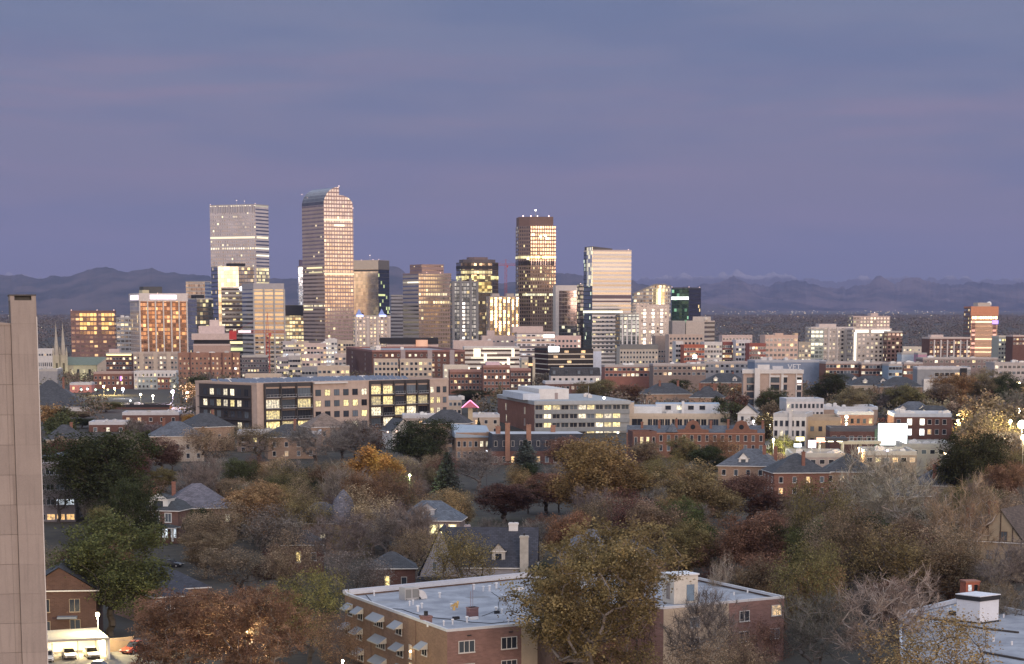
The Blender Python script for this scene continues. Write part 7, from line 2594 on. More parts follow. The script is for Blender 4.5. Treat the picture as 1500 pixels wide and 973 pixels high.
def houses():
	for q in ((203, 264, 716, 830, 500), (72, 108, 668, 786, 540), (612, 662, 780, 842, 386), (618, 690, 733, 790, 470), (1446, 1500, 742, 806, 430), (1405, 1437, 846, 876, 352),
			  (905, 985, 790, 826, 415), (1066, 1212, 655, 712, 640), (205, 285, 824, 905, 378)):
		keep(*q)
	gs = shingle((.17, .175, .20))
	# apartment block behind the concrete tower
	B = tower('apartment_building', 'four-storey grey-brown flats with pale window bands peeping out beside the concrete tower', 'apartments', 20, 22, 108, 674, 540, 4, M((.22, .20, .21), fine=.12), depth=14, partname='wall', pmat=M((.34, .33, .36)), roof=ROOFD)
	for j in range(4):
		for i in range(6):
			k = {2: 'b', 3: 'w'}.get(j, 'g') if i in (4, 5) or (j == 3 and i == 3) else 'd'
			window(B.root, -B.w / 2 + B.w * (i + .5) / 6, -B.d / 2, B.h - 2.9 - j * 3.6, 0, 1.8, 1.3, k, M((.5, .52, .56)), 1, deep=True, sill=True)
	MB().face([(-B.w / 2 - .5, -B.d / 2 - .6, B.h - .6), (B.w * .26, -B.d / 2 - .6, B.h + 1.2), (B.w * .26, B.d / 2, B.h + 1.2), (-B.w / 2 - .5, B.d / 2, B.h - .6)]).face(
		[(B.w * .26, -B.d / 2 - .6, B.h + 1.2), (B.w / 2 + .6, -B.d / 2 - .6, B.h - .3), (B.w / 2 + .6, B.d / 2, B.h - .3), (B.w * .26, B.d / 2, B.h + 1.2)]).build('pitched_roof', SLATEB, B.root)
	MB().box(-B.w / 2, B.w / 2 + .6, -B.d / 2 - .7, -B.d / 2 - .55, B.h - .75, B.h - .35).build('fascia', M((.55, .55, .6)), B.root)
	# brick gabled house by the car park
	h = hip_house('gabled_house', 'dark red-brick gabled house behind the lit carport', 'house', 92, 824, 352, 11, 13, 8, 3.6, R(6), brick((.10, .058, .048)), SLATE, hip=0, axis='y', wins=False)
	for x_, z_, pn in ((2.2, 2.4, 'd'), (2.2, 5.6, 'd'), (-2.4, 5.6, 'd'), (-2.4, 2.2, 'd')):
		window(h, x_, -6.5, z_, 0, 1.5, 1.9, pn, M((.34, .27, .2)), 1, deep=True, sill=True)
	MB().box(-.4, 2.6, -8.2, -6.5, 3.7, 4.0).build('porch_roof', M((.2, .22, .26)), h)
	# white house
	wh = M((.64, .66, .64), fine=.1)
	h = hip_house('porch_house', 'white and brick house with a hipped attic dormer and a white columned porch', 'house', 240, 722, 500, 11, 11, 6.5, 3.4, R(-14), brick((.2, .12, .1)), shingle((.05, .055, .06)), chim=[(-2.5, 1, 3)], wins=False, seed=1)
	dormer(h, .6, -4.6, 6.7, 0, 4.4, 2.2, 1.2, 4, wh, shingle((.05, .055, .06)), 'd', hip=True)
	for x_ in (-3.4, .4, 3.2):
		window(h, x_, -5.5, 4.9, 0, 1.3, 1.8, 'g', wh, 1, deep=True, sill=True, t=.18)
	MB().box(-5.5, -1.2, -7.6, -5.5, .0, 5.6).build('white_bay', wh, h)
	window(h, -3.3, -7.6, 4.0, 0, 2.0, 1.6, 'g', wh, 1, deep=True)
	gable_roof(-5.5, -1.2, -7.6, -5.4, 5.6, .9, 'x', ov=.3, hip=1.0).build('bay_roof', [shingle((.05, .055, .06)), TRIM], h)
	pr = MB().box(-.6, 5.6, -8.6, -5.5, 2.75, 3.0).box(-.2, 1.9, -8.5, -6.6, 3.0, 3.8).build('porch_roof', wh, h)
	gable_roof(-.8, 5.8, -8.8, -5.5, 3.0, .7, 'x', ov=.2, hip=1.0).build('porch_shingles', [shingle((.05, .055, .06)), TRIM], h)
	for x_ in (-.4, 1.5, 3.4, 5.3):
		MB().box(x_ - .18, x_ + .18, -8.5, -8.15, 0, 2.75).build('porch_column', wh, h)
	for x_ in (.6, 2.4, 4.4):
		window(h, x_, -5.52, 1.5, 0, 1.2, 1.9, 'b', wh, 1, deep=True)
	# low dark bungalow
	h = hip_house('bungalow', 'low bungalow with a broad navy-black shingled roof and white-trimmed dormer windows', 'house', 232, 826, 378, 13, 12, 3.6, 3.6, R(28), brick((.26, .16, .12)), shingle((.038, .042, .058)), hip=1.0, wins=False)
	b = obj('porch_wing', MB().walls([(-4.2, -10), (3.4, -10), (3.4, -5.5), (-4.2, -5.5)], 0, 2.9).mesh('porch_wing', brick((.26, .16, .12))), h)
	gable_roof(-4.2, 3.4, -10, -5.0, 2.9, 1.2, 'x', ov=.4, hip=1.0).build('wing_roof', [shingle((.038, .042, .058)), TRIM], b)
	for i in range(5):
		window(h, -3.6 + i * 1.6, -10, 1.5, 0, .8, 1.5, 'g' if i % 2 else 'd', TRIM, 0, deep=True, sill=True)
	for i in range(3):
		window(h, 6.5, -3 + i * 3.2, 1.7, math.pi / 2, 1.0, 1.4, 'd', TRIM, 0, deep=True, sill=True)
	# violet-grey hip and turreted houses in the trees
	hip_house('hip_roofed_house', 'large violet-grey hip-roofed house half hidden by brown trees, left of centre', 'house', 288, 708, None, 16, 14, 7, 5, R(14), BRKT, shingle((.13, .125, .15)), chim=[(-5, 2, 1)], lit=.2, deep=True)
	h = hip_house('turreted_house', 'house with a tall dark conical shingled turret among bare trees', 'house', 470, 735, None, 13, 11, 7, 4, R(-8), BRKT, shingle((.09, .09, .11)), lit=.15, deep=True)
	b = MB()
	n = 14
	tx, ty = 5.5, -3
	for i in range(n):
		a0, a1 = 2 * math.pi * i / n, 2 * math.pi * (i + 1) / n
		pr_ = [(3.4, 6.8), (2.9, 9.2), (1.9, 11.8), (0.6, 13.4), (0.05, 13.9)]
		for (r0, z0), (r1, z1) in zip(pr_[:-1], pr_[1:]):
			b.face([(tx + r0 * math.cos(a0), ty + r0 * math.sin(a0), z0), (tx + r0 * math.cos(a1), ty + r0 * math.sin(a1), z0), (tx + r1 * math.cos(a1), ty + r1 * math.sin(a1), z1), (tx + r1 * math.cos(a0), ty + r1 * math.sin(a0), z1)])
	tr = MB().walls(circle_poly(tx, ty, 3, 0, 360 - 360 / n, n - 1), 0, 6.9).build('turret', BRKT, h)
	b.build('turret_roof', shingle((.12, .12, .145)), tr)
	# grey gable house
	gw = M((.34, .33, .36), fine=.1)
	dkr = shingle((.04, .044, .06))
	h = hip_house('gabled_house', 'grey shingled house with steep front gable, navy roof and tall pale stone chimney', 'house', 722, 772, 392, 15, 9, 4.6, 6.6, R(-3), gw, dkr, hip=0, axis='x', wins=False)
	keep(612, 770, 770, 842, 392)
	fg = obj('front_gable', MB().walls([(-12.2, -6.4), (-5.2, -6.4), (-5.2, 3), (-12.2, 3)], -1, 3.6).face([(-12.2, -6.4, 3.6), (-5.2, -6.4, 3.6), (-8.7, -6.4, 11.2)]).mesh('front_gable', gw), h)
	gable_roof(-12.2, -5.2, -6.4, 3, 3.3, 8.2, 'y', ov=.45).build('roof', [dkr, M((.2, .2, .22))], fg)
	for x_ in (-9.7, -8.0):
		window(h, x_, -6.4, 4.9, 0, .62, 1.5, 'g' if x_ < -9 else 'd', M((.5, .5, .5)), 0, deep=True, sill=True)
	MB().box(-12.6, -4.8, -7.4, -6.4, 2.6, 3.0).build('porch_roof', dkr, h)
	stone = M((.40, .38, .34), var=.4, scale=1.2)
	chimney(h, 5.7, -4.9, 0, 10.2, 1.45, 1.0, stone)
	chimney(h, 3.6, 0, 9.5, 12.0, 1.6, 1.0, M((.56, .56, .56)))
	chimney(h, -4.6, 2, 6, 11.4, .9, .9, M((.36, .32, .34)))
	dormer(h, 1.2, -4.0, 5.2, 0, 2.3, 2.2, 1.3, 3.2, M((.42, .40, .37)), dkr, 'd')
	# house with lit windows behind
	h = hip_house('lit_house', 'house with a pale blue attic and brilliant yellow ground-floor windows', 'house', 632, 733, 470, 13, 9, 6.3, 3.8, R(-6), brick((.24, .2, .19)), shingle((.10, .12, .15)), lit=0, wins=False)
	dormer(h, -.4, -3.6, 6.2, 0, 3.0, 2.4, 1.2, 3, M((.36, .38, .42)), shingle((.1, .12, .15)), 'g')
	for x_, w_, pn in ((1.1, 1.7, 'y'), (2.9, 1.2, 'y'), (5.0, 1.6, 'y'), (-2.5, 1, 'd'), (-4.8, 1, 'd')):
		window(h, x_, -4.5, 4.5, 0, w_, 2.0, pn, TRIM, 1, deep=True, sill=True)
		if pn == 'y':
			MB().box(x_ - w_ * .3, x_ + w_ * .3, -4.62, -4.56, 3.7, 5.3).build('lit_pane', emis((1, .86, .38), 2.4), h)
	# houses right of centre
	for i, (nm, lab, px, yr, w, d, wh_, rh, rz, rf, ch) in enumerate((
			('slate_roofed_house', 'grey slate house with white-trimmed gable and brick chimneys, left of the pyramid roof', 1100, 657, 17, 13, 6.5, 4.5, -12, SLATEB, [(4, -2, 3), (7, 0, 2)]),
			('hip_roofed_house', 'dark pyramid-roofed house with one stout brick chimney on its front slope', 1166, 664, 15, 14, 6.5, 4.8, 6, SLATE, [(1, -4.5, 2)]),
			('hip_roofed_house', 'dark pyramid-roofed house below the raised deck and billboard', 1242, 664, 13, 13, 6.5, 4.6, -6, SLATE, []),
			('hip_roofed_house', 'house with steep dark roof and white chimney behind the pale bare trees at right', 1378, 682, 13, 12, 7, 4.6, -10, shingle((.075, .08, .095)), [(-1.5, -4, 1.5)]),
			('hip_roofed_house', 'dim slate roof behind the great bare tree at right', 1316, 700, 12, 11, 6.5, 4, 8, shingle((.075, .08, .095)), []),
			('brick_house', 'brick house with white-edged flat gables behind the big golden-brown tree', 918, 790, 12, 10, 5.5, 3.2, 14, shingle((.10, .10, .115)), [(-1.6, -3.5, 1.0)]),
			('brick_house', 'dim house with white posts behind the rooftop stair hut', 975, 792, 10, 9, 5.0, 2.6, -10, shingle((.08, .085, .1)), []),
			('hip_roofed_house', 'dim dark-roofed house between the golden tree and bare trees, centre', 868, 775, 12, 10, 6, 4, 8, shingle((.12, .125, .15)), []))):
		h = hip_house(nm, lab, 'house', px, yr, None, w, d, wh_, rh, R(rz), BRKT if i != 1 else BRK, rf, chim=ch, lit=.14, deep=True, seed=i + 3)
		if i == 0:
			dormer(h, -1.5, -d / 2 + 1, wh_ + .5, 0, 2.6, 1.5, 1.6, 4, TRIM, rf, 'g')
		if i == 3:
			for c in h.children:
				pass
	for i, (lab, px, yr) in enumerate((('dim house with one tall amber window glowing between brown trees, left of centre', 444, 776), ('dim house with a small amber window glowing just above the brick flats roof corner', 574, 808))):
		h = hip_house('hip_roofed_house', lab, 'house', px, yr, None, 8, 7, 5.6, 2.6, R(5), BRKD, SLATE, wins=False)
		window(h, -1.0, -3.5, 3.2, 0, .9, 2.0, 'y', TRIM, 0, deep=True, sill=True)
		MB().box(-1.3, -.7, -3.62, -3.56, 2.3, 4.1).build('lit_pane', emis((1, .72, .25), 2.2), h)
		window(h, 2.0, -3.5, 3.2, 0, .9, 1.5, 'd', TRIM, 0, deep=True, sill=True)
		keep(px - 12, px + 6, yr + 14, yr + 46, h.location.y)
	# tudor at right
	h = hip_house('tudor_house', 'Tudor-style house with a tan half-timbered gable and steep brown roof at right edge', 'house', 1484, 742, 430, 9, 13, 5.2, 6.2, R(-32), M((.34, .28, .20)), BROWNR, hip=0, axis='y', wins=False)
	for x_, z_, w_ in ((0.6, 6.3, 1.4), (-2, 2.6, 1.2), (1.8, 2.6, 1.2)):
		window(h, x_, -6.5, z_, 0, w_, 1.6, 'g', M((.16, .11, .08)), 1, deep=True, sill=True)
	b = MB()
	for x0_, z0_, x1_, z1_ in ((-4.4, 5.2, 4.4, 5.2), (0, 5.2, 0, 10.8), (-2.4, 5.2, -2.4, 7.8), (2.4, 5.2, 2.4, 7.8)):
		b.box(min(x0_, x1_) - .1, max(x0_, x1_) + .1, -6.6, -6.5, min(z0_, z1_) - .1, max(z0_, z1_) + .1)
	b.build('timber_frame', M((.08, .055, .04)), h)
	wg = obj('brick_wing', MB().walls([(-12, -3.5), (-4.5, -3.5), (-4.5, 4.5), (-12, 4.5)], 0, 5).mesh('brick_wing', brick((.25, .13, .09))), h)
	gable_roof(-12.2, -2, -3.5, 4.5, 5, 4.6, 'x', ov=.4).build('roof', [BROWNR, TRIM], wg)
	chimney(wg, -8.5, .4, 7, 11.6, 1.6, 1.0, brick((.28, .13, .09)))
	chimney(wg, -4.4, 1.2, 7, 12.2, 1.6, 1.0, brick((.28, .13, .09)))
	window(h, -9.5, -3.5, 2.6, 0, 1.2, 1.5, 'w', TRIM, 1, deep=True, sill=True)
	window(h, -6.5, -3.5, 2.6, 0, 1.2, 1.5, 'd', TRIM, 1, deep=True, sill=True)


# ------------------------------------------------------------------ the lit car park, bottom left
def sedan(label, X, Y, rz, colr, group='cars parked at the carport', L=4.6, W_=1.8, roofh=1.45, proto=None, name='parked_car'):
	t = thing(name, label, 'car', (X, Y, .0), rz, group)
	paint = M(colr, rough=.3, var=.06, spec=.6, fine=.02)
	b = MB()
	# lower body by cross-sections along the length (front at -y)
	st = [(-L / 2, .38, .62, .80), (-L / 2 + .12, .30, .70, .90), (-L / 2 + .9, .26, .84, .96), (-L * .17, .26, .92, 1.0), (L * .22, .26, .95, 1.0), (L / 2 - .35, .28, .98, .97), (L / 2 - .05, .36, .90, .90), (L / 2, .45, .80, .84)]
	sec = []
	for y_, zb, zt, k in st:
		hw = W_ / 2 * k
		sec.append([(-hw, y_, zb), (-hw * 1.02, y_, (zb + zt) / 2), (-hw * .93, y_, zt), (hw * .93, y_, zt), (hw * 1.02, y_, (zb + zt) / 2), (hw, y_, zb)])
	for s0, s1 in zip(sec[:-1], sec[1:]):
		for i in range(6):
			j = (i + 1) % 6
			b.face([s0[i], s1[i], s1[j], s0[j]])
	b.face(sec[0][::1]).face(sec[-1][::-1])
	b.build('body', paint, t)
	hw = W_ / 2 * .90
	cab = [(-L * .17, .92, hw), (-L * .02, roofh, hw * .78), (L * .20, roofh, hw * .78), (L * .36, .96, hw * .92)]
	g = MB()
	for (ya, za, wa), (yb, zb, wb) in zip(cab[:-1], cab[1:]):
		if za == zb:
			continue
		g.face([(-wa, ya, za), (wa, ya, za), (wb, yb, zb), (-wb, yb, zb)])
	for s in (-1, 1):
		q = [(s * w_, y_, z_) for y_, z_, w_ in cab]
		g.face(q if s < 0 else q[::-1])
	g.build('windscreen', glass_dark((.02, .022, .026), .05), t)
	MB().box(-hw * .78, hw * .78, -L * .03, L * .21, roofh - .02, roofh + .03).build('roof', paint, t)
	for sx in (-1, 1):
		for sy in (-L * .30, L * .29):
			w_ = MB().tube((sx * (W_ / 2 - .2), sy, .32), (sx * (W_ / 2 + .01), sy, .32), .32, n=14).build('wheel', DARK, t)
			MB().tube((sx * (W_ / 2), sy, .32), (sx * (W_ / 2 + .03), sy, .32), .18, n=10).build('rim', METAL, w_)
		MB().box(sx * W_ * .33 - .2, sx * W_ * .33 + .2, -L / 2 - .02, -L / 2 + .2, .58, .72).build('headlight', M((.75, .75, .72), rough=.2), t)
		MB().box(sx * W_ * .34 - .16, sx * W_ * .34 + .16, L / 2 - .1, L / 2 + .02, .68, .82).build('tail_light', M((.35, .02, .02), rough=.3), t)
		MB().box(sx * (W_ / 2 - .02) - .08, sx * (W_ / 2 - .02) + .08, -L * .15, -L * .11, .92, 1.04).build('wing_mirror', paint, t)
	MB().box(-W_ * .3, W_ * .3, -L / 2 - .03, -L / 2 + .03, .42, .56).build('grille', DARK, t)
	return t


def street():
	# the lit street running away along the right-hand edge
	b = MB()
	ys = [480 + 40 * i for i in range(24)]
	for y0, y1 in zip(ys[:-1], ys[1:]):
		x0, x1 = slope(1502, 600)[0] * y0, slope(1502, 600)[0] * y1
		b.face([(x0 - 5, y0, gz(y0) + .03), (x0 + 6, y0, gz(y0) + .03), (x1 + 6, y1, gz(y1) + .03), (x1 - 5, y1, gz(y1) + .03)])
	struct(b.build('street', M((.07, .068, .066), var=.3, scale=.3)))


def car_park():
	lot = MB()
	P0 = [GR(40, 985, 0), GR(235, 990, 0), GR(215, 935, 0), GR(60, 930, 0)]
	lot.face([(*p, .012) for p in P0])
	struct(lot.build('parking_lot', M((.16, .15, .14), var=.35, scale=.5)))
	# carport
	Y = 322
	z = 3.3
	a = [GR(66, 938, z), GR(160, 934, z), GR(142, 919, z), GR(66, 924, z)]
	cx_, cy_ = a[1]
	t = thing('carport', 'carport with a flat pale roof and brightly lit white back wall', 'carport', (cx_, cy_, 0))
	q = [(p[0] - cx_, p[1] - cy_) for p in a]
	b = MB().walls(q, z - .35, z, cap=0, floor=True)
	b.build('roof', M((.42, .38, .32), var=.2), t)
	b = MB().walls([(q[3][0], q[3][1] - .4), (q[2][0], q[2][1] - .4), (q[2][0], q[2][1] - .1), (q[3][0], q[3][1] - .1)], 0, z - .36, cap=0)
	b.build('back_wall', M((.76, .74, .68), var=.1), t)
	b = MB().walls([(q[1][0] - .25, q[1][1] + .3), (q[1][0], q[1][1] + .3), (q[2][0], q[2][1] - .5), (q[2][0] - .25, q[2][1] - .5)], 0, z - .36, cap=0)
	b.build('side_wall', M((.76, .74, .68), var=.1), t)
	for f in (.1, .5, .95):
		x_ = q[0][0] + (q[1][0] - q[0][0]) * f
		y_ = q[0][1] + (q[1][1] - q[0][1]) * f + .3
		MB().tube((x_, y_, 0), (x_, y_, z - .36), .07, n=8).build('post', METAL, t)
	for i in range(3):
		x_ = q[0][0] + (q[1][0] - q[0][0]) * (.25 + .25 * i)
		y_ = (q[0][1] + q[2][1]) / 2
		l = MB().box(x_ - .9, x_ + .9, y_ - .1, y_ + .1, z - .46, z - .38).build('tube_light', emis((1, .88, .6), 25, True), t)
		ld = bpy.data.lights.new('tube_light', 'AREA')
		ld.energy = 900
		ld.color = (1, .78, .42)
		ld.size = 1.6
		lo = bpy.data.objects.new('tube_light_lamp', ld)
		col.objects.link(lo)
		lo.parent = t
		lo.location = (x_, y_, z - .55)
	keep(66, 215, 915, 973, 345)
	FOOT.append((cx_ - 4, cy_ + 3, 9))
	# pole lamp
	lp = lamp('lamp_post', 'white lamp on a yellow-lit post behind the carport', 143, 900, 332, (1, .82, .42), 12, .35, 7000, group=None)
	# wall beyond
	c0, c1 = GR(158, 944, 1.2), GR(196, 940, 1.2)
	w = MB().walls([(c0[0], c0[1]), (c1[0], c1[1]), (c1[0], c1[1] + .3), (c0[0], c0[1] + .3)], 0, 2.0, cap=0)
	o = w.build('garden_wall', M((.42, .30, .20)))
	tag(o, 'low tan wall lit orange between the carport and the red pickup', 'wall')
	Gx = lambda px, py: GR(px, py, .6)
	sedan('white saloon cut off by the concrete tower in the carport', *Gx(70, 962), R(12), (.72, .71, .68))
	sedan('champagne-coloured saloon under the middle of the lit carport', *Gx(101, 958), R(18), (.56, .50, .40))
	sedan('silver-tan saloon at the right end of the lit carport', *Gx(134, 957), R(22), (.50, .46, .38))
	sedan('black car in front of the carport, cut off by the picture bottom', *Gx(148, 977), R(80), (.02, .02, .022))
	pk = sedan('red pickup truck with a tan load by the low tan wall', *Gx(197, 950), R(-28), (.40, .08, .05), L=5.2, W_=1.95, roofh=1.7, name='pickup_truck', group=None)
	sedan('dark car parked before the white columned porch', *GR(252, 826, .6), R(70), (.02, .022, .026), group=None)
	# overhead wire
	b = MB()
	p, q_ = Vector((*GR(150, 936, 3.6), 3.6)), Vector((*GR(300, 915, 6), 6))
	n = 10
	pts = [p.lerp(q_, i / n) - Vector((0, 0, 1.0 * math.sin(math.pi * i / n))) for i in range(n + 1)]
	for a_, c_ in zip(pts[:-1], pts[1:]):
		b.tube(a_, c_, .03, n=4, caps=False)
	o = b.build('overhead_cable', M((.45, .42, .4)))
	tag(o, 'thin pale overhead cable strung from the carport into the red tree', 'cable')
# ------------------------------------------------------------------ trees
def tree_mats():
	def crown(tl):
		m, T, p, o = new_mat('foliage')
		at = T.node('ShaderNodeAttribute', attribute_name='rnd').outputs['Fac']
		oi = T.node('ShaderNodeObjectInfo')
		n = T.noise(T.node('ShaderNodeTexCoord').outputs['Object'], .28, 3)
		n3 = T.noise(T.node('ShaderNodeTexCoord').outputs['Object'], .55, 2)
		v = T.node('ShaderNodeVectorMath', operation='SCALE')
		T.put(v.inputs[0], oi.outputs['Color'])
		T.put(v.inputs['Scale'], T.math('MULTIPLY', T.smooth(n3, .30, .70, .62, 1.42), T.math('ADD', .46, T.math('MULTIPLY', at, 1.45))))
		# some sprays turn browner, some yellower
		hs = T.node('ShaderNodeHueSaturation')
		T.put(hs.inputs['Color'], v.outputs[0])
		T.put(hs.inputs['Hue'], T.math('ADD', .475, T.math('MULTIPLY', n, .05)))
		hs.inputs['Saturation'].default_value = 1.0
		T.n.remove(p)
		d = T.node('ShaderNodeBsdfDiffuse')
		t = T.node('ShaderNodeBsdfTranslucent')
		T.put(d.inputs[0], hs.outputs[0])
		T.put(t.inputs[0], hs.outputs[0])
		mx = T.node('ShaderNodeMixShader')
		mx.inputs[0].default_value = tl
		T.l.new(d.outputs[0], mx.inputs[1])
		T.l.new(t.outputs[0], mx.inputs[2])
		T.l.new(mx.outputs[0], o.inputs[0])
		return m
	bark, T, p, o = new_mat('bark')
	n = T.noise(T.node('ShaderNodeTexCoord').outputs['Object'], 1.5, 4)
	T.put(p.inputs['Base Color'], T.mix(n, (.045, .037, .03), (.12, .10, .088)))
	p.inputs['Roughness'].default_value = .95
	pale, T, p, o = new_mat('pale_bark')
	n = T.noise(T.node('ShaderNodeTexCoord').outputs['Object'], 1.5, 4)
	T.put(p.inputs['Base Color'], T.mix(n, (.22, .19, .165), (.46, .41, .37)))
	p.inputs['Roughness'].default_value = .95
	greyb, T, p, o = new_mat('grey_bark')
	n = T.noise(T.node('ShaderNodeTexCoord').outputs['Object'], 1.5, 4)
	T.put(p.inputs['Base Color'], T.mix(n, (.10, .088, .08), (.25, .22, .205)))
	p.inputs['Roughness'].default_value = .95
	return crown(.3), crown(.05), bark, pale, greyb


def skeleton(pts, H, seed, base=.2, lean=.04):
	"""a branching tree grown through the crown points: node positions and parents"""
	rs = np.random.RandomState(seed)
	N = [np.array([0, 0, -.6])]
	par = [-1]
	n = 5
	for i in range(1, n + 1):
		N.append(np.array([rs.normal(0, lean * H * .2), rs.normal(0, lean * H * .2), H * base * i / n]))
		par.append(len(N) - 2)
	# leader
	top = np.array([rs.normal(0, H * .03), rs.normal(0, H * .03), H * .72])
	for i in range(1, 6):
		q = N[n] + (top - N[n]) * i / 5 + rs.normal(0, .018 * H, 3)
		N.append(q)
		par.append(len(N) - 2)
	order = np.argsort(np.linalg.norm(pts - np.array([0, 0, H * base]), axis=1))
	arr = np.zeros((len(pts) * 8 + 40, 3))
	arr[:len(N)] = N
	cnt = len(N)
	parent = par[:]
	tips = []
	for k in order:
		p = pts[k]
		d = p - arr[n - 1:cnt]
		L = np.linalg.norm(d, axis=1) + 1e-6
		down = np.maximum(0, -d[:, 2] + .25 * L)
		cost = L + 1.3 * down
		j = int(np.argmin(cost)) + n - 1
		q0 = arr[j]
		dist = np.linalg.norm(p - q0)
		m = max(1, min(6, int(dist / 1.1)))
		last = j
		for i in range(1, m + 1):
			t = i / m
			q = q0 + (p - q0) * t
			if i < m:
				q = q + rs.normal(0, .10 * dist / m, 3) + np.array([0, 0, -.10 * dist * math.sin(math.pi * t)])
			if cnt >= len(arr):
				break
			arr[cnt] = q
			parent.append(last)
			last = cnt
			cnt += 1
		tips.append(last)
	return arr[:cnt], parent, tips


def branch_mesh(name, P_, parent, mat, r0, tip=.018, expo=2.3, minr=.0):
	n = len(P_)
	acc = np.zeros(n)
	kids = np.zeros(n, int)
	for i in range(1, n):
		kids[parent[i]] += 1
	for i in range(n - 1, 0, -1):
		if kids[i] == 0:
			acc[i] = tip ** expo
		acc[parent[i]] += acc[i]
	r = acc ** (1 / expo)
	s = r0 / max(r[1], 1e-6)
	r = np.maximum(r * (s if s < 1 else 1 + (s - 1) * (r / r[1])), tip)
	V, Fc = [], []
	for i in range(1, n):
		j = parent[i]
		a, b = P_[j], P_[i]
		ra, rb_ = (r[i] * 1.12 if j > 0 else r[i] * 1.5), r[i]
		k = 6 if rb_ > .12 else (4 if rb_ > .05 else 3)
		d = b - a
		L = np.linalg.norm(d)
		if L < 1e-5:
			continue
		d = d / L
		u = np.cross(d, [0.3, .9, .2])
		u /= np.linalg.norm(u) + 1e-9
		w = np.cross(d, u)
		o = len(V)
		for c, rr in ((a, ra), (b, rb_)):
			for q in range(k):
				t = 2 * math.pi * q / k
				V.append(tuple(c + (u * math.cos(t) + w * math.sin(t)) * rr))
		for q in range(k):
			q2 = (q + 1) % k
			Fc.append((o + q, o + q2, o + k + q2, o + k + q))
	me = bpy.data.meshes.new(name)
	me.from_pydata(V, [], Fc)
	me.materials.append(mat)
	return me


def twig_mesh(name, tips, cen, rs, per, l0, l1, wd, mat):
	"""fans of thin twigs from the branch ends, each a tapered strip that forks once"""
	C = np.repeat(tips, per, 0)
	n = len(C)
	out_ = C - cen
	out_ /= np.linalg.norm(out_, axis=1)[:, None] + 1e-6
	d = out_ * .75 + rs.normal(0, .55, (n, 3)) + np.array([0, 0, .35])
	d /= np.linalg.norm(d, axis=1)[:, None]
	L = rs.uniform(l0, l1, n)[:, None]
	C = C - d * L * rs.uniform(0, .8, n)[:, None]
	E = C + d * L
	# forks
	mid = C + d * L * rs.uniform(.3, .7, n)[:, None]
	d2 = d + rs.normal(0, .5, (n, 3))
	d2 /= np.linalg.norm(d2, axis=1)[:, None]
	A = np.concatenate([C, mid])
	B = np.concatenate([E, mid + d2 * L * .6])
	s = np.cross(B - A, rs.normal(0, 1, A.shape))
	s /= np.linalg.norm(s, axis=1)[:, None] + 1e-9
	w = wd / 2
	V = np.stack([A - s * w, A + s * w, B + s * w * .45, B - s * w * .45], 1).reshape(-1, 3)
	m = len(A)
	me = bpy.data.meshes.new(name)
	me.vertices.add(m * 4)
	me.vertices.foreach_set('co', V.astype(np.float32).ravel())
	me.loops.add(m * 4)
	me.loops.foreach_set('vertex_index', np.arange(m * 4, dtype=np.int32))
	me.polygons.add(m)
	me.polygons.foreach_set('loop_start', np.arange(0, m * 4, 4, dtype=np.int32))
	me.update(calc_edges=True)
	at = me.attributes.new('rnd', 'FLOAT', 'POINT')
	at.data.foreach_set('value', np.repeat(rs.uniform(0, 1, m), 4).astype(np.float32))
	me.materials.append(mat)
	return me


TREES = {}


def crown_pts(rs, n, H, Rr, base, lobes, flat=1.0):
	"""points spread through several overlapping lobes of a crown"""
	cz = H * (base + 1) / 2
	cs = [(0, 0, cz, Rr * .62, H * (1 - base) * .46)]
	for i in range(lobes):
		a = rs.uniform(0, 2 * math.pi)
		q = rs.uniform(.35, .68) * Rr
		zz = H * rs.uniform(base + .22, .86)
		rr = rs.uniform(.26, .44) * Rr
		cs.append((q * math.cos(a), q * math.sin(a), zz, rr, rr * rs.uniform(.8, 1.3)))
	pts = []
	w = np.array([c[3] ** 2 * c[4] for c in cs]) ** .75
	w /= w.sum()
	while len(pts) < n:
		c = cs[rs.choice(len(cs), p=w)]
		v = rs.normal(0, 1, 3)
		v /= np.linalg.norm(v)
		v *= rs.uniform(.25, 1) ** .45
		p = np.array([c[0] + v[0] * c[3], c[1] + v[1] * c[3], c[2] + v[2] * c[4] * flat])
		if H * base * .75 < p[2] < H * 1.0:
			pts.append(p)
	return np.array(pts)


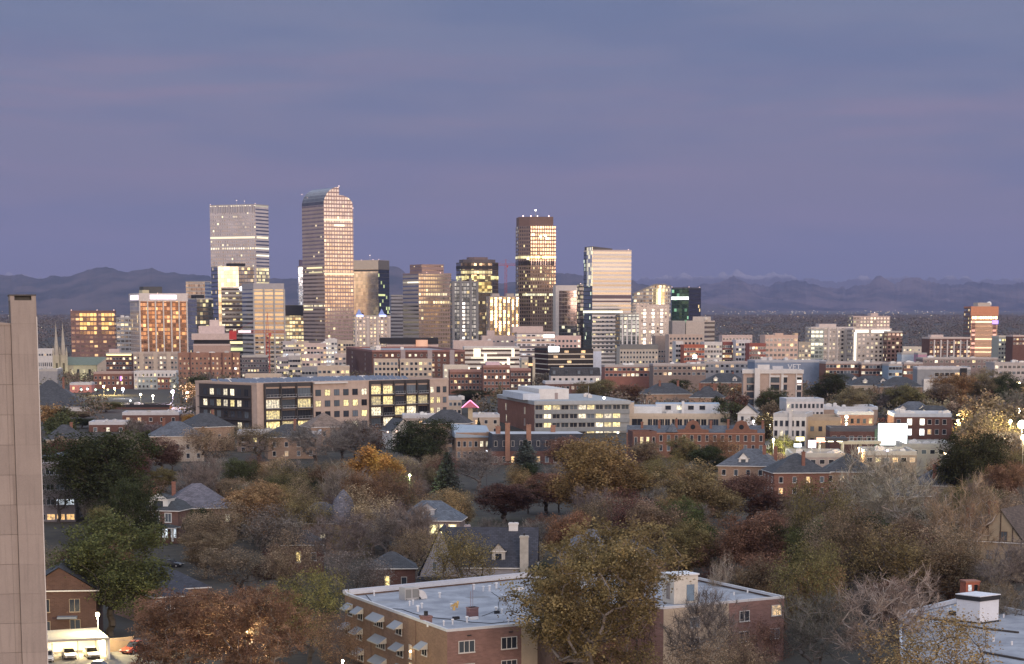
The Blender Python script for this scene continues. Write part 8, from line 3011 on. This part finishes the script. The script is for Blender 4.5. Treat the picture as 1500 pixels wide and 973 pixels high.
def make_tree_kinds():
	leaf, needle, bark, pale, greyb = tree_mats()
	H, Rr = 16.0, 6.6
	# full broadleaf (4), sparse (3), bare (3), columnar (1) ; each a (trunk mesh, crown mesh, H, R)
	for k in range(4):
		rs = np.random.RandomState(100 + k)
		pts = crown_pts(rs, 430, H, Rr, .16, 9)
		P_, par, tips = skeleton(pts, H, 100 + k)
		tr = branch_mesh('trunk', P_, par, bark, .34)
		C = np.repeat(P_[tips], 62, 0)
		lump = np.repeat(rs.uniform(.0, 1., len(tips)), 62)
		C = C + rs.normal(0, .5, C.shape) * np.array([1, 1, .75])
		me = leaf_mesh('crown', C, rs, .17, .38, np.clip(lump * .6 + rs.uniform(0, .45, len(C)), 0, 1))
		me.materials.append(leaf)
		TREES.setdefault('full', []).append((tr, me, H, Rr))
	for k in range(2):
		rs = np.random.RandomState(150 + k)
		pts = crown_pts(rs, 620, H, Rr, .10, 15)
		P_, par, tips = skeleton(pts, H, 150 + k, base=.14)
		tr = branch_mesh('trunk', P_, par, greyb, .36, tip=.022)
		cnt = rs.poisson(92, len(tips))
		C = np.repeat(P_[tips], cnt, 0)
		lump = np.repeat(rs.uniform(0, 1, len(tips)), cnt)
		sg = np.repeat(rs.uniform(.22, .55, len(tips)), cnt)[:, None]
		C = C + rs.normal(0, 1, C.shape) * sg * np.array([1, 1, .7])
		me = leaf_mesh('crown', C, rs, .08, .27, np.clip(lump * .7 + rs.uniform(0, .35, len(C)), 0, 1))
		me.materials.append(leaf)
		TREES.setdefault('near', []).append((tr, me, H, Rr))
	for k in range(3):
		rs = np.random.RandomState(200 + k)
		pts = crown_pts(rs, 360, H, Rr, .2, 9)
		P_, par, tips = skeleton(pts, H, 200 + k)
		tr = branch_mesh('trunk', P_, par, bark, .32)
		C = np.repeat(P_[tips], 30, 0)
		lump = np.repeat(rs.uniform(.0, 1., len(tips)), 30)
		C = C + rs.normal(0, .6, C.shape)
		me = leaf_mesh('crown', C, rs, .15, .32, np.clip(lump * .6 + rs.uniform(0, .45, len(C)), 0, 1))
		me.materials.append(leaf)
		TREES.setdefault('sparse', []).append((tr, me, H, Rr))
	for k in range(4):
		rs = np.random.RandomState(300 + k)
		pts = crown_pts(rs, 330, H, Rr, .22, 10)
		P_, par, tips = skeleton(pts, H, 300 + k)
		tr = branch_mesh('trunk', P_, par, pale if k % 2 else greyb, .27 if k % 2 else .33, tip=.036 if k % 2 else .034)
		me = twig_mesh('crown', P_[tips], np.array([0, 0, H * .45]), rs, 11, .7, 2.1, .036, leaf)
		TREES.setdefault('pale' if k % 2 else 'bare', []).append((tr, me, H, Rr))
	for k in range(2):
		rs = np.random.RandomState(400 + k)
		pts = crown_pts(rs, 300, H, 3.4, .12, 6)
		P_, par, tips = skeleton(pts, H, 400 + k, base=.12)
		tr = branch_mesh('trunk', P_, par, bark, .28)
		C = np.repeat(P_[tips], 34, 0)
		lump = np.repeat(rs.uniform(.1, .9, len(tips)), 34)
		C = C + rs.normal(0, .45, C.shape)
		me = leaf_mesh('crown', C, rs, .24, .5, np.clip(lump * .6 + rs.uniform(0, .45, len(C)), 0, 1))
		me.materials.append(leaf)
		TREES.setdefault('tall', []).append((tr, me, H, 3.4))
	# spruce: drooping whorls of needle sprays
	for k in range(2):
		rs = np.random.RandomState(500 + k)
		Hs = 15.0
		b = MB()
		b.tube((0, 0, -.5), (0, 0, Hs), .26, .03, 7)
		C, rn = [], []
		z = Hs * .08
		while z < Hs * .985:
			t = z / Hs
			Lb = 4.3 * (1 - t) ** .85 + .18
			n = 9 if t < .8 else 6
			a0 = rs.uniform(0, 6.28)
			for i in range(n):
				a = a0 + 2 * math.pi * i / n + rs.normal(0, .15)
				L = Lb * rs.uniform(.72, 1.12)
				m = max(5, int(L * 16))
				tone = rs.uniform(.1, .8)
				for q in range(m):
					s = rs.uniform(.08, 1)
					sag = -.28 * L * s + .18 * L * s * s
					w = (1 - s * .6) * .42 * (.4 + L * .16)
					C.append((math.cos(a) * L * s + rs.normal(0, w), math.sin(a) * L * s + rs.normal(0, w), z + sag + rs.normal(0, .12)))
					rn.append(min(1, tone * .6 + s * .3 + rs.uniform(0, .2)))
				if L > .8:
					b.tube((0, 0, z), (math.cos(a) * L * .85, math.sin(a) * L * .85, z - .1 * L), .035, .01, 3, caps=False)
			z += .48 * (1 - t * .45)
		me = leaf_mesh('crown', np.array(C), rs, .22, .5, np.array(rn), up=1.0)
		me.materials.append(needle)
		tr = b.mesh('trunk', bark)
		TREES.setdefault('spruce', []).append((tr, me, Hs, 4.3))
	# lighter far versions
	for nm, cnt, per, s0, s1 in (('farfull', 150, 16, .7, 1.25), ('farsparse', 150, 9, .5, 1.0)):
		for k in range(3):
			rs = np.random.RandomState(600 + k + (10 if nm == 'farsparse' else 0))
			pts = crown_pts(rs, cnt, H, Rr, .16, 8)
			P_, par, tips = skeleton(pts, H, 600 + k)
			tr = branch_mesh('trunk', P_, par, bark, .34, tip=.05)
			C = np.repeat(P_[tips], per, 0)
			lump = np.repeat(rs.uniform(.1, .9, len(tips)), per)
			C = C + rs.normal(0, .75, C.shape) * np.array([1, 1, .8])
			me = leaf_mesh('crown', C, rs, s0, s1, np.clip(lump * .6 + rs.uniform(0, .45, len(C)), 0, 1))
			me.materials.append(leaf)
			TREES.setdefault(nm, []).append((tr, me, H, Rr))
	for k in range(2):
		rs = np.random.RandomState(700 + k)
		pts = crown_pts(rs, 150, H, Rr, .2, 9)
		P_, par, tips = skeleton(pts, H, 700 + k)
		tr = branch_mesh('trunk', P_, par, bark, .36, tip=.05)
		me = twig_mesh('crown', P_[tips], np.array([0, 0, H * .45]), rs, 18, 1.0, 2.4, .10, leaf)
		TREES.setdefault('farbare', []).append((tr, me, H, Rr))


_ti = [0]


def plant(kind, X, Y, H, Wd, colr, label, group=None, rz=None, z=None, name=None, cat='tree'):
	_ti[0] += 1
	r = random.Random(_ti[0] * 17 + 3)
	tr, cr, h0, r0 = TREES[kind][r.randrange(len(TREES[kind]))]
	nm = name or {'spruce': 'spruce_tree', 'sparse': 'half_bare_tree', 'farsparse': 'half_bare_tree', 'bare': 'bare_tree', 'pale': 'bare_tree', 'farbare': 'bare_tree', 'tall': 'columnar_tree'}.get(kind, 'broadleaf_tree')
	t = thing(nm, label, cat, (X, Y, gz(Y) if z is None else z), r.uniform(0, 6.28) if rz is None else rz, group)
	s = H / h0
	sw = Wd / 2 / r0
	t.scale = (sw, sw, s)
	a = obj('trunk', tr, t)
	c = obj('crown', cr, t)
	c.color = (*colr, 1)
	return t


CLR = {
	'dkgreen': (.046, .052, .027), 'green': (.080, .087, .040), 'olive': (.170, .143, .068), 'gold': (.34, .205, .070), 'orange': (.26, .172, .088), 'amber': (.245, .172, .083),
	'brown': (.200, .150, .098), 'redbrown': (.185, .108, .072), 'darkred': (.118, .066, .052), 'grey': (.205, .178, .152), 'palegrey': (.29, .24, .19), 'tan': (.28, .215, .145),
	'spruce': (.085, .105, .092), 'dkspruce': (.046, .056, .045), 'lime': (.185, .175, .062), 'mauve': (.165, .142, .128)}


def jit(c, r):
	k = r.uniform(.85, 1.18)
	return tuple(max(.01, v * k * r.uniform(.94, 1.06)) for v in CLR[c])


def hero_trees():
	r = random.Random(33)
	L = [
		# kind, px centre, py top, px width, depth, colour, label
		('full', 150, 628, 172, 505, 'dkgreen', 'huge dark green ash standing behind another green tree, right of the concrete tower'),
		('full', 158, 746, 178, 352, 'green', 'broad green tree behind the lit carport, lit yellow at its foot'),
		('full', 385, 704, 118, 480, 'orange', 'rust-orange leafy tree in the middle of the left-hand grove'),
		('full', 190, 700, 90, 440, 'dkgreen', 'dark green tree squeezed between the two big green trees and the white porch house'),
		('full', 98, 640, 80, 600, 'darkred', 'dim maroon-brown tree above the grey-brown flats by the concrete tower'),
		('sparse', 452, 716, 92, 470, 'olive', 'olive half-bare tree just left of the conical turret'),
		('sparse', 545, 716, 110, 470, 'tan', 'tan half-bare tree right of the conical turret'),
		('bare', 610, 738, 90, 430, 'grey', 'bare grey tree before the house with yellow windows'),
		('full', 800, 690, 90, 560, 'redbrown', 'russet tree filling the gap left of the great orange-brown tree'),
		('full', 950, 735, 110, 430, 'brown', 'brown leafy tree behind the nearest big golden-brown tree'),
		('full', 1010, 760, 100, 420, 'olive', 'olive leafy tree above the rooftop stair hut'),
		('sparse', 1380, 780, 130, 372, 'brown', 'brown half-bare tree behind the red brick turret'),
		('sparse', 1240, 740, 120, 380, 'brown', 'tall brown half-bare tree left of the olive thin-leaved tree'),
		('sparse', 400, 740, 110, 440, 'grey', 'grey-brown half-bare tree right below the rust-orange tree'),
		('sparse', 312, 738, 120, 450, 'brown', 'thin brown-leaved tree before the violet-grey hip roof'),
		('sparse', 312, 628, 92, 700, 'tan', 'pinkish-tan half-bare tree below the dark slate roof left of the apartments'),
		('sparse', 378, 622, 92, 720, 'brown', 'brown half-bare tree below the corner of the glassy apartments'),
		('full', 236, 638, 74, 690, 'darkred', 'dark maroon tree between the huge ash and the tan half-bare tree'),
		('full', 238, 684, 48, 620, 'olive', 'small olive tree just above the white porch house'),
		('tall', 540, 652, 60, 560, 'gold', 'tall golden-yellow columnar tree left of the dark green tree'),
		('tall', 566, 664, 52, 548, 'gold', 'second golden columnar tree leaning against the taller golden one'),
		('sparse', 590, 690, 92, 520, 'redbrown', 'rosy-brown half-bare tree below the golden columnar trees'),
		('bare', 462, 622, 100, 700, 'grey', 'bare grey tree before the slim chimney, left of two bare trees under the apartments'),
		('bare', 525, 614, 104, 720, 'grey', 'bare grey tree under the middle of the apartments, right of another bare tree'),
		('full', 618, 612, 104, 690, 'dkgreen', 'dense dark green tree under the right end of the glassy apartments'),
		('spruce', 655, 662, 66, 560, 'dkspruce', 'tall blackish-green spruce above the house with yellow windows'),
		('bare', 702, 658, 100, 630, 'mauve', 'hazy mauve bare tree left of the blue spruce'),
		('spruce', 770, 644, 70, 640, 'spruce', 'blue-grey spruce under the tall brick chimneys'),
		('full', 738, 706, 118, 540, 'darkred', 'dark maroon round tree behind the navy-roofed gabled house'),
		('full', 832, 638, 86, 690, 'redbrown', 'dull red tree right of the blue spruce'),
		('full', 884, 640, 168, 520, 'amber', 'great orange-brown spreading tree in the centre, behind the nearest golden tree'),
		('full', 1018, 672, 118, 500, 'olive', 'olive-gold rounded tree right of the great orange-brown tree'),
		('sparse', 972, 662, 66, 590, 'olive', 'thin olive tree wedged between the orange-brown and olive-gold trees'),
		('full', 872, 756, 250, 284, 'amber', 'nearest big golden-brown tree in front of the brick flats, foot out of frame'),
		('sparse', 940, 846, 66, 300, 'redbrown', 'reddish half-bare tree beside the stair hut, right flank of the nearest golden tree'),
		('full', 1098, 694, 126, 530, 'darkred', 'wide maroon tree below the stout-chimneyed pyramid roof'),
		('sparse', 1050, 776, 110, 420, 'redbrown', 'dull red-brown tree behind the rooftop stair hut'),
		('full', 1118, 748, 128, 415, 'redbrown', 'russet tree behind the right end of the brick flats roof'),
		('pale', 1052, 815, 44, 345, 'palegrey', 'small white-barked bare sapling right of the stair hut'),
		('sparse', 1202, 690, 108, 410, 'olive', 'tall olive half-bare tree left of the great bare tree'),
		('pale', 1320, 664, 185, 420, 'palegrey', 'great pale bare tree with spreading white limbs, right of centre'),
		('pale', 1412, 704, 112, 400, 'tan', 'tan bare-limbed tree to the right of the great pale bare tree'),
		('sparse', 1262, 700, 110, 440, 'tan', 'tan half-bare tree between the olive tree and the great bare tree'),
		('sparse', 1300, 770, 150, 372, 'olive', 'olive thin-leaved tree under the great pale bare tree'),
		('sparse', 1180, 795, 120, 335, 'olive', 'olive half-bare tree at the right corner of the brick flats'),
		('bare', 1200, 868, 130, 300, 'mauve', 'dark bare thicket-like tree below the right corner of the brick flats'),
		('bare', 1478, 790, 130, 360, 'grey', 'grey bare tree at right edge below the Tudor house'),
		('full', 1428, 632, 112, 560, 'dkgreen', 'big dark tree with lamplit golden top-left edge, near the right edge'),
		('full', 1482, 672, 70, 520, 'redbrown', 'dull russet tree at the right edge beside the lamplit dark tree'),
		('sparse', 1372, 890, 200, 262, 'orange', 'orange-brown half-bare tree in front of the white-roofed building'),
		('pale', 1286, 838, 170, 300, 'palegrey', 'leaning pale bare tree left of the white-roofed building'),
		('full', 258, 868, 180, 290, 'redbrown', 'wide rust-red tree at the bottom left, left of two'),
		('full', 376, 862, 150, 286, 'redbrown', 'rust-red tree with a floodlight glaring through it, right of two'),
		('sparse', 452, 828, 125, 318, 'lime', 'yellow-green half-bare tree left of the brick flats awnings'),
		('bare', 575, 742, 120, 440, 'grey', 'bare grey-brown tree left of the grey gabled house'),
		('bare', 492, 752, 120, 420, 'mauve', 'bare mauve-grey tree before the turreted house'),
		('sparse', 430, 782, 100, 385, 'brown', 'brown half-bare tree above the yellow-green tree'),
		('sparse', 680, 776, 112, 374, 'olive', 'olive thin tree in front of the navy roof, between two chimneys'),
		('sparse', 606, 770, 70, 420, 'brown', 'slim brown tree at the left of the grey front gable'),
		('bare', 1030, 868, 135, 288, 'mauve', 'dark thin bare tree before the right wing of the brick flats'),
		('sparse', 1010, 934, 120, 262, 'brown', 'brown-leaved treetop at the bottom edge, right of the nearest golden tree'),
		('full', 112, 800, 72, 420, 'darkred', 'dark maroon tree between the grey-brown flats and brick gabled house'),
		('sparse', 1090, 922, 110, 272, 'brown', 'brown treetop at the bottom edge under the right corner of the brick flats'),
		('sparse', 520, 800, 110, 372, 'mauve', 'mauve-brown half-bare tree just above the brick flats left corner'),
		('sparse', 350, 800, 120, 400, 'brown', 'dim brown tree beside the amber lamp left of centre'),
		('full', 300, 776, 84, 430, 'brown', 'dim brown round tree right of the white porch house'),
		('full', 1148, 636, 54, 692, 'lime', 'yellow-lit tree beside the pinkish glowing sign'),
		('full', 1040, 652, 66, 660, 'dkgreen', 'black-green tree left of the grey slate roofs, below the brick terrace'),
		('full', 1398, 546, 64, 1000, 'orange', 'tall orange-brown street tree right of the grey modern building'),
		('full', 1375, 560, 60, 960, 'brown', 'brown street tree before the grey modern building'),
		('full', 1446, 538, 66, 1010, 'brown', 'brown street tree below the lone brown tower'),
		('full', 1478, 545, 50, 980, 'dkgreen', 'dark green street tree near the right edge below the brown-brick flats'),
		('full', 1216, 545, 62, 1010, 'dkgreen', 'dark green tree right of the white stair tower office'),
		('full', 1328, 562, 70, 930, 'olive', 'olive-gold tree left of the brown street tree, right of yellow-walled house'),
		('full', 1250, 566, 66, 930, 'brown', 'rust-brown tree before the arched-dormer house'),
		('full', 1132, 566, 46, 940, 'green', 'green tree at the foot of the white stair tower'),
		('full', 880, 556, 76, 1010, 'olive', 'olive tree behind the grey office, right of its penthouse'),
		('full', 918, 562, 52, 1000, 'redbrown', 'rust tree behind the tan grid-window building'),
		('full', 990, 555, 50, 1050, 'dkgreen', 'dark green round tree behind the tan grid-window building'),
		('full', 690, 570, 58, 1050, 'dkgreen', 'dark tree behind the neon gable pillar'),
		('full', 748, 568, 60, 1080, 'brown', 'brown tree left above the grey office penthouse'),
		('full', 1002, 637, 58, 695, 'olive', 'olive tree before the middle of the brick terrace'),
		('sparse', 1066, 640, 62, 690, 'redbrown', 'reddish half-bare tree before the right end of the brick terrace'),
		('full', 948, 645, 54, 690, 'brown', 'brown tree before the dark brick house with two lit windows'),
		('spruce', 701, 612, 16, 800, 'dkspruce', 'small dark conifer right of the neon gable pillar'),
		('full', 155, 588, 56, 980, 'olive', 'olive tree left of the black-roofed shop row'),
		('full', 118, 602, 48, 930, 'brown', 'brown tree right of the pyramid-roofed brick hall'),
		('full', 120, 612, 40, 880, 'dkgreen', 'dark green tree below the brown tree by the pyramid-roofed hall'),
		('full', 277, 606, 28, 870, 'gold', 'small orange-gold tree at the left foot of the glassy apartments'),
	]
	for kind, px, py, pw, Y, c, lab in L:
		X, Z = PX(px, py, Y)
		H = Z - gz(Y)
		Wd = pw / F * Y * 1.12
		if Y < 345 and kind == 'full':
			kind = 'near'
		plant(kind, X, Y, H * 1.02, Wd, jit(c, r), lab)
		FOOT.append((X, Y, Wd * .18))
		HERO.append((px, py, pw, Y))


HERO = []


def filler_trees():
	"""street and garden trees between the hand-placed ones, from the near gardens to the edge of downtown"""
	r = random.Random(91)
	near, mid = [], []
	tries = 0
	def blocked(px, py, pw, Y, X):
		for (a, b, c, d, yk) in KEEP:
			if Y < yk - 2 and px + pw * .36 > a and px - pw * .36 < b and py < d - 3:
				return True
		for (hx, hy, hw, hY) in HERO:
			if Y < hY - 2 and abs(px - hx) < hw * .34 + pw * .24 and py < hy + hw * .40:
				return True
		for (fx, fy, fr) in FOOT:
			if (fx - X) ** 2 + (fy - Y) ** 2 < (fr + pw / F * Y * .12) ** 2:
				return True
		return False
	zones = [(300, 345, 8, near), (345, 560, 185, near), (560, 900, 205, near), (460, 780, 75, near), (900, 1320, 70, mid)]
	for y0, y1, n, dst in zones:
		got = 0
		tries = 0
		while got < n and tries < 6000:
			tries += 1
			Y = r.uniform(y0, y1)
			px = r.uniform(60, 1520)
			H = (r.uniform(17, 22) if r.random() < .2 else r.uniform(9, 17)) if Y < 900 else r.uniform(8, 14)
			X = slope(px, 600)[0] * Y
			top = gz(Y) + H
			b = (top - CAMZ) / Y
			py = 462 - b * F
			if n == 75:
				H = r.uniform(5.5, 9.5)
			Wd = H * r.uniform(.78, 1.12)
			if n == 75:
				Wd *= 1.25
			pw = Wd / Y * F
			if blocked(px, py, pw, Y, X):
				continue
			c = r.choice(['brown', 'brown', 'redbrown', 'orange', 'olive', 'green', 'dkgreen', 'darkred', 'grey', 'mauve', 'tan'])
			if Y < 640:
				kind = {'grey': 'bare', 'mauve': 'bare'}.get(c) or r.choice(['full', 'sparse', 'sparse'])
			else:
				kind = {'grey': 'farbare', 'mauve': 'farbare'}.get(c) or r.choice(['farfull', 'farfull', 'farsparse'])
			dst.append((kind, X, Y, H, Wd, c, px, py))
			FOOT.append((X, Y, Wd * .2))
			got += 1
		print('filler', y0, y1, got, tries)
	return near + mid


TONE = {'brown': 'brown-leaved', 'redbrown': 'russet', 'orange': 'orange-brown', 'olive': 'olive', 'green': 'green', 'dkgreen': 'dark green', 'darkred': 'maroon',
		'grey': 'bare grey', 'mauve': 'bare mauve-grey', 'tan': 'tan'}
MARKS = [
	# picture-space landmarks used to say which filler tree is meant: (x, y, words)
	(90, 590, 'the pyramid-roofed brick hall'), (80, 720, 'the grey-brown flats by the concrete tower'), (232, 770, 'the white porch house'), (240, 860, 'the navy-roofed bungalow'),
	(288, 735, 'the violet-grey hip roof'), (500, 735, 'the turreted house'), (200, 612, 'the thin white roof edge at left'), (425, 632, 'the tall tan chimney'), (475, 618, 'the tan pyramid roof'),
	(583, 622, 'the white triangular gable'), (330, 590, 'the left end of the glassy apartments'), (600, 585, 'the right half of the glassy apartments'), (689, 605, 'the neon gable pillar'),
	(635, 775, 'the house with yellow windows'), (640, 810, 'the grey front gable'), (750, 800, 'the tall pale stone chimney'), (770, 645, 'the slate mansard block'), (825, 600, 'the grey ribbon-windowed office'),
	(990, 605, 'the tan grid-window building'), (1020, 640, 'the red-brick terrace'), (1100, 670, 'the grey slate house with white gable'), (1166, 685, 'the stout-chimneyed pyramid roof'),
	(1110, 565, 'the white stair tower'), (1158, 622, 'the white-painted flats'), (1255, 618, 'the brown brick building with glaring lamp'), (1307, 637, 'the white billboard'), (1355, 625, 'the flats with four lit stair windows'),
	(1238, 560, 'the arched-dormer house'), (1385, 550, 'the grey modern building'), (1378, 700, 'the white-chimneyed dark roof'), (1470, 765, 'the Tudor house'), (1440, 610, 'the street lamps at the right edge'),
	(1240, 680, 'the dark roof below the raised deck'), (840, 550, 'the long mansard before the black-banded office'), (920, 545, 'the rust-coloured low building'), (1050, 545, 'the slate house with cream eaves'),
	(1240, 535, 'the brick shop rows'), (1150, 535, 'the blue lettered wall'), (720, 555, 'the red-brick terrace flats'), (140, 572, 'the bright lamp string'), (225, 560, 'the teal-grey flats'), (305, 545, 'the ribbed brick slab'),
	(920, 800, 'the house behind the golden-brown tree'), (1060, 860, 'the rooftop stair hut'), (90, 540, 'the cathedral spires'), (480, 545, 'the blocks below the curved-top tower'), (1400, 530, 'the lone brown tower')]
ORD = ['first', 'second', 'third', 'fourth', 'fifth', 'sixth', 'seventh', 'eighth', 'ninth', 'tenth', 'eleventh', 'twelfth', 'thirteenth', 'fourteenth']


def plant_fillers():
	L = filler_trees()
	r = random.Random(5)
	seen = {}
	for i, (kind, X, Y, H, Wd, c, px, py) in enumerate(L):
		m = min(MARKS, key=lambda q: (q[0] - px) ** 2 + ((q[1] - py) * 1.6) ** 2)
		rel = 'left of' if px < m[0] - 18 else ('right of' if px > m[0] + 18 else ('above' if py < m[1] - 6 else 'below'))
		sz = 'small' if H < 9.2 else ('tall' if H > 12.6 else 'mid-sized')
		lab = f'{sz} {TONE[c]} tree {rel} {m[2]}'
		seen.setdefault(lab, []).append(i)
	names = {}
	for lab, ids in seen.items():
		if len(ids) == 1:
			names[ids[0]] = lab
		else:
			for k, i in enumerate(sorted(ids, key=lambda q: L[q][6])):
				names[i] = f'{lab}, {ORD[k]} from left of {len(ids)}' if len(lab.split()) <= 11 else f'{lab}, {ORD[k]} from left'
	for i, (kind, X, Y, H, Wd, c, px, py) in enumerate(L):
		plant(kind, X, Y, H, Wd, jit(c, r), names[i], 'garden and street trees')


def make_tree_mass():
	"""the unbroken treetops between the city blocks, too many and too small to tell apart"""
	rs = np.random.RandomState(8)
	got = []
	F_ = np.array([f for f in FOOT])
	while len(got) < 2300:
		Y = rs.uniform(900, 1800) if rs.uniform() < .65 else rs.uniform(1800, 2900)
		px = rs.uniform(40, 1540)
		X = slope(px, 600)[0] * Y
		pt = 462 + (50 - gz(Y) - 9) * 3300 / Y
		if any(Y < q[4] - 2 and q[0] - 6 < px < q[1] + 6 and pt < min(q[3], q[2] + 26) for q in KEEP):
			continue
		if np.any((F_[:, 0] - X) ** 2 + (F_[:, 1] - Y) ** 2 < (F_[:, 2] + 2) ** 2):
			continue
		got.append((X, Y, gz(Y), rs.uniform(.7, 1.3)))
	# gardens carry on to either side of the view
	while len(got) < 3100:
		Y = 300 + 2300 * rs.uniform() ** 1.8
		px = rs.uniform(1545, 2050) if rs.uniform() < .6 else rs.uniform(-500, -45)
		if px < 0 and Y < 330:
			continue
		got.append((slope(px, 600)[0] * Y + (14 if px > 0 and Y < 450 else 0), Y, gz(Y), rs.uniform(.9, 1.6)))
	g = np.array(got)
	k = 80
	n = len(g)
	C = np.repeat(g[:, :3], k, 0)
	s = np.repeat(g[:, 3], k)
	v = rs.normal(0, 1, (n * k, 3))
	v /= np.linalg.norm(v, axis=1)[:, None]
	v *= rs.uniform(.3, 1, n * k)[:, None] ** .5
	C += np.stack([v[:, 0] * 4.2 * s, v[:, 1] * 4.2 * s, (5.2 + v[:, 2] * 3.6) * s], -1)
	me = leaf_mesh('treetop_mass', C, rs, .7, 1.4, np.clip(np.repeat(rs.uniform(0, 1, n), k) + rs.uniform(-.1, .1, n * k), 0, 1))
	m, T, p, o_ = new_mat('woodland')
	at = T.node('ShaderNodeAttribute', attribute_name='rnd')
	c = T.ramp(at.outputs['Fac'], [(0, (.06, .068, .036)), (.25, (.15, .12, .075)), (.5, (.19, .14, .10)), (.7, (.14, .10, .085)), (.85, (.08, .085, .05)), (1, (.22, .16, .095))])
	T.put(p.inputs['Base Color'], c)
	p.inputs['Roughness'].default_value = 1
	me.materials.append(m)
	o = obj('treetop_mass', me)
	o['kind'] = 'stuff'
# ------------------------------------------------------------------ build
import time
_t = time.time()
def step(f):
	global _t
	f()
	print('STEP', f.__name__, round(time.time() - _t, 1))
	_t = time.time()

for f in (make_ground, make_far, make_far_lights_and_woods, skyline, cathedral, cityblocks, glassy_apartments, grey_office, brick_terrace, left_mansard, right_cluster,
		  lamps, concrete_tower, brick_flats, white_roof_block, houses, street, car_park, make_tree_kinds, hero_trees, plant_fillers, make_tree_mass, make_haze):
	step(f)
